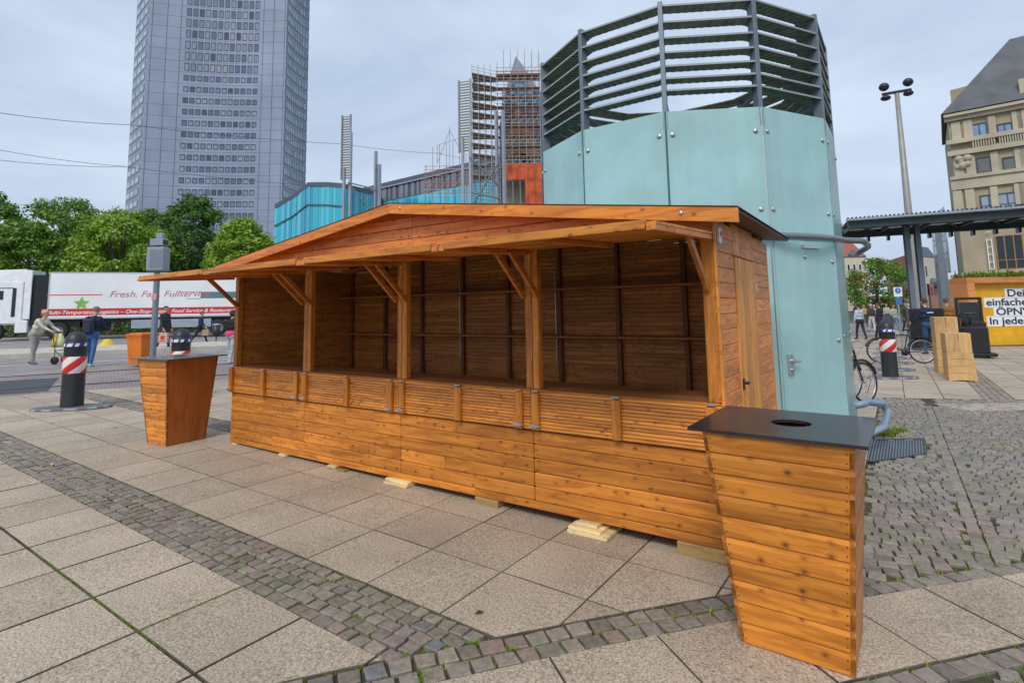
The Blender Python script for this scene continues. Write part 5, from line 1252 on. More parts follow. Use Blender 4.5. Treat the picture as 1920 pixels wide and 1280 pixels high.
# overhead wires
M['wire'] = plain('wire', (.05, .055, .06), .5)
def wire(label, pts, r=.012):
    q = MB(); P = [D(*p) for p in pts]; out = []
    for i in range(len(P)-1):
        for k in range(12): t = k/12; v = P[i].lerp(P[i+1], t); v.z -= .10*4*t*(1-t); out.append(v)
    q.tube(out+[P[-1]], r, 5); tag(q.build('overhead_wire', 'wire'), label, 'wire', 'tram overhead wires')
wire('highest overhead wire crossing the tower from the left edge to the scaffolding', [(-40, 206, 21), (240, 234, 25), (640, 270, 33), (830, 288, 40)])
wire('upper of two converging overhead wires left of the tower', [(-40, 274, 21), (235, 312, 25)], .010)
wire('lower of two converging overhead wires, running on past the tower base', [(-40, 296, 21), (235, 313, 25), (640, 352, 34)], .010)
wire('lowest overhead wire above the trees at far left', [(-40, 374, 24), (100, 384, 27), (240, 400, 30)], .010)

# ------------------------------------------------------------------ trees
def leafy(name, a, b): M[name] = leafmat(name, a, b, .3, .55)
leafy('leaf_bright', (.10, .22, .014), (.38, .54, .05)); leafy('leaf_dark', (.025, .075, .012), (.13, .27, .03)); leafy('leaf_mid', (.045, .13, .014), (.24, .40, .04)); leafy('leaf_rust', (.12, .10, .015), (.30, .17, .03))
M['bark'] = plain('bark', (.07, .055, .04), .9, vary=.3, vscale=2, bump=.5)
def tree(name, label, x, y, top, rad, base, leaf, seed, n=150, leaves=80, size=.36, group=None, rust=None):
    rn = random.Random(seed); gz = zg(x, y); o = thing(name, label, 'tree', (x, y, gz), 0, group); H = top-gz; b0 = base
    q = MB(); q.tube([(0, 0, -.2), (.05, .05, b0*.6), (rn.uniform(-.2, .2), rn.uniform(-.2, .2), H*.55), (rn.uniform(-.3, .3), 0, H*.85)], [.32*rad/4, .24*rad/4, .15*rad/4, .04], 8); q.build('trunk', 'bark', o)
    cen = []; cz_ = b0+(H-b0)*.5; ch_ = (H-b0)/2
    for _ in range(n):
        a = rn.uniform(0, 6.283); u = rn.uniform(-.95, .97); r = math.sqrt(1-u*u)*(.55+.45*rn.random()**.6)*rad*(1 if u < .2 else 1-.25*u)*(1+.18*math.sin(3*a+seed))
        cen.append(Vector((math.cos(a)*r, math.sin(a)*r, cz_+u*ch_*(1+.06*math.sin(5*a)))))
    q = MB()
    for k in range(7):
        c = cen[k*3 % n]; s = Vector((0, 0, rn.uniform(.35, .6)*H)); q.tube([s, s.lerp(c, .5)+Vector((0, 0, -.3)), c], [.10*rad/4, .07*rad/4, .03], 6)
    q.build('limbs', 'bark', o)
    q = MB(); q2 = MB()
    for c in cen:
        cr = rad*rn.uniform(.16, .30); tgt = q2 if rust and rn.random() < rust else q
        for _ in range(leaves):
            d = Vector((rn.gauss(0, 1), rn.gauss(0, 1), rn.gauss(0, 1))).normalized()*(cr*rn.random()**.45); d.z *= .62
            p = c+d; s = size*rn.uniform(.5, 1.15); nn = (d+Vector((rn.uniform(-1, 1), rn.uniform(-1, 1), rn.uniform(-.2, 1.2)))).normalized(); u = nn.orthogonal().normalized(); w = nn.cross(u)
            a = rn.uniform(0, 6.28); u, w = u*math.cos(a)+w*math.sin(a), w*math.cos(a)-u*math.sin(a)
            tgt.add([p-u*s*.5, p+w*s*.28, p+u*s*.5, p-w*s*.28], [(0, 1, 2, 3)])
    q.build('crown', leaf, o)
    if rust: q2.build('rusty_leaves', 'leaf_rust', o)
    return o
LT = [('dark round-crowned tree at the left edge of the picture', -30, 366, 48, 3.9, 'leaf_mid', 1), ('tall dark green tree, left of the bright yellow-green tree', 128, 374, 51, 4.3, 'leaf_mid', 2),
      ('broad bright yellow-green tree above the middle of the lorry', 232, 402, 45, 3.7, 'leaf_bright', 3), ('tall dark green tree in front of the tower base', 366, 372, 51, 3.6, 'leaf_dark', 4),
      ('bright yellow-green tree just left of the hut roof', 452, 416, 45, 2.7, 'leaf_bright', 5), ('dense tree behind the lorry cab, between the two leftmost crowns', 55, 425, 44, 3.3, 'leaf_mid', 6),
      ('dark tree filling the gap behind the pole-mounted box', 298, 400, 58, 4.2, 'leaf_dark', 7), ('tree half hidden behind the left end of the hut awning', 420, 445, 56, 3.6, 'leaf_dark', 8), ('small dark crown peeking over the left slope of the hut roof', 496, 462, 60, 3.0, 'leaf_dark', 9),
      ('dark tree behind the tall dark green tree at left', 165, 420, 60, 4.6, 'leaf_dark', 10)]
for lb, px, yt, t, r, lf, sd_ in LT:
    p = D(px, yt, t); tree('broadleaf_tree', lb, p.x, p.y, p.z, r, 2.2, lf, sd_, group='trees beyond the street', leaves=85)
p = D(1640, 487, 50); tree('street_tree', 'bushy street tree with some rusty leaves, right of the glass drum', p.x, p.y, p.z, 2.6, 1.0, 'leaf_mid', 21, 130, 70, .26, rust=.18)
hd_ = [(-34, 18), (-30, 23), (-38, 12), (-25, 27), (-42, 7), (-21, 31)]
for i, (x, y) in enumerate(hd_):
    q = MB(); rn = random.Random(40+i)
    for _ in range(2600):
        a = rn.uniform(-3.6, 3.6); p = Vector((x+.82*a*.8, y+.57*a*.9+0, 0))+Vector((rn.gauss(0, .5), rn.gauss(0, .5), 0)); z = zg(x, y)+rn.random()**.8*2.3
        s = rn.uniform(.12, .28); n_ = Vector((rn.uniform(-1, 1), rn.uniform(-1, 1), rn.uniform(0, 1))).normalized(); u = n_.orthogonal().normalized(); w = n_.cross(u); p.z = z
        q.add([p-u*s*.5, p+w*s*.3, p+u*s*.5, p-w*s*.3], [(0, 1, 2, 3)])
    tag(q.build('hedge', 'leaf_dark'), ['dark hedge behind the middle of the trailer', 'dark hedge behind the rear of the trailer', 'dark hedge behind the lorry cab', 'dark hedge behind the left end of the hut', 'dark hedge at the left edge, beyond the cab', 'dark hedge farthest right, hidden by the hut'][i], 'hedge', 'hedges behind the lorry')
# ------------------------------------------------------------------ people
SKIN = (.50, .29, .20)
def rotx(v, a, o): v = Vector(v)-Vector(o); return Vector((v.x, v.y*math.cos(a)-v.z*math.sin(a), v.y*math.sin(a)+v.z*math.cos(a)))+Vector(o)
def person(label, loc, yaw, h=1.75, lean=0, cols=None, legs=(0, 0), knees=(0, 0), armL=None, armR=None, head=(0, 0), vox=.012, hair='short', haircol=(.08, .05, .03), group=None, build=1.0, skirt=False, longcoat=False, fingers=True):
    """one continuous body; label of the nearest limb gives skin or cloth. local +y is the facing direction; angles in degrees, forward positive"""
    P = []    # primitives: (p0,p1,r0,r1,lab)
    def cap(a, b, r0, r1, lab): P.append((Vector(a), Vector(b), r0, r1, lab))
    pel = Vector((0, 0, .93)); L_ = R(-lean)
    def up(v): return rotx(v, L_, pel)
    B = build
    # trunk
    cap((-.075*B, 0, .95), (.075*B, 0, .95), .115*B, .115*B, 2); cap((-.06*B, -.02, .91), (.06*B, -.02, .91), .12*B, .12*B, 2)
    cap(up((-.06*B, .01, 1.04)), up((.06*B, .01, 1.04)), .115*B, .115*B, 1); cap(up((-.085*B, .01, 1.2)), up((.085*B, .01, 1.2)), .115*B, .115*B, 1)
    cap(up((-.10*B, 0, 1.34)), up((.10*B, 0, 1.34)), .105*B, .105*B, 1); cap(up((-.15*B, -.01, 1.415)), up((.15*B, -.01, 1.415)), .062, .062, 1)
    cap(up((0, -.01, 1.40)), up((0, .01, 1.50)), .068, .055, 1); nk0, nk1 = up((0, 0, 1.47)), up((0, .02, 1.56)); cap(nk0, nk1, .055, .052, 0)
    # head, turned and tilted on the neck
    hb = up((0, .015, 1.555)); hm = Matrix.Rotation(R(head[0]), 4, 'Z') @ Matrix.Rotation(R(-head[1]-lean*.35), 4, 'X')
    def hd(v): return hb+(hm @ Vector(v))
    cap(hd((0, .0, .115)), hd((0, .012, .125)), .086, .086, 0); cap(hd((0, -.02, .125)), hd((0, -.025, .135)), .088, .088, 0); cap(hd((0, .03, .045)), hd((0, .045, .03)), .055, .042, 0); cap(hd((0, .02, .07)), hd((0, .03, .05)), .068, .058, 0)
    cap(hd((0, .095, .105)), hd((0, .112, .078)), .009, .014, 0)
    for s in (-1, 1): cap(hd((s*.088, -.005, .115)), hd((s*.09, -.01, .085)), .014, .010, 0); cap(hd((s*.032, .082, .108)), hd((s*.032, .084, .108)), .011, .011, 4); 
    cap(hd((-.02, .088, .047)), hd((.02, .088, .047)), .008, .008, 5)
    # legs
    ank = []
    for i, s in enumerate((-1, 1)):
        hip = Vector((s*.09*B, 0, .90)); a = R(legs[i]); kn = hip+Vector((s*.01, math.sin(a)*.42, -math.cos(a)*.42)); a2 = a-R(knees[i]); an = kn+Vector((0, math.sin(a2)*.40, -math.cos(a2)*.40))
        cap(hip, kn, .088*B, .062*B, 2); cap(kn, an, .060*B, .048, 2); ank.append(an)
        dz = Vector((0, 0, -.045)); f = a2*.7; fd = Vector((s*.15, math.cos(f), math.sin(-f)*.0-max(0, -f)*.5)).normalized()
        cap(an+Vector((0, -.03, -.04)), an+fd*.13+Vector((0, 0, -.052)), .040, .030, 3); cap(an+Vector((0, 0, -.02)), an+Vector((0, .0, -.04)), .042, .042, 3)
    if longcoat: cap(up((-.07, .0, 1.0)), Vector((-.07, .0, .68)), .125*B, .13*B, 1); cap(up((.07, .0, 1.0)), Vector((.07, .0, .68)), .125*B, .13*B, 1)
    if skirt: cap((-.05, 0, .95), (-.06, 0, .62), .12, .13, 2); cap((.05, 0, .95), (.06, 0, .62), .12, .13, 2)
    # arms: (shoulder pitch, elbow bend, outward)
    hands = []
    for s, arm in ((-1, armL or (4, 12, 8)), (1, armR or (4, 12, 8))):
        sh = up((s*.175*B, -.005, 1.405)); o = R(arm[2]); a = R(arm[0])
        d1 = Vector((s*math.sin(o)*math.cos(a), math.sin(a), -math.cos(a)*math.cos(o))).normalized(); el = sh+d1*.29
        a2 = a+R(arm[1]); o2 = o*.3; d2 = Vector((s*math.sin(o2)*math.cos(a2), math.sin(a2), -math.cos(a2)*math.cos(o2))).normalized(); wr = el+d2*.245
        cap(sh, el, .056, .044, 1); cap(el, wr, .043, .030, 1); 
        side = Vector((s, 0, 0)); pn = d2.cross(side).normalized(); w = pn   # palm faces the thigh; fingers spread along w
        pc = wr+d2*.05; cap(wr, wr+d2*.03, .024, .026, 0)
        for k in (-1, 0, 1): cap(wr+d2*.02+w*k*.018, wr+d2*.085+w*k*.024, .016, .014, 0)
        if fingers:
            cin = -side
            for k, ln in ((-1.5, .060), (-.5, .074), (.5, .078), (1.5, .070)):
                b0 = wr+d2*.088+w*k*.020; b1 = b0+(d2*.9+cin*.25).normalized()*ln*.5; b2 = b1+(d2*.6+cin*.8).normalized()*ln*.5; cap(b0, b1, .0095, .009, 0); cap(b1, b2, .009, .0075, 0)
            t0 = wr+d2*.03+w*.03; t1 = t0+(d2*.7+w*.7+cin*.2).normalized()*.035; t2 = t1+(d2*.9+w*.2+cin*.4).normalized()*.03; cap(t0, t1, .012, .010, 0); cap(t1, t2, .010, .008, 0)
        hands.append(wr+d2*.10)
    low = min(a.z for a in ank)-.085; sc = h/1.755
    q = MB()
    for a, b, r0, r1, lab in P:
        d = b-a; L2 = d.length; rot = (d if L2 > 1e-5 else Vector((0, 0, 1))).to_track_quat('Z', 'Y').to_matrix().to_4x4(); n = 10; pr = []
        for k in range(6): t = math.pi/2*k/5; pr.append((max(1e-4, r0*math.sin(t)), -r0*math.cos(t)))
        for k in range(6): t = math.pi/2*(1-k/5); pr.append((max(1e-4, r1*math.sin(t)), L2+r1*math.cos(t)))
        q.lathe(pr, n, Matrix.Translation(a) @ rot); 
    me = bpy.data.meshes.new('tmp'); me.from_pydata(q.v, [], q.f); to = bpy.data.objects.new('tmp', me); COL.objects.link(to)
    md = to.modifiers.new('r', 'REMESH'); md.mode = 'VOXEL'; md.voxel_size = vox; md.use_smooth_shade = True
    ms = to.modifiers.new('s', 'SMOOTH'); ms.factor = .5; ms.iterations = 2 if fingers else 3
    bm_ = bpy.data.meshes.new_from_object(to.evaluated_get(bpy.context.evaluated_depsgraph_get())); bpy.data.objects.remove(to); bpy.data.meshes.remove(me)
    nf = len(bm_.polygons); C = np.empty(nf*3, dtype=np.float32); bm_.polygons.foreach_get('center', C); C = C.reshape(-1, 3)
    best = np.full(nf, 1e9); lab_ = np.zeros(nf, dtype=np.int32)
    for a, b, r0, r1, lab in P:
        A, Bv = np.array(a), np.array(b); d = Bv-A; dd = max(1e-9, d@d); t = np.clip(((C-A)@d)/dd, 0, 1); ds = np.linalg.norm(C-(A+t[:, None]*d), axis=1)-(r0+(r1-r0)*t)
        if lab in (4, 5): ds -= .004
        k = ds < best; best[k] = ds[k]; lab_[k] = lab
    V = np.empty(len(bm_.vertices)*3, dtype=np.float32); bm_.vertices.foreach_get('co', V); V = V.reshape(-1, 3)
    V[:, 2] -= low; V *= sc; bm_.vertices.foreach_set('co', V.ravel()); bm_.name = 'person'
    bm_.materials.clear()
    c = cols
    for nm, cc, ro in (('skin', c.get('skin', SKIN), .5), ('top', c['top'], .85), ('trousers', c['legs'], .85), ('shoes', c.get('shoes', (.03, .03, .03)), .6), ('eyes', (.03, .02, .02), .3), ('lips', (.35, .13, .11), .5)): bm_.materials.append(plain('person_'+nm, cc, ro, vary=.18 if nm in ('top', 'trousers') else .05, vscale=9, bump=.25 if nm in ('top', 'trousers') else 0))
    bm_.polygons.foreach_set('material_index', lab_); bm_.polygons.foreach_set('use_smooth', np.ones(nf, dtype=bool)); bm_.update()
    o = bpy.data.objects.new('person', bm_); COL.objects.link(o); o.location = loc; o.rotation_euler = (0, 0, yaw); tag(o, label, 'person', group)
    def W_(v): return Vector((v.x*sc, v.y*sc, (v.z-low)*sc))
    if hair:
        q = MB(); vs = []; fs = []; n, m2 = 16, 9
        for i in range(m2+1):
            for j in range(n):
                a = 2*math.pi*j/n; front = math.sin(a)    # +y front
                tmax = (1.35 if front > .25 else 2.05) if hair == 'short' else (1.25 if front > .35 else 2.5)
                if hair == 'bald': tmax = .2 if front > -.2 else 2.0
                t = tmax*i/m2; r = .099 if hair != 'long' else .104
                rx = .092; vs.append(W_(hd((r*.95*math.sin(t)*math.cos(a), -.012+r*1.12*math.sin(t)*math.sin(a), .128+r*1.0*math.cos(t)-(.03 if hair == 'long' and t > 1.8 else 0)))))
        for i in range(m2):
            for j in range(n): fs.append((i*n+j, (i+1)*n+j, (i+1)*n+(j+1) % n, i*n+(j+1) % n))
        q.add(vs, fs, True); q.build('hair', plain('hair', haircol, .7, vary=.3, vscale=30), o)
    o['h0'] = 0; del o['h0']
    return o, [o.matrix_basis @ W_(v) if False else (Matrix.Translation(loc) @ Matrix.Rotation(yaw, 4, 'Z')) @ W_(v) for v in hands], W_, up
def yaw_of(vx, vy): return math.atan2(vy, vx)-math.pi/2
rt2 = Vector((RT.x, RT.y)).normalized(); fw2 = Vector((FW.x, FW.y)).normalized()
def face(right, away): v = rt2*right+fw2*away; return yaw_of(v.x, v.y)
def gp_(px, py): p = G(px, py); return Vector((p.x, p.y, zg(p.x, p.y)))
# elderly man leaning on a walking cart
p1_ = gp_(62, 683); o1, h1, _, _ = person('elderly man in a cream jumper and pale grey trousers, bent forward over a wheeled cart', p1_, face(1, .05), 1.74, 24, dict(top=(.62, .60, .46), legs=(.36, .33, .33), shoes=(.08, .09, .13), skin=(.55, .30, .22)), (-10, 8), (4, 6), (40, 18, 6), (44, 20, 6), (0, -6), hair='bald', haircol=(.5, .46, .4), build=1.12)
hc = (h1[0]+h1[1])/2; dr_ = Vector((rt2.x, rt2.y, 0)); sw = Vector((-dr_.y, dr_.x, 0))
ct = thing('shopping_cart', 'small black wheeled walking cart pushed by the elderly man', 'cart', (hc.x, hc.y, p1_.z), 0)
O_ = Vector(ct.location); hz = hc.z-O_.z
q = MB(); q.tube([sw*-.22+Vector((0, 0, hz)), sw*.22+Vector((0, 0, hz))], .016, 8); q.build('handlebar', 'black', ct)
q = MB()
for s in (-.2, .2): q.tube([sw*s+Vector((0, 0, hz)), sw*s+dr_*.10+Vector((0, 0, .5)), sw*s+dr_*.12+Vector((0, 0, .12))], .012, 8); q.tube([sw*s+dr_*.1+Vector((0, 0, .42)), sw*s+dr_*.5+Vector((0, 0, .12))], .012, 8)
q.tube([sw*-.2+dr_*.1+Vector((0, 0, .42)), sw*.2+dr_*.1+Vector((0, 0, .42))], .012, 8); q.build('frame', 'black', ct)
def wheel(par, c, r, axis, name='wheel', w=.03):
    q = MB(); mt = Matrix.Translation(c) @ Vector(axis).to_track_quat('Z', 'Y').to_matrix().to_4x4(); q.lathe([(r*.62, -w/2), (r*.94, -w/2), (r, 0), (r*.94, w/2), (r*.62, w/2)], 20, mt); q.lathe([(0, -w*.4), (r*.6, -w*.4), (r*.6, w*.4), (0, w*.4)], 16, mt); return q.build(name, 'rubber', par)
for s in (-.2, .2):
    wheel(ct, sw*s+dr_*.12+Vector((0, 0, .12)), .12, sw, w=.06); wheel(ct, sw*s+dr_*.5+Vector((0, 0, .12)), .12, sw, w=.05)
bc = hc+dr_*.02-Vector((0, 0, .04)); q = MB()
for dx, c in ((-.05, 0), (.07, 1)):
    q.mi = c; b0 = dr_*dx; n_ = []
    for z, w, d in ((0, .03, .03), (-.12, .07, .06), (-.30, .10, .09), (-.42, .09, .07)): n_.append([b0+dr_*w*a+sw*d*b+Vector((0, 0, z)) for a, b in ((-1, -1), (1, -1), (1, 1), (-1, 1))])
    q.add(sum(n_, []), [(i*4+j, i*4+(j+1) % 4, (i+1)*4+(j+1) % 4, (i+1)*4+j) for i in range(3) for j in range(4)]+[(12, 13, 14, 15)], True)
bg_ = q.build('carrier_bag', [plain('yellow_bag', (.62, .45, .05), .4), plain('lime_bag', (.62, .70, .35), .4)], None, bc); tag(bg_, 'yellow and pale green carrier bags hanging at the handlebar of the cart', 'bag')
# man with backpack seen from behind
p2_ = gp_(168, 687); o2, h2, W2, up2 = person('man in dark navy jacket and blue jeans seen from behind, wearing a backpack', p2_, face(-.1, 1), 1.78, 8, dict(top=(.012, .018, .06), legs=(.055, .14, .34), shoes=(.5, .5, .52)), (8, -8), (2, 4), (24, 55, 22), (20, 60, 18), (0, 22), haircol=(.22, .17, .12), build=1.1)
q = MB(); q.cbox((0, -.17, 1.2), (.15, .075, .22), .05); q.cbox((0, -.255, 1.13), (.11, .02, .12), .015)
for s in (-1, 1): q.tube([(s*.09, -.12, 1.40), (s*.10, -.02, 1.49), (s*.11, .09, 1.38), (s*.12, .08, 1.15), (s*.12, -.1, 1.04)], .016, 6)
bk = q.build('backpack', plain('navy_backpack', (.015, .02, .05), .7), None, p2_); bk.rotation_euler = (0, 0, face(-.1, 1)); tag(bk, 'dark navy backpack worn by the man in jeans', 'backpack')
# man in dark coat with paper bag
p3_ = gp_(306, 657); o3, h3, _, _ = person('man in a long dark coat behind the lamp pole, carrying a paper bag', p3_, face(.9, -.3), 1.82, 3, dict(top=(.03, .03, .035), legs=(.05, .05, .06)), (14, -14), (5, 10), (4, 15, 6), (10, 20, 6), (10, 0), haircol=(.06, .04, .03), longcoat=True)
def paper_bag(label, at, col, w=.30, hh=.34, red=False, s=1):
    a = Vector((at.x, at.y, at.z-.10)); o = thing('paper_bag', label, 'bag', (a.x, a.y, a.z-hh), face(0, 1)); q = MB()
    q.hexa([(-w/2, -.07, 0), (w/2, -.07, 0), (w/2, .07, 0), (-w/2, .07, 0)], [(-w/2, -.06, hh), (w/2, -.06, hh), (w/2, .06, hh), (-w/2, .06, hh)]); q.build('bag_body', plain('paper', col, .8), o)
    q = MB(); q.tube([(-.07, -.03, hh), (-.05, 0, hh+.10), (.05, 0, hh+.10), (.07, -.03, hh)], .006, 6); q.build('handle', 'white', o)
    if red:
        q = MB(); mt = Matrix.Translation((0, -.073, hh*.5)) @ Matrix.Rotation(R(90), 4, 'X'); q.lathe([(0, .0), (.085, .0), (.085, .003), (0, .003)], 20, mt, False); q.box(-.11, .11, -.074, -.071, hh*.12, hh*.2); q.build('red_print', 'red', o)
    return o
paper_bag('paper bag with red print carried by the man in the long dark coat', h3[1], (.55, .36, .28), .36, .40, True)
p4_ = gp_(374, 643); o4, h4, _, _ = person('small figure in navy striding past the lorry with a brown bag', p4_, face(.9, .2), 1.62, 4, dict(top=(.02, .03, .09), legs=(.012, .013, .02)), (28, -24), (8, 16), (10, 20, 6), (16, 30, 6), haircol=(.10, .05, .03), vox=.014)
paper_bag('brown bag carried by the small figure in navy', h4[1], (.35, .24, .18), .34, .28)
p5_ = gp_(432, 681); o5, h5, _, _ = person('person in black top with pink jacket round the waist, beside the left hut post', p5_, face(.3, .9), 1.62, 2, dict(top=(.012, .012, .016), legs=(.42, .46, .5), shoes=(.5, .5, .5)), (6, -6), (2, 6), (10, 40, 10), (10, 40, 10), hair='long', haircol=(.05, .03, .02))
q = MB(); q.lathe([(.155, .84), (.175, .90), (.17, .97), (.150, 1.0)], 18); q.cbox((-.12, .06, .82), (.05, .05, .10), .03); jk = q.build('tied_jacket', plain('pink_cloth', (.75, .06, .22), .8), o5)
# right side: technician in navy and man in brown
p6_ = gp_(1745, 664); o6, h6, _, _ = person('worker seen from behind in navy jacket with pale band on the back and jeans', p6_, face(-.15, 1), 1.84, 3, dict(top=(.012, .02, .055), legs=(.025, .07, .16), shoes=(.02, .02, .02)), (4, -5), (2, 3), (18, 40, 14), (6, 20, 8), (0, 10), haircol=(.05, .03, .02), build=1.1)
q = MB(); q.box(-.12, .12, -.145, -.128, 1.37, 1.405, .004); q.build('back_print', 'white', o6)
g7 = D(1782, 640, 21.3); p7_ = Vector((g7.x, g7.y, zg(g7.x, g7.y))); person('man in a brown jacket looking right, behind the stacked wooden boxes', p7_, face(.8, .4), 1.88, 0, dict(top=(.30, .13, .03), legs=(.04, .04, .05)), (3, -3), (2, 2), None, None, (-10, 0), haircol=(.12, .06, .03))
# passers-by far down the street
rc = random.Random(11)
crowd = [(1612, 642, 1.72, 'in a pale blue shirt and dark trousers, nearest the glass drum', (.48, .58, .72), (.03, .03, .04), 1, 27.0), (1651, 638, 1.80, 'in dark purple coat striding left, beside the far bollards', (.035, .02, .045), (.03, .02, .03), 1, 26.5), (1634, 622, 1.7, 'in white trousers behind the purple coat', (.05, .04, .05), (.62, .58, .62), 0, 34), (1641, 616, 1.7, 'in a pink top in the far crowd', (.55, .25, .28), (.1, .1, .13), 0, 40),
         (1676, 628, 1.74, 'in a cream top and light jeans behind the row of bollards', (.62, .60, .50), (.30, .40, .55), 0, 31), (1664, 612, 1.75, 'in a cream cap beyond the bollards', (.45, .42, .35), (.08, .08, .1), 0, 45), (1621, 614, 1.68, 'in a yellow-brown top in the far crowd', (.45, .32, .08), (.05, .05, .07), 1, 44), (1628, 610, 1.75, 'in black in the far crowd, left of the pink top', (.03, .03, .03), (.04, .04, .05), 0, 50),
         (1649, 609, 1.7, 'in rust red in the far crowd', (.40, .12, .06), (.05, .05, .06), 0, 52), (1700, 622, 1.75, 'in dark clothes beside the column foot', (.03, .03, .035), (.03, .03, .04), 0, 33), (1706, 614, 1.72, 'in a white top by the sign post', (.6, .6, .6), (.06, .06, .1), 0, 42), (1606, 608, 1.7, 'in dark green in the far crowd at the edge of the drum', (.05, .08, .05), (.03, .03, .03), 1, 54)]
for i, (px, py, h, lb, tp, lg, dirn, t) in enumerate(crowd):
    w = D(px, 600, t); person('passer-by '+lb, Vector((w.x, w.y, zg(w.x, w.y))), face(rc.uniform(-.8, .8), rc.choice((-1, 1))), h, 2, dict(top=tp, legs=lg), (rc.uniform(8, 24), rc.uniform(-24, -8)), (5, 12), None, None, (0, 0), vox=.014 if t < 32 else .018, fingers=True, haircol=rc.choice(((.05, .03, .02), (.3, .2, .1), (.5, .45, .4))), group='passers-by in the street', longcoat=(i == 1))
q = MB(); w = D(1633, 600, 33.5)
# ------------------------------------------------------------------ lorry
T0, T1 = D(58, 600, 31), D(490, 600, 35); tx = Vector((T1.x-T0.x, T1.y-T0.y)).normalized(); tz0 = zg(T0.x, T0.y)
lor = thing('lorry', 'white articulated lorry with red lettered band on the refrigerated trailer', 'lorry', (T0.x, T0.y, tz0), math.atan2(tx.y, tx.x)); tn_ = Vector((tx.y, -tx.x, 0))
def tpx(px, py):   # local x, z of a point on the trailer side
    p = onplane(px, py, (T0.x, T0.y, 0), tn_); return (Vector((p.x, p.y))-Vector((T0.x, T0.y))).dot(tx), p.z-tz0
ztp, zbt = 3.86, 1.22
M['trailer'] = plain('trailer_white', (.82, .83, .84), .35, vary=.05, vscale=.6, coat=.3); M['cabwhite'] = plain('cab_white', (.84, .85, .86), .3, coat=.5)
q = MB(); q.cbox((7.15, 1.27, (ztp+zbt)/2), (6.45, 1.27, (ztp-zbt)/2), .04); tr_ = q.build('trailer_body', 'trailer', lor)
q = MB(); x0, _ = tpx(76, 600); q.box(x0, 13.5, -.004, .0, 1.36, 1.76); q.build('red_band', plain('red_vinyl', (.58, .035, .03), .4), tr_)
q = MB(); q.box(.72, 13.58, -.02, .02, 1.17, 1.26); q.box(.72, 13.58, -.012, .02, ztp-.06, ztp-.01); q.box(.70, .76, -.012, .02, zbt, ztp); q.build('edge_rails', 'steel', tr_)
xs_, zs_ = tpx(232, 558); text('Fresh. Fair. Fullservice.', .52, plain('pale_red_letters', (.55, .16, .15), .5), tr_, (tpx(204, 557)[0], -.006, tpx(204, 557)[1]), (R(90), 0, 0), 'slogan', 0, .3, sx=1.12)
text('Multi-Temperatur-Logistics – One-Stop-Shop    Food Service & Restaurants', .30, 'white', tr_, (tpx(84, 598)[0], -.008, 1.45), (R(90), 0, 0), 'band_lettering', .004, .3, sx=1.06)
q = MB(); a, z = tpx(87, 554); b, _ = tpx(192, 555); q.box(a, b, -.006, -.001, z, z+.05); q.build('red_line', 'red', tr_)
q = MB(); a, z = tpx(376, 556); q.box(a, a+3.5, -.006, -.001, z-.10, z+.26); b, z2 = tpx(335, 549); q.box(b, a+3.5, -.008, -.002, z+.27, z+.30); q.box(b+.4, a, -.008, -.002, z-.13, z-.10); q.box(a+2.0, a+2.06, -.009, -.001, 1.3, z-.1); q.build('teal_stripes', plain('teal_vinyl', (.10, .19, .23), .5), tr_)
q = MB(); cx, cz_ = tpx(153, 569); vs = []
for k in range(10): a = math.pi/2+k*math.pi/5; r = .42 if k % 2 == 0 else .19; vs.append((cx+r*math.cos(a), -.006, cz_+r*math.sin(a)))
q.add(vs, [tuple(range(10))]); q.build('green_star', plain('green_star', (.22, .48, .08), .5), tr_)
q = MB(); q.box(.2, 13.4, .5, 2.0, .95, 1.16); q.build('chassis', 'black', lor)
q = MB(); q.box(4.8, 9.0, .02, .12, .55, 1.05, .01); q.build('side_guard', plain('pale_side_guard', (.32, .36, .42), .5), lor)
q = MB(); q.box(2.4, 3.2, .2, 2.2, .45, 1.15, .03); q.build('support_legs', 'black', lor)
def truckwheel(x, r=.50, par=lor, y=.18):
    q = MB(); mt = Matrix.Translation((x, y, r)) @ Matrix.Rotation(R(90), 4, 'X'); q.lathe([(r*.55, -.12), (r*.9, -.15), (r, -.1), (r, .1), (r*.9, .15), (r*.55, .12)], 28, mt); w = q.build('wheel', 'rubber', par)
    q = MB(); q.lathe([(0, .06), (r*.18, .08), (r*.3, .03), (r*.5, .08), (r*.57, .13)], 20, mt); q.build('rim', 'greymetal', w)
for x in (9.4, 10.7, 12.0): truckwheel(x)
q = MB(); CT_ = Matrix.Translation((.62, 0, 0)); q.T = CT_
q.cbox((-1.95, 1.25, 2.15), (.95, 1.24, 1.25), .10); q.cbox((-2.5, 1.25, 3.45), (.40, 1.2, .36), .14); q.hexa([(-2.9, .03, 3.3), (-1.0, .03, 3.3), (-1.0, 2.47, 3.3), (-2.9, 2.47, 3.3)], [(-2.5, .10, 3.95), (-1.0, .05, 4.02), (-1.0, 2.45, 4.02), (-2.5, 2.4, 3.95)]); q.build('cab', 'cabwhite', lor)
q = MB(); q.T = CT_; q.box(-1.02, -.70, -.02, .05, 1.2, 3.95, .02); q.build('side_deflector', 'cabwhite', lor)
q = MB(); q.T = CT_; q.box(-1.55, -1.38, -.006, .02, 1.35, 2.95); q.box(-2.9, -1.5, -.006, .02, 2.93, 2.97); q.box(-2.62, -1.95, -.008, .02, 2.3, 2.8, .01); q.build('side_window_and_gap', 'darkpane', lor)  # pane, plus a tall dark strip that paints in the shaded air gap
q = MB(); q.T = CT_; q.box(-1.35, -.78, .0, .6, .45, 1.15, .03); q.box(-2.9, -1.4, .02, 1, 1.0, 1.3, .05); q.build('lower_fairing', 'cabwhite', lor)
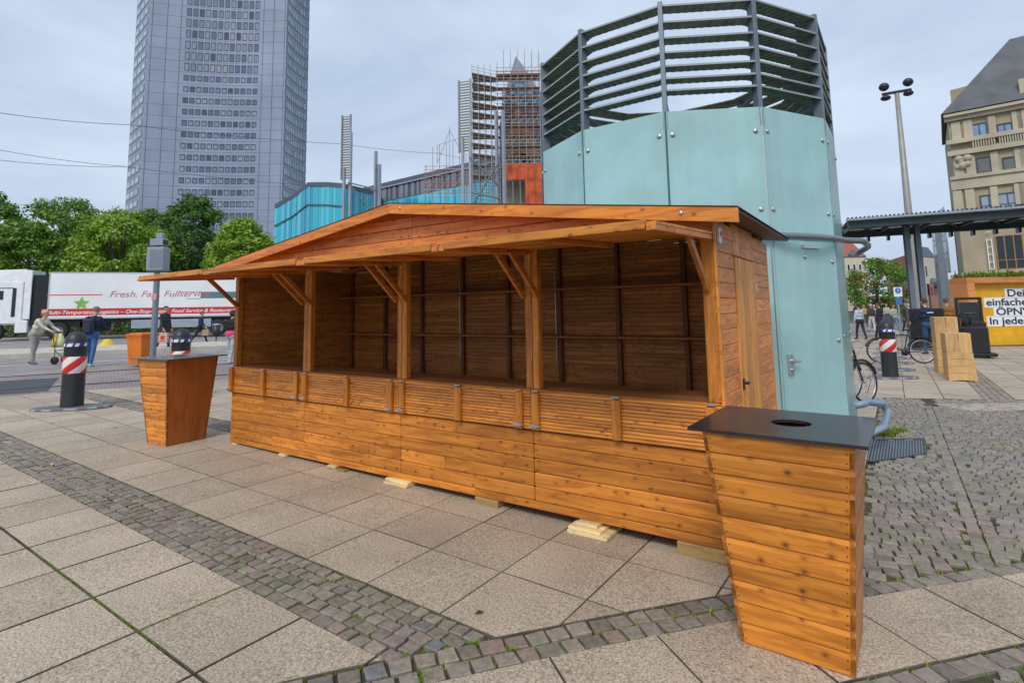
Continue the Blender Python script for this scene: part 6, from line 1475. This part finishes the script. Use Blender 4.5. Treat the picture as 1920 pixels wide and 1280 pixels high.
q = MB(); q.box(-.08, .68, .12, 2.3, .8, 3.7); q.box(.3, 2.2, .3, 2.2, .7, 1.0); q.build('coupling_bay', 'black', lor)
truckwheel(-1.75, .52); truckwheel(1.2, .52, y=.25)
q = MB()
for k in range(24): p = Vector((5.0+random.uniform(-.3, .3), 2.8+random.uniform(-.2, .2), .35+random.uniform(0, .25)))
# ------------------------------------------------------------------ street furniture at the left
def bollard(label, loc, rz, plate=True, big=1.0):
    t = thing('striped_bollard', label, 'bollard', loc, rz, 'black bollards with red and white bands'); r = .165*big
    q = MB(); q.lathe([(0, 0), (r*1.02, 0), (r, .02), (r*.97, .62)], 28); q.build('post', 'blackmat', t)
    M.setdefault('stripe', stripemat()); q = MB(); q.lathe([(r*.995, .60), (r*1.03, .61), (r*1.03, .87), (r*.995, .88)], 28); q.build('striped_band', 'stripe', t)
    q = MB(); q.lathe([(r*.97, .88), (r*.985, 1.03), (r*1.0, 1.035), (r*1.0, 1.12), (r*.97, 1.125), (r*.97, 1.14), (r*.86, 1.21), (r*.60, 1.27), (r*.3, 1.295), (0, 1.30)], 28); q.build('domed_cap', 'blackmat', t)
    q = MB(); q.lathe([(r*1.004, 1.045), (r*1.012, 1.05), (r*1.012, 1.105), (r*1.004, 1.11)], 28); bd = q.build('upper_ring', plain('blue_ring', (.03, .04, .25), .4), t)
    q = MB()
    for a in (-2.4, -1.75, -1.1, -.3, .9, 2.2):
        w = .26 if a in (-1.75, ) else .16; vs = []
        for k in range(5): b = a-w+2*w*k/4; vs.append((r*1.02*math.cos(b), r*1.02*math.sin(b), 1.052)); 
        for k in range(5): b = a-w+2*w*k/4+.12; vs.append((r*1.02*math.cos(b), r*1.02*math.sin(b), 1.102))
        q.add(vs, [(k, k+1, k+6, k+5) for k in range(4)])
    q.build('white_marks', 'white', bd)
    if plate:
        q = MB(); n = 24; A, B_ = .60, .27; ol = [(A*math.copysign(abs(math.cos(2*math.pi*k/n))**.85, math.cos(2*math.pi*k/n)), B_*math.sin(2*math.pi*k/n)*(1.0)) for k in range(n)]
        q.add([(x, y, .0) for x, y in ol]+[(x, y, .028) for x, y in ol]+[(x*.86, y*.82, .045) for x, y in ol], [tuple(range(n))[::-1]]+[(k, (k+1) % n, n+(k+1) % n, n+k) for k in range(n)]+[(n+k, n+(k+1) % n, 2*n+(k+1) % n, 2*n+k) for k in range(n)]+[tuple(range(2*n, 3*n))])
        bp_ = q.build('base_plate', plain('grey_rubber_base', (.12, .14, .16), .6), t); q = MB()
        for k in range(n):
            q.mi = k % 2; x0, y0 = ol[k]; x1, y1 = ol[(k+1) % n]; q.add([(x0*1.003, y0*1.003, .014), (x1*1.003, y1*1.003, .014), (x1*.985, y1*.985, .034), (x0*.985, y0*.985, .034)], [(0, 1, 2, 3)])
        q.build('reflective_edge', ['white', 'red'], bp_)
    return t
def stripemat():
    m, nt, b = newmat('red_white_stripes'); Nn = nt.nodes.new; Lk = nt.links.new
    tc = Nn('ShaderNodeTexCoord'); s = Nn('ShaderNodeSeparateXYZ'); Lk(tc.outputs['Object'], s.inputs[0]); at = Nn('ShaderNodeMath'); at.operation = 'ARCTAN2'; Lk(s.outputs[1], at.inputs[0]); Lk(s.outputs[0], at.inputs[1])
    a = Nn('ShaderNodeMath'); a.operation = 'MULTIPLY'; a.inputs[1].default_value = .4775; Lk(at.outputs[0], a.inputs[0])     # 6 repeats / 2pi
    z = Nn('ShaderNodeMath'); z.operation = 'MULTIPLY'; z.inputs[1].default_value = -3.6; Lk(s.outputs[2], z.inputs[0]); d = Nn('ShaderNodeMath'); d.operation = 'ADD'; Lk(a.outputs[0], d.inputs[0]); Lk(z.outputs[0], d.inputs[1])
    f = Nn('ShaderNodeMath'); f.operation = 'FRACT'; Lk(d.outputs[0], f.inputs[0]); g = Nn('ShaderNodeMath'); g.operation = 'GREATER_THAN'; g.inputs[1].default_value = .5; Lk(f.outputs[0], g.inputs[0])
    mx = Nn('ShaderNodeMix'); mx.data_type = 'RGBA'; mx.inputs[6].default_value = (.72, .70, .68, 1); mx.inputs[7].default_value = (.60, .02, .02, 1); Lk(g.outputs[0], mx.inputs[0]); Lk(mx.outputs[2], b.inputs['Base Color']); b.inputs['Roughness'].default_value = .4
    return m
b1 = Vector((-4.70, -.17, zg(-4.7, -.2))); fr = face(1, 0)+math.pi/2
bollard('black bollard with red and white band on a lens-shaped base, standing farthest left', b1, face(1, .25)+math.pi/2)
b2_ = D(340, 640, 10.6); bollard('black bollard showing only its upper half behind the left litter bin', Vector((b2_.x, b2_.y, zg(b2_.x, b2_.y))), face(1, .1)+math.pi/2)
for i, (y, lb) in enumerate(((11.55, 'first bollard of the row right of the glass drum, nearest the camera'), (13.4, 'second bollard in the row right of the glass drum'), (15.25, 'third bollard in the row right of the glass drum'), (17.1, 'fourth bollard in the row right of the glass drum'), (19.1, 'fifth bollard in the row right of the glass drum'), (21.3, 'last bollard in the row right of the glass drum'))):
    bollard(lb, (6.82-.0*i, y, zg(6.82, y)), face(1, -.05)+math.pi/2, big=.98)
# grey pole with cabinet and sensor box
pc_ = D(288, 640, 11); pb = Vector((pc_.x, pc_.y, zg(pc_.x, pc_.y))); pole = thing('equipment_pole', 'grey steel pole carrying a light grey cabinet, behind the left litter bin', 'pole', pb, face(1, 0)+math.pi/2)
M['polegrey'] = plain('pole_grey', (.20, .24, .30), .45, .2); M['boxgrey'] = plain('cabinet_grey', (.27, .31, .36), .5, .1)
q = MB(); q.lathe([(.058, -.1), (.055, 2.6), (.05, 3.2), (0, 3.22)], 16); q.build('pole', 'polegrey', pole)
q = MB(); q.cbox((0.02, -.02, 2.68), (.17, .12, .24), .015); cab_ = q.build('cabinet', 'boxgrey', pole)
q = MB(); q.box(-.153, -.149+.001, -.10, .06, 2.5, 2.86); q.box(-.08, .16, -.143, -.139, 2.5, 2.86, .001); q.build('door_seam', 'polegrey', cab_)
q = MB(); q.cbox((.02, -.02, 3.02), (.14, .09, .07), .01); q.cbox((.05, -.02, 3.15), (.06, .05, .06), .01); q.build('sensor_box', 'boxgrey', pole)
q = MB(); q.cbox((-.13, -.04, 3.02), (.03, .07, .06), .01); q.cbox((.16, -.04, 3.02), (.02, .07, .05), .01); q.build('loudspeaker', 'black', pole)
q = MB(); q.box(-.05, .05, -.062, -.056, 1.86, 1.99); q.build('sticker', plain('sticker', (.62, .3, .3), .6), pole)
# orange wheelie bin
wb = gp_(264, 686); ob = thing('wheelie_bin', 'bright orange two-wheeled rubbish bin at the street edge', 'wheelie bin', wb, face(.95, -.3)+math.pi)
M['orange'] = plain('orange_plastic', (.72, .18, .015), .45, vary=.08)
q = MB(); q.hexa([(-.20, -.24, .06), (.20, -.24, .06), (.20, .24, .06), (-.20, .24, .06)], [(-.27, -.30, .90), (.27, -.30, .90), (.27, .30, .90), (-.27, .30, .90)]); q.box(-.285, .285, -.315, .315, .86, .91, .01); q.build('tub', 'orange', ob)
q = MB(); q.cbox((0, 0, .935), (.30, .33, .022), .015); q.cbox((0, .0, .965), (.22, .26, .018), .015); q.build('lid', 'orange', ob)
q = MB(); q.tube([(.31, -.2, .9), (.38, -.2, .93), (.38, .2, .93), (.31, .2, .9)], .022, 8); q.build('handle', 'black', ob)
for s in (-1, 1): wheel(ob, (.20, s*.26, .10), .10, (0, 1, 0), w=.05)
# small dark litter bin
sb_ = gp_(405, 640); lb_ = thing('street_litter_bin', 'small dark cylindrical litter bin on a post by the lorry', 'litter bin', sb_)
q = MB(); q.lathe([(.0, .32), (.19, .32), (.2, .34), (.2, .86), (.17, .86), (.17, .4)], 20); q.build('drum', 'blackmat', lb_); q = MB(); q.lathe([(.205, .85), (.205, .9), (0, .95)], 20); q.build('hood', 'boxgrey', lb_); q = MB(); q.tube([(0, 0, 0), (0, 0, .34)], .03, 8); q.build('post', 'black', lb_)
# yellow traffic cone base / hose reel under the trailer
yq = gp_(200, 652); q = MB(); q.lathe([(.42, 0), (.40, .10), (.22, .22), (.12, .38), (0, .40)], 14); tag(q.build('cable_cover', plain('yellow_plastic', (.65, .5, .03), .5), None, yq), 'low yellow plastic hump on the kerb in front of the trailer', 'cable cover')

# ------------------------------------------------------------------ right-hand objects
def bicycle(label, loc, rz, col, tilt=0):
    t = thing('bicycle', label, 'bicycle', loc, rz, 'parked bicycles'); t.rotation_euler = (tilt, 0, rz); r = .345
    for x, nm in ((-.53, 'rear'), (.53, 'front')):
        q = MB(); mt = Matrix.Translation((x, 0, r)) @ Matrix.Rotation(R(90), 4, 'X'); q.tube([mt @ Vector(((r-.02)*math.cos(a*math.pi/16), (r-.02)*math.sin(a*math.pi/16), 0)) for a in range(32)], .021, 8, closed=True); w = q.build('wheel', 'rubber', t)
        q = MB(); q.tube([mt @ Vector(((r-.045)*math.cos(a*math.pi/16), (r-.045)*math.sin(a*math.pi/16), 0)) for a in range(32)], .010, 6, closed=True)
        for k in range(20): a = k*math.pi/10; q.tube([(x, .02*(-1)**k, r), (x+(r-.05)*math.cos(a), 0, r+(r-.05)*math.sin(a))], .0022, 3)
        q.tube([(x, -.04, r), (x, .04, r)], .022, 8); q.build('rim', 'steel', w)
        q = MB(); q.tube([(x+(r+.03)*math.cos(a), 0, r+(r+.03)*math.sin(a)) for a in [R(20+16*k) for k in range(9)]], .022, 6); q.build('mudguard', 'black', t)
    q = MB(); bb_, st, ht = (-.08, 0, .30), (-.20, 0, .80), (.40, 0, .82)
    for a, b, rr in ((bb_, st, .016), (st, (.38, 0, .78), .015), (bb_, (.41, 0, .66), .018), (bb_, (-.53, 0, r), .011), (st, (-.53, 0, r), .010), ((.37, 0, .9), (.43, 0, .62), .018), ((.43, 0, .62), (.53, 0, r), .013)): q.tube([a, b], rr, 8)
    q.build('frame', col, t)
    q = MB(); q.tube([(.37, 0, .88), (.35, 0, 1.02)], .013, 8); q.tube([(.20, -.28, 1.03), (.33, -.18, 1.05), (.36, 0, 1.03), (.33, .18, 1.05), (.20, .28, 1.03)], .012, 8); q.build('handlebar', 'steel', t)
    q = MB(); q.hexa([(-.36, -.08, .90), (-.08, -.02, .92), (-.08, .02, .92), (-.36, .08, .90)], [(-.36, -.08, .96), (-.08, -.02, .95), (-.08, .02, .95), (-.36, .08, .96)]); q.tube([(-.20, 0, .8), (-.22, 0, .91)], .013, 8); q.build('saddle', 'black', t)
    q = MB(); q.tube([(-.08, -.06, .3), (-.02, -.10, .16), (.04, -.13, .16)], .009, 6); q.tube([(-.08, .06, .3), (-.14, .10, .44), (-.08, .13, .44)], .009, 6); q.lathe([(0, -.012), (.09, -.01), (.09, .01), (0, .012)], 16, Matrix.Translation((-.08, .05, .3)) @ Matrix.Rotation(R(90), 4, 'X')); q.build('crank', 'black', t)
    q = MB(); q.box(-.80, -.34, -.07, .07, .72, .735, .002); q.beam((-.75, -.06, .72), (-.54, -.05, r), .01, .01); q.beam((-.75, .06, .72), (-.54, .05, r), .01, .01); q.build('luggage_rack', 'black', t)
    return t
bp1 = gp_(1696, 681); bicycle('black bicycle leaning behind the row of bollards, right wheel nearest the boxes', Vector((bp1.x-.05, bp1.y, bp1.z)), face(-1, .28)+math.pi/2, 'black', .06)
w = D(1612, 640, 8.7); bicycle('bicycle half hidden behind the glass drum, front wheel showing', (6.21, 6.95, zg(6.1, 7)), face(1, .45)+math.pi/2, 'black', -.05)
bicycle('second bicycle behind the glass drum, only the edge of its wheel showing', (6.03, 7.35, zg(6, 7.5)), face(1, .55)+math.pi/2, 'blackmat', -.05)
# stacked chipboard boxes
M['chip'] = wood('chipboard', (.62, .38, .16), (.5, .28, .10), 'Z', .15, coat=0, rough=.7)
def stack(label, px, py, t, w, d, hts, rz):
    b = D(px, py, t); o = thing('wooden_stool_stack', label, 'box stack', (b.x, b.y, zg(b.x, b.y)), rz, 'stacks of chipboard boxes'); z = 0
    for i, hh in enumerate(hts):
        q = MB(); top = i == len(hts)-1; n = 10; ww = w-(.012*i); y = i*.018
        if top:
            q.box(-ww/2, -.004, -d/2+y, d/2+y, z+.004, z+hh, .004); q.box(.004, ww/2, -d/2+y, d/2+y, z+.004, z+hh, .004); q.box(-.005, .005, -d/2+y+.01, d/2+y, z+.004, z+hh*.62)
        else:
            vs = []; 
            for k in range(n+1):
                x = -ww/2+ww*k/n; ar = .022*(1-(2*k/n-1)**2); vs += [(x, -d/2+y, z+ar+.002), (x, -d/2+y, z+hh-.003+ar*.9), (x, d/2+y, z+ar+.002), (x, d/2+y, z+hh-.003+ar*.9)]
            fs = [(0, 1, 3, 2), (4*n, 4*n+2, 4*n+3, 4*n+1)]
            for k in range(n): a = 4*k; b_ = 4*(k+1); fs += [(a, b_, b_+1, a+1), (a+3, b_+3, b_+2, a+2), (a+1, b_+1, b_+3, a+3), (a, a+2, b_+2, b_)]
            q.add(vs, fs)
        q.build('box', 'chip', o); z += hh
    return o
stack('front stack of pale chipboard boxes with curved lower edges', 1799, 690, 12.15, .50, .42, (.155, .15, .15, .15, .42), face(1, .0)+math.pi/2-R(26))
stack('rear, slightly taller stack of pale chipboard boxes', 1780, 690, 13.4, .52, .42, (.155, .15, .15, .15, .15, .60), face(1, .0)+math.pi/2-R(26))
# black equipment case behind the worker
e = D(1741, 660, 20.3); q = MB(); ec = thing('equipment_case', 'tall black equipment case behind the worker in navy', 'case', (e.x, e.y, zg(e.x, e.y)), face(1, 0)+math.pi/2-R(28))
q.cbox((0, 0, .80), (.52, .35, .72), .03); q.build('case_body', 'black', ec); q = MB()
for z in (.2, .8, 1.4): q.box(-.53, .53, -.36, .36, z, z+.03)
q.build('edge_bands', 'blackmat', ec)
for s in (-1, 1):
    for s2_ in (-1, 1): wheel(ec, (s*.42, s2_*.26, .05), .05, (1, 0, 0))
# stacker truck
f0 = D(1829, 665, 17.3); fk = thing('pallet_stacker', 'black electric pallet stacker parked in front of the yellow container', 'stacker', (f0.x, f0.y, zg(f0.x, f0.y)), face(1, -.15)+math.pi/2-R(18))
q = MB(); q.cbox((0, 0, .55), (.33, .28, .42), .05); q.cbox((.05, .02, 1.02), (.26, .22, .10), .04); q.build('body', 'black', fk)
q = MB()
for s in (-.30, .30): q.beam((s, .22, .1), (s, .22, 1.88), .08, .12)
q.beam((-.30, .22, 1.84), (.30, .22, 1.84), .08, .08); q.beam((-.3, .22, 1.3), (.3, .22, 1.3), .06, .1); q.build('mast', 'black', fk); q = MB(); q.box(-.24, .24, .16, .2, .95, 1.72); q.build('mast_guard', 'blackmat', fk)
q = MB(); q.tube([(-.1, -.2, 1.05), (-.12, -.42, 1.35)], .03, 8); q.tube([(-.26, -.42, 1.38), (.02, -.42, 1.38)], .035, 8); q.cbox((-.12, -.40, 1.3), (.07, .05, .08), .02); q.build('tiller', 'blackmat', fk)
q = MB(); q.beam((.05, .2, 1.3), (.05, .2, 1.75), .03, .03); q.build('lift_chain', plain('brass_chain', (.35, .28, .1), .4, .6), fk)
q = MB()
for s in (-.2, .2): q.hexa([(s-.08, .25, .05), (s+.08, .25, .05), (s+.08, 1.3, .05), (s-.08, 1.3, .05)], [(s-.08, .25, .12), (s+.08, .25, .12), (s+.08, 1.3, .09), (s-.08, 1.3, .09)])
q.build('forks', 'black', fk); q = MB(); q.box(-.38, .48, -.34, .2, .05, .16, .03); q.build('foot_guard', 'black', fk)
for s in (-1, 1): wheel(fk, (s*.28, -.1, .08), .08, (1, 0, 0), w=.08)
# yellow promotion container with planted roof
c0 = D(1820, 600, 22); kx = Vector((RT.x, RT.y)).normalized(); ko = thing('promotion_container', 'yellow container with orange frame, planted roof and lettered white strips', 'container', (c0.x, c0.y, zg(c0.x, c0.y)), math.atan2(kx.y, kx.x))
M['yellow'] = plain('warm_yellow_panel', (.72, .38, .012), .55, vary=.08); M['oframe'] = wood('orange_timber', (.62, .24, .07), (.5, .17, .05), 'X', .1, coat=0, rough=.6)
zt = 2.72
q = MB(); q.box(0, 6.2, -.02, .9, zt-.23, zt, .01); q.box(0, .30, -.02, .9, -.1, zt-.231, .01); q.build('frame', 'oframe', ko)
q = MB(); q.box(.302, 6.2, .25, .35, .02, zt-.232); q.build('back_panel', 'yellow', ko)
q = MB(); q.box(.302, 6.2, .10, .25, .02, .42); q.build('bench', 'yellow', ko)
q = MB(); q.box(.1, 6.2, .0, .8, -.1, .02); q.build('plinth', 'black', ko)
def cpos(px, py): p = onplane(px, py, c0+Vector((-kx.y, kx.x, 0))*.24, (-kx.y, kx.x, 0)); return (Vector((p.x-c0.x, p.y-c0.y))).dot(kx), p.z-ko.location.z
q = MB()
for (x, y0, y1, w) in ((1883, 541, 559, 1.9), (1844, 558, 577, 2.4), (1862, 576, 594, 2.1), (1850, 593, 612, 2.6)): s, z1 = cpos(x, y0); _, z0 = cpos(x, y1); q.box(s, s+w, .235, .25, z0, z1)
q.build('white_strips', 'white', ko)
M['ink'] = plain('navy_ink', (.01, .012, .05), .5)
for body, x, y, sz, bo in (('Dein', 1888, 555.5, .40, .008), ('einfacher', 1849, 573, .40, .008), ('ÖPNV', 1868, 590.5, .40, .008), ('In jeder', 1855, 608, .40, .008)):
    s, z = cpos(x, y); text(body, sz, 'ink', ko, (s, .232, z), (R(90), 0, 0), 'lettering', bo, sx=1.27)
q = MB(); rn = random.Random(8)
for _ in range(700):
    x = rn.uniform(.1, 6); y = rn.uniform(.0, .8); blades(q, x, y, zt-.01, 3, rn.uniform(.12, .34), .05)
tag(q.build('roof_grass', 'grass', ko), kind='stuff')
# signs
sp = D(1691, 640, 22); sg_ = thing('street_sign', 'pedestrian zone sign with blue disc over a smaller blue plate', 'sign', (sp.x, sp.y, zg(sp.x, sp.y)), face(1, 0)+math.pi/2)
q = MB(); q.tube([(0, 0, 0), (0, 0, 2.35)], .03, 8); q.build('pole', 'steel', sg_)
q = MB(); q.box(-.17, .17, -.045, -.032, 1.98, 2.36, .003); pl_ = q.build('sign_plate', 'white', sg_)
q = MB(); mt = Matrix.Translation((0, -.047, 2.22)) @ Matrix.Rotation(R(90), 4, 'X'); q.lathe([(0, .002), (.115, .002), (.115, 0)], 24, mt, False); q.build('blue_disc', plain('sign_blue', (.02, .12, .5), .4), pl_)
q = MB(); q.sphere((0, -.051, 2.275), .018, 8, 6, (1, .2, 1)); q.hexa([(-.018, -.052, 2.19), (.018, -.052, 2.19), (.018, -.05, 2.19), (-.018, -.05, 2.19)], [(-.022, -.052, 2.252), (.022, -.052, 2.252), (.022, -.05, 2.252), (-.022, -.05, 2.252)]); q.beam((-.012, -.051, 2.195), (-.04, -.051, 2.145), .004, .014, up=(0, 1, 0)); q.beam((.012, -.051, 2.195), (.035, -.051, 2.145), .004, .014, up=(0, 1, 0)); q.build('walker_pictogram', 'white', pl_)
q = MB(); q.box(-.12, .14, -.045, -.032, 1.66, 1.94, .003); q.build('lower_plate', plain('sign_blue2', (.05, .17, .45), .4), sg_)
sp = D(1794, 600, 30); s2g = thing('hanging_sign', 'small white sign with violet mark on a post, between the column and the container', 'sign', (sp.x, sp.y, zg(sp.x, sp.y)), face(1, 0)+math.pi/2)
q = MB(); q.tube([(0, 0, 0), (0, 0, 3.4)], .03, 8); q.build('pole', 'steel', s2g); q = MB(); q.box(-.26, .26, -.05, -.035, 2.95, 3.38, .003); pl_ = q.build('sign_plate', 'white', s2g)
q = MB(); q.box(-.12, .12, -.055, -.05, 3.08, 3.13); q.box(-.12, .12, -.055, -.05, 3.2, 3.25); q.box(-.12, -.07, -.055, -.05, 3.13, 3.2); q.build('violet_mark', plain('violet', (.15, .06, .35), .5), pl_)
# slim grey stop column by the corner building
sp = D(1776, 600, 34); q = MB(); q.box(-.16, .16, -.12, .12, 0, 6.6, .01); tag(q.build('stop_column', 'greymetal', None, (sp.x, sp.y, zg(sp.x, sp.y))), 'slim blue-grey column in front of the glass fronted building', 'column')
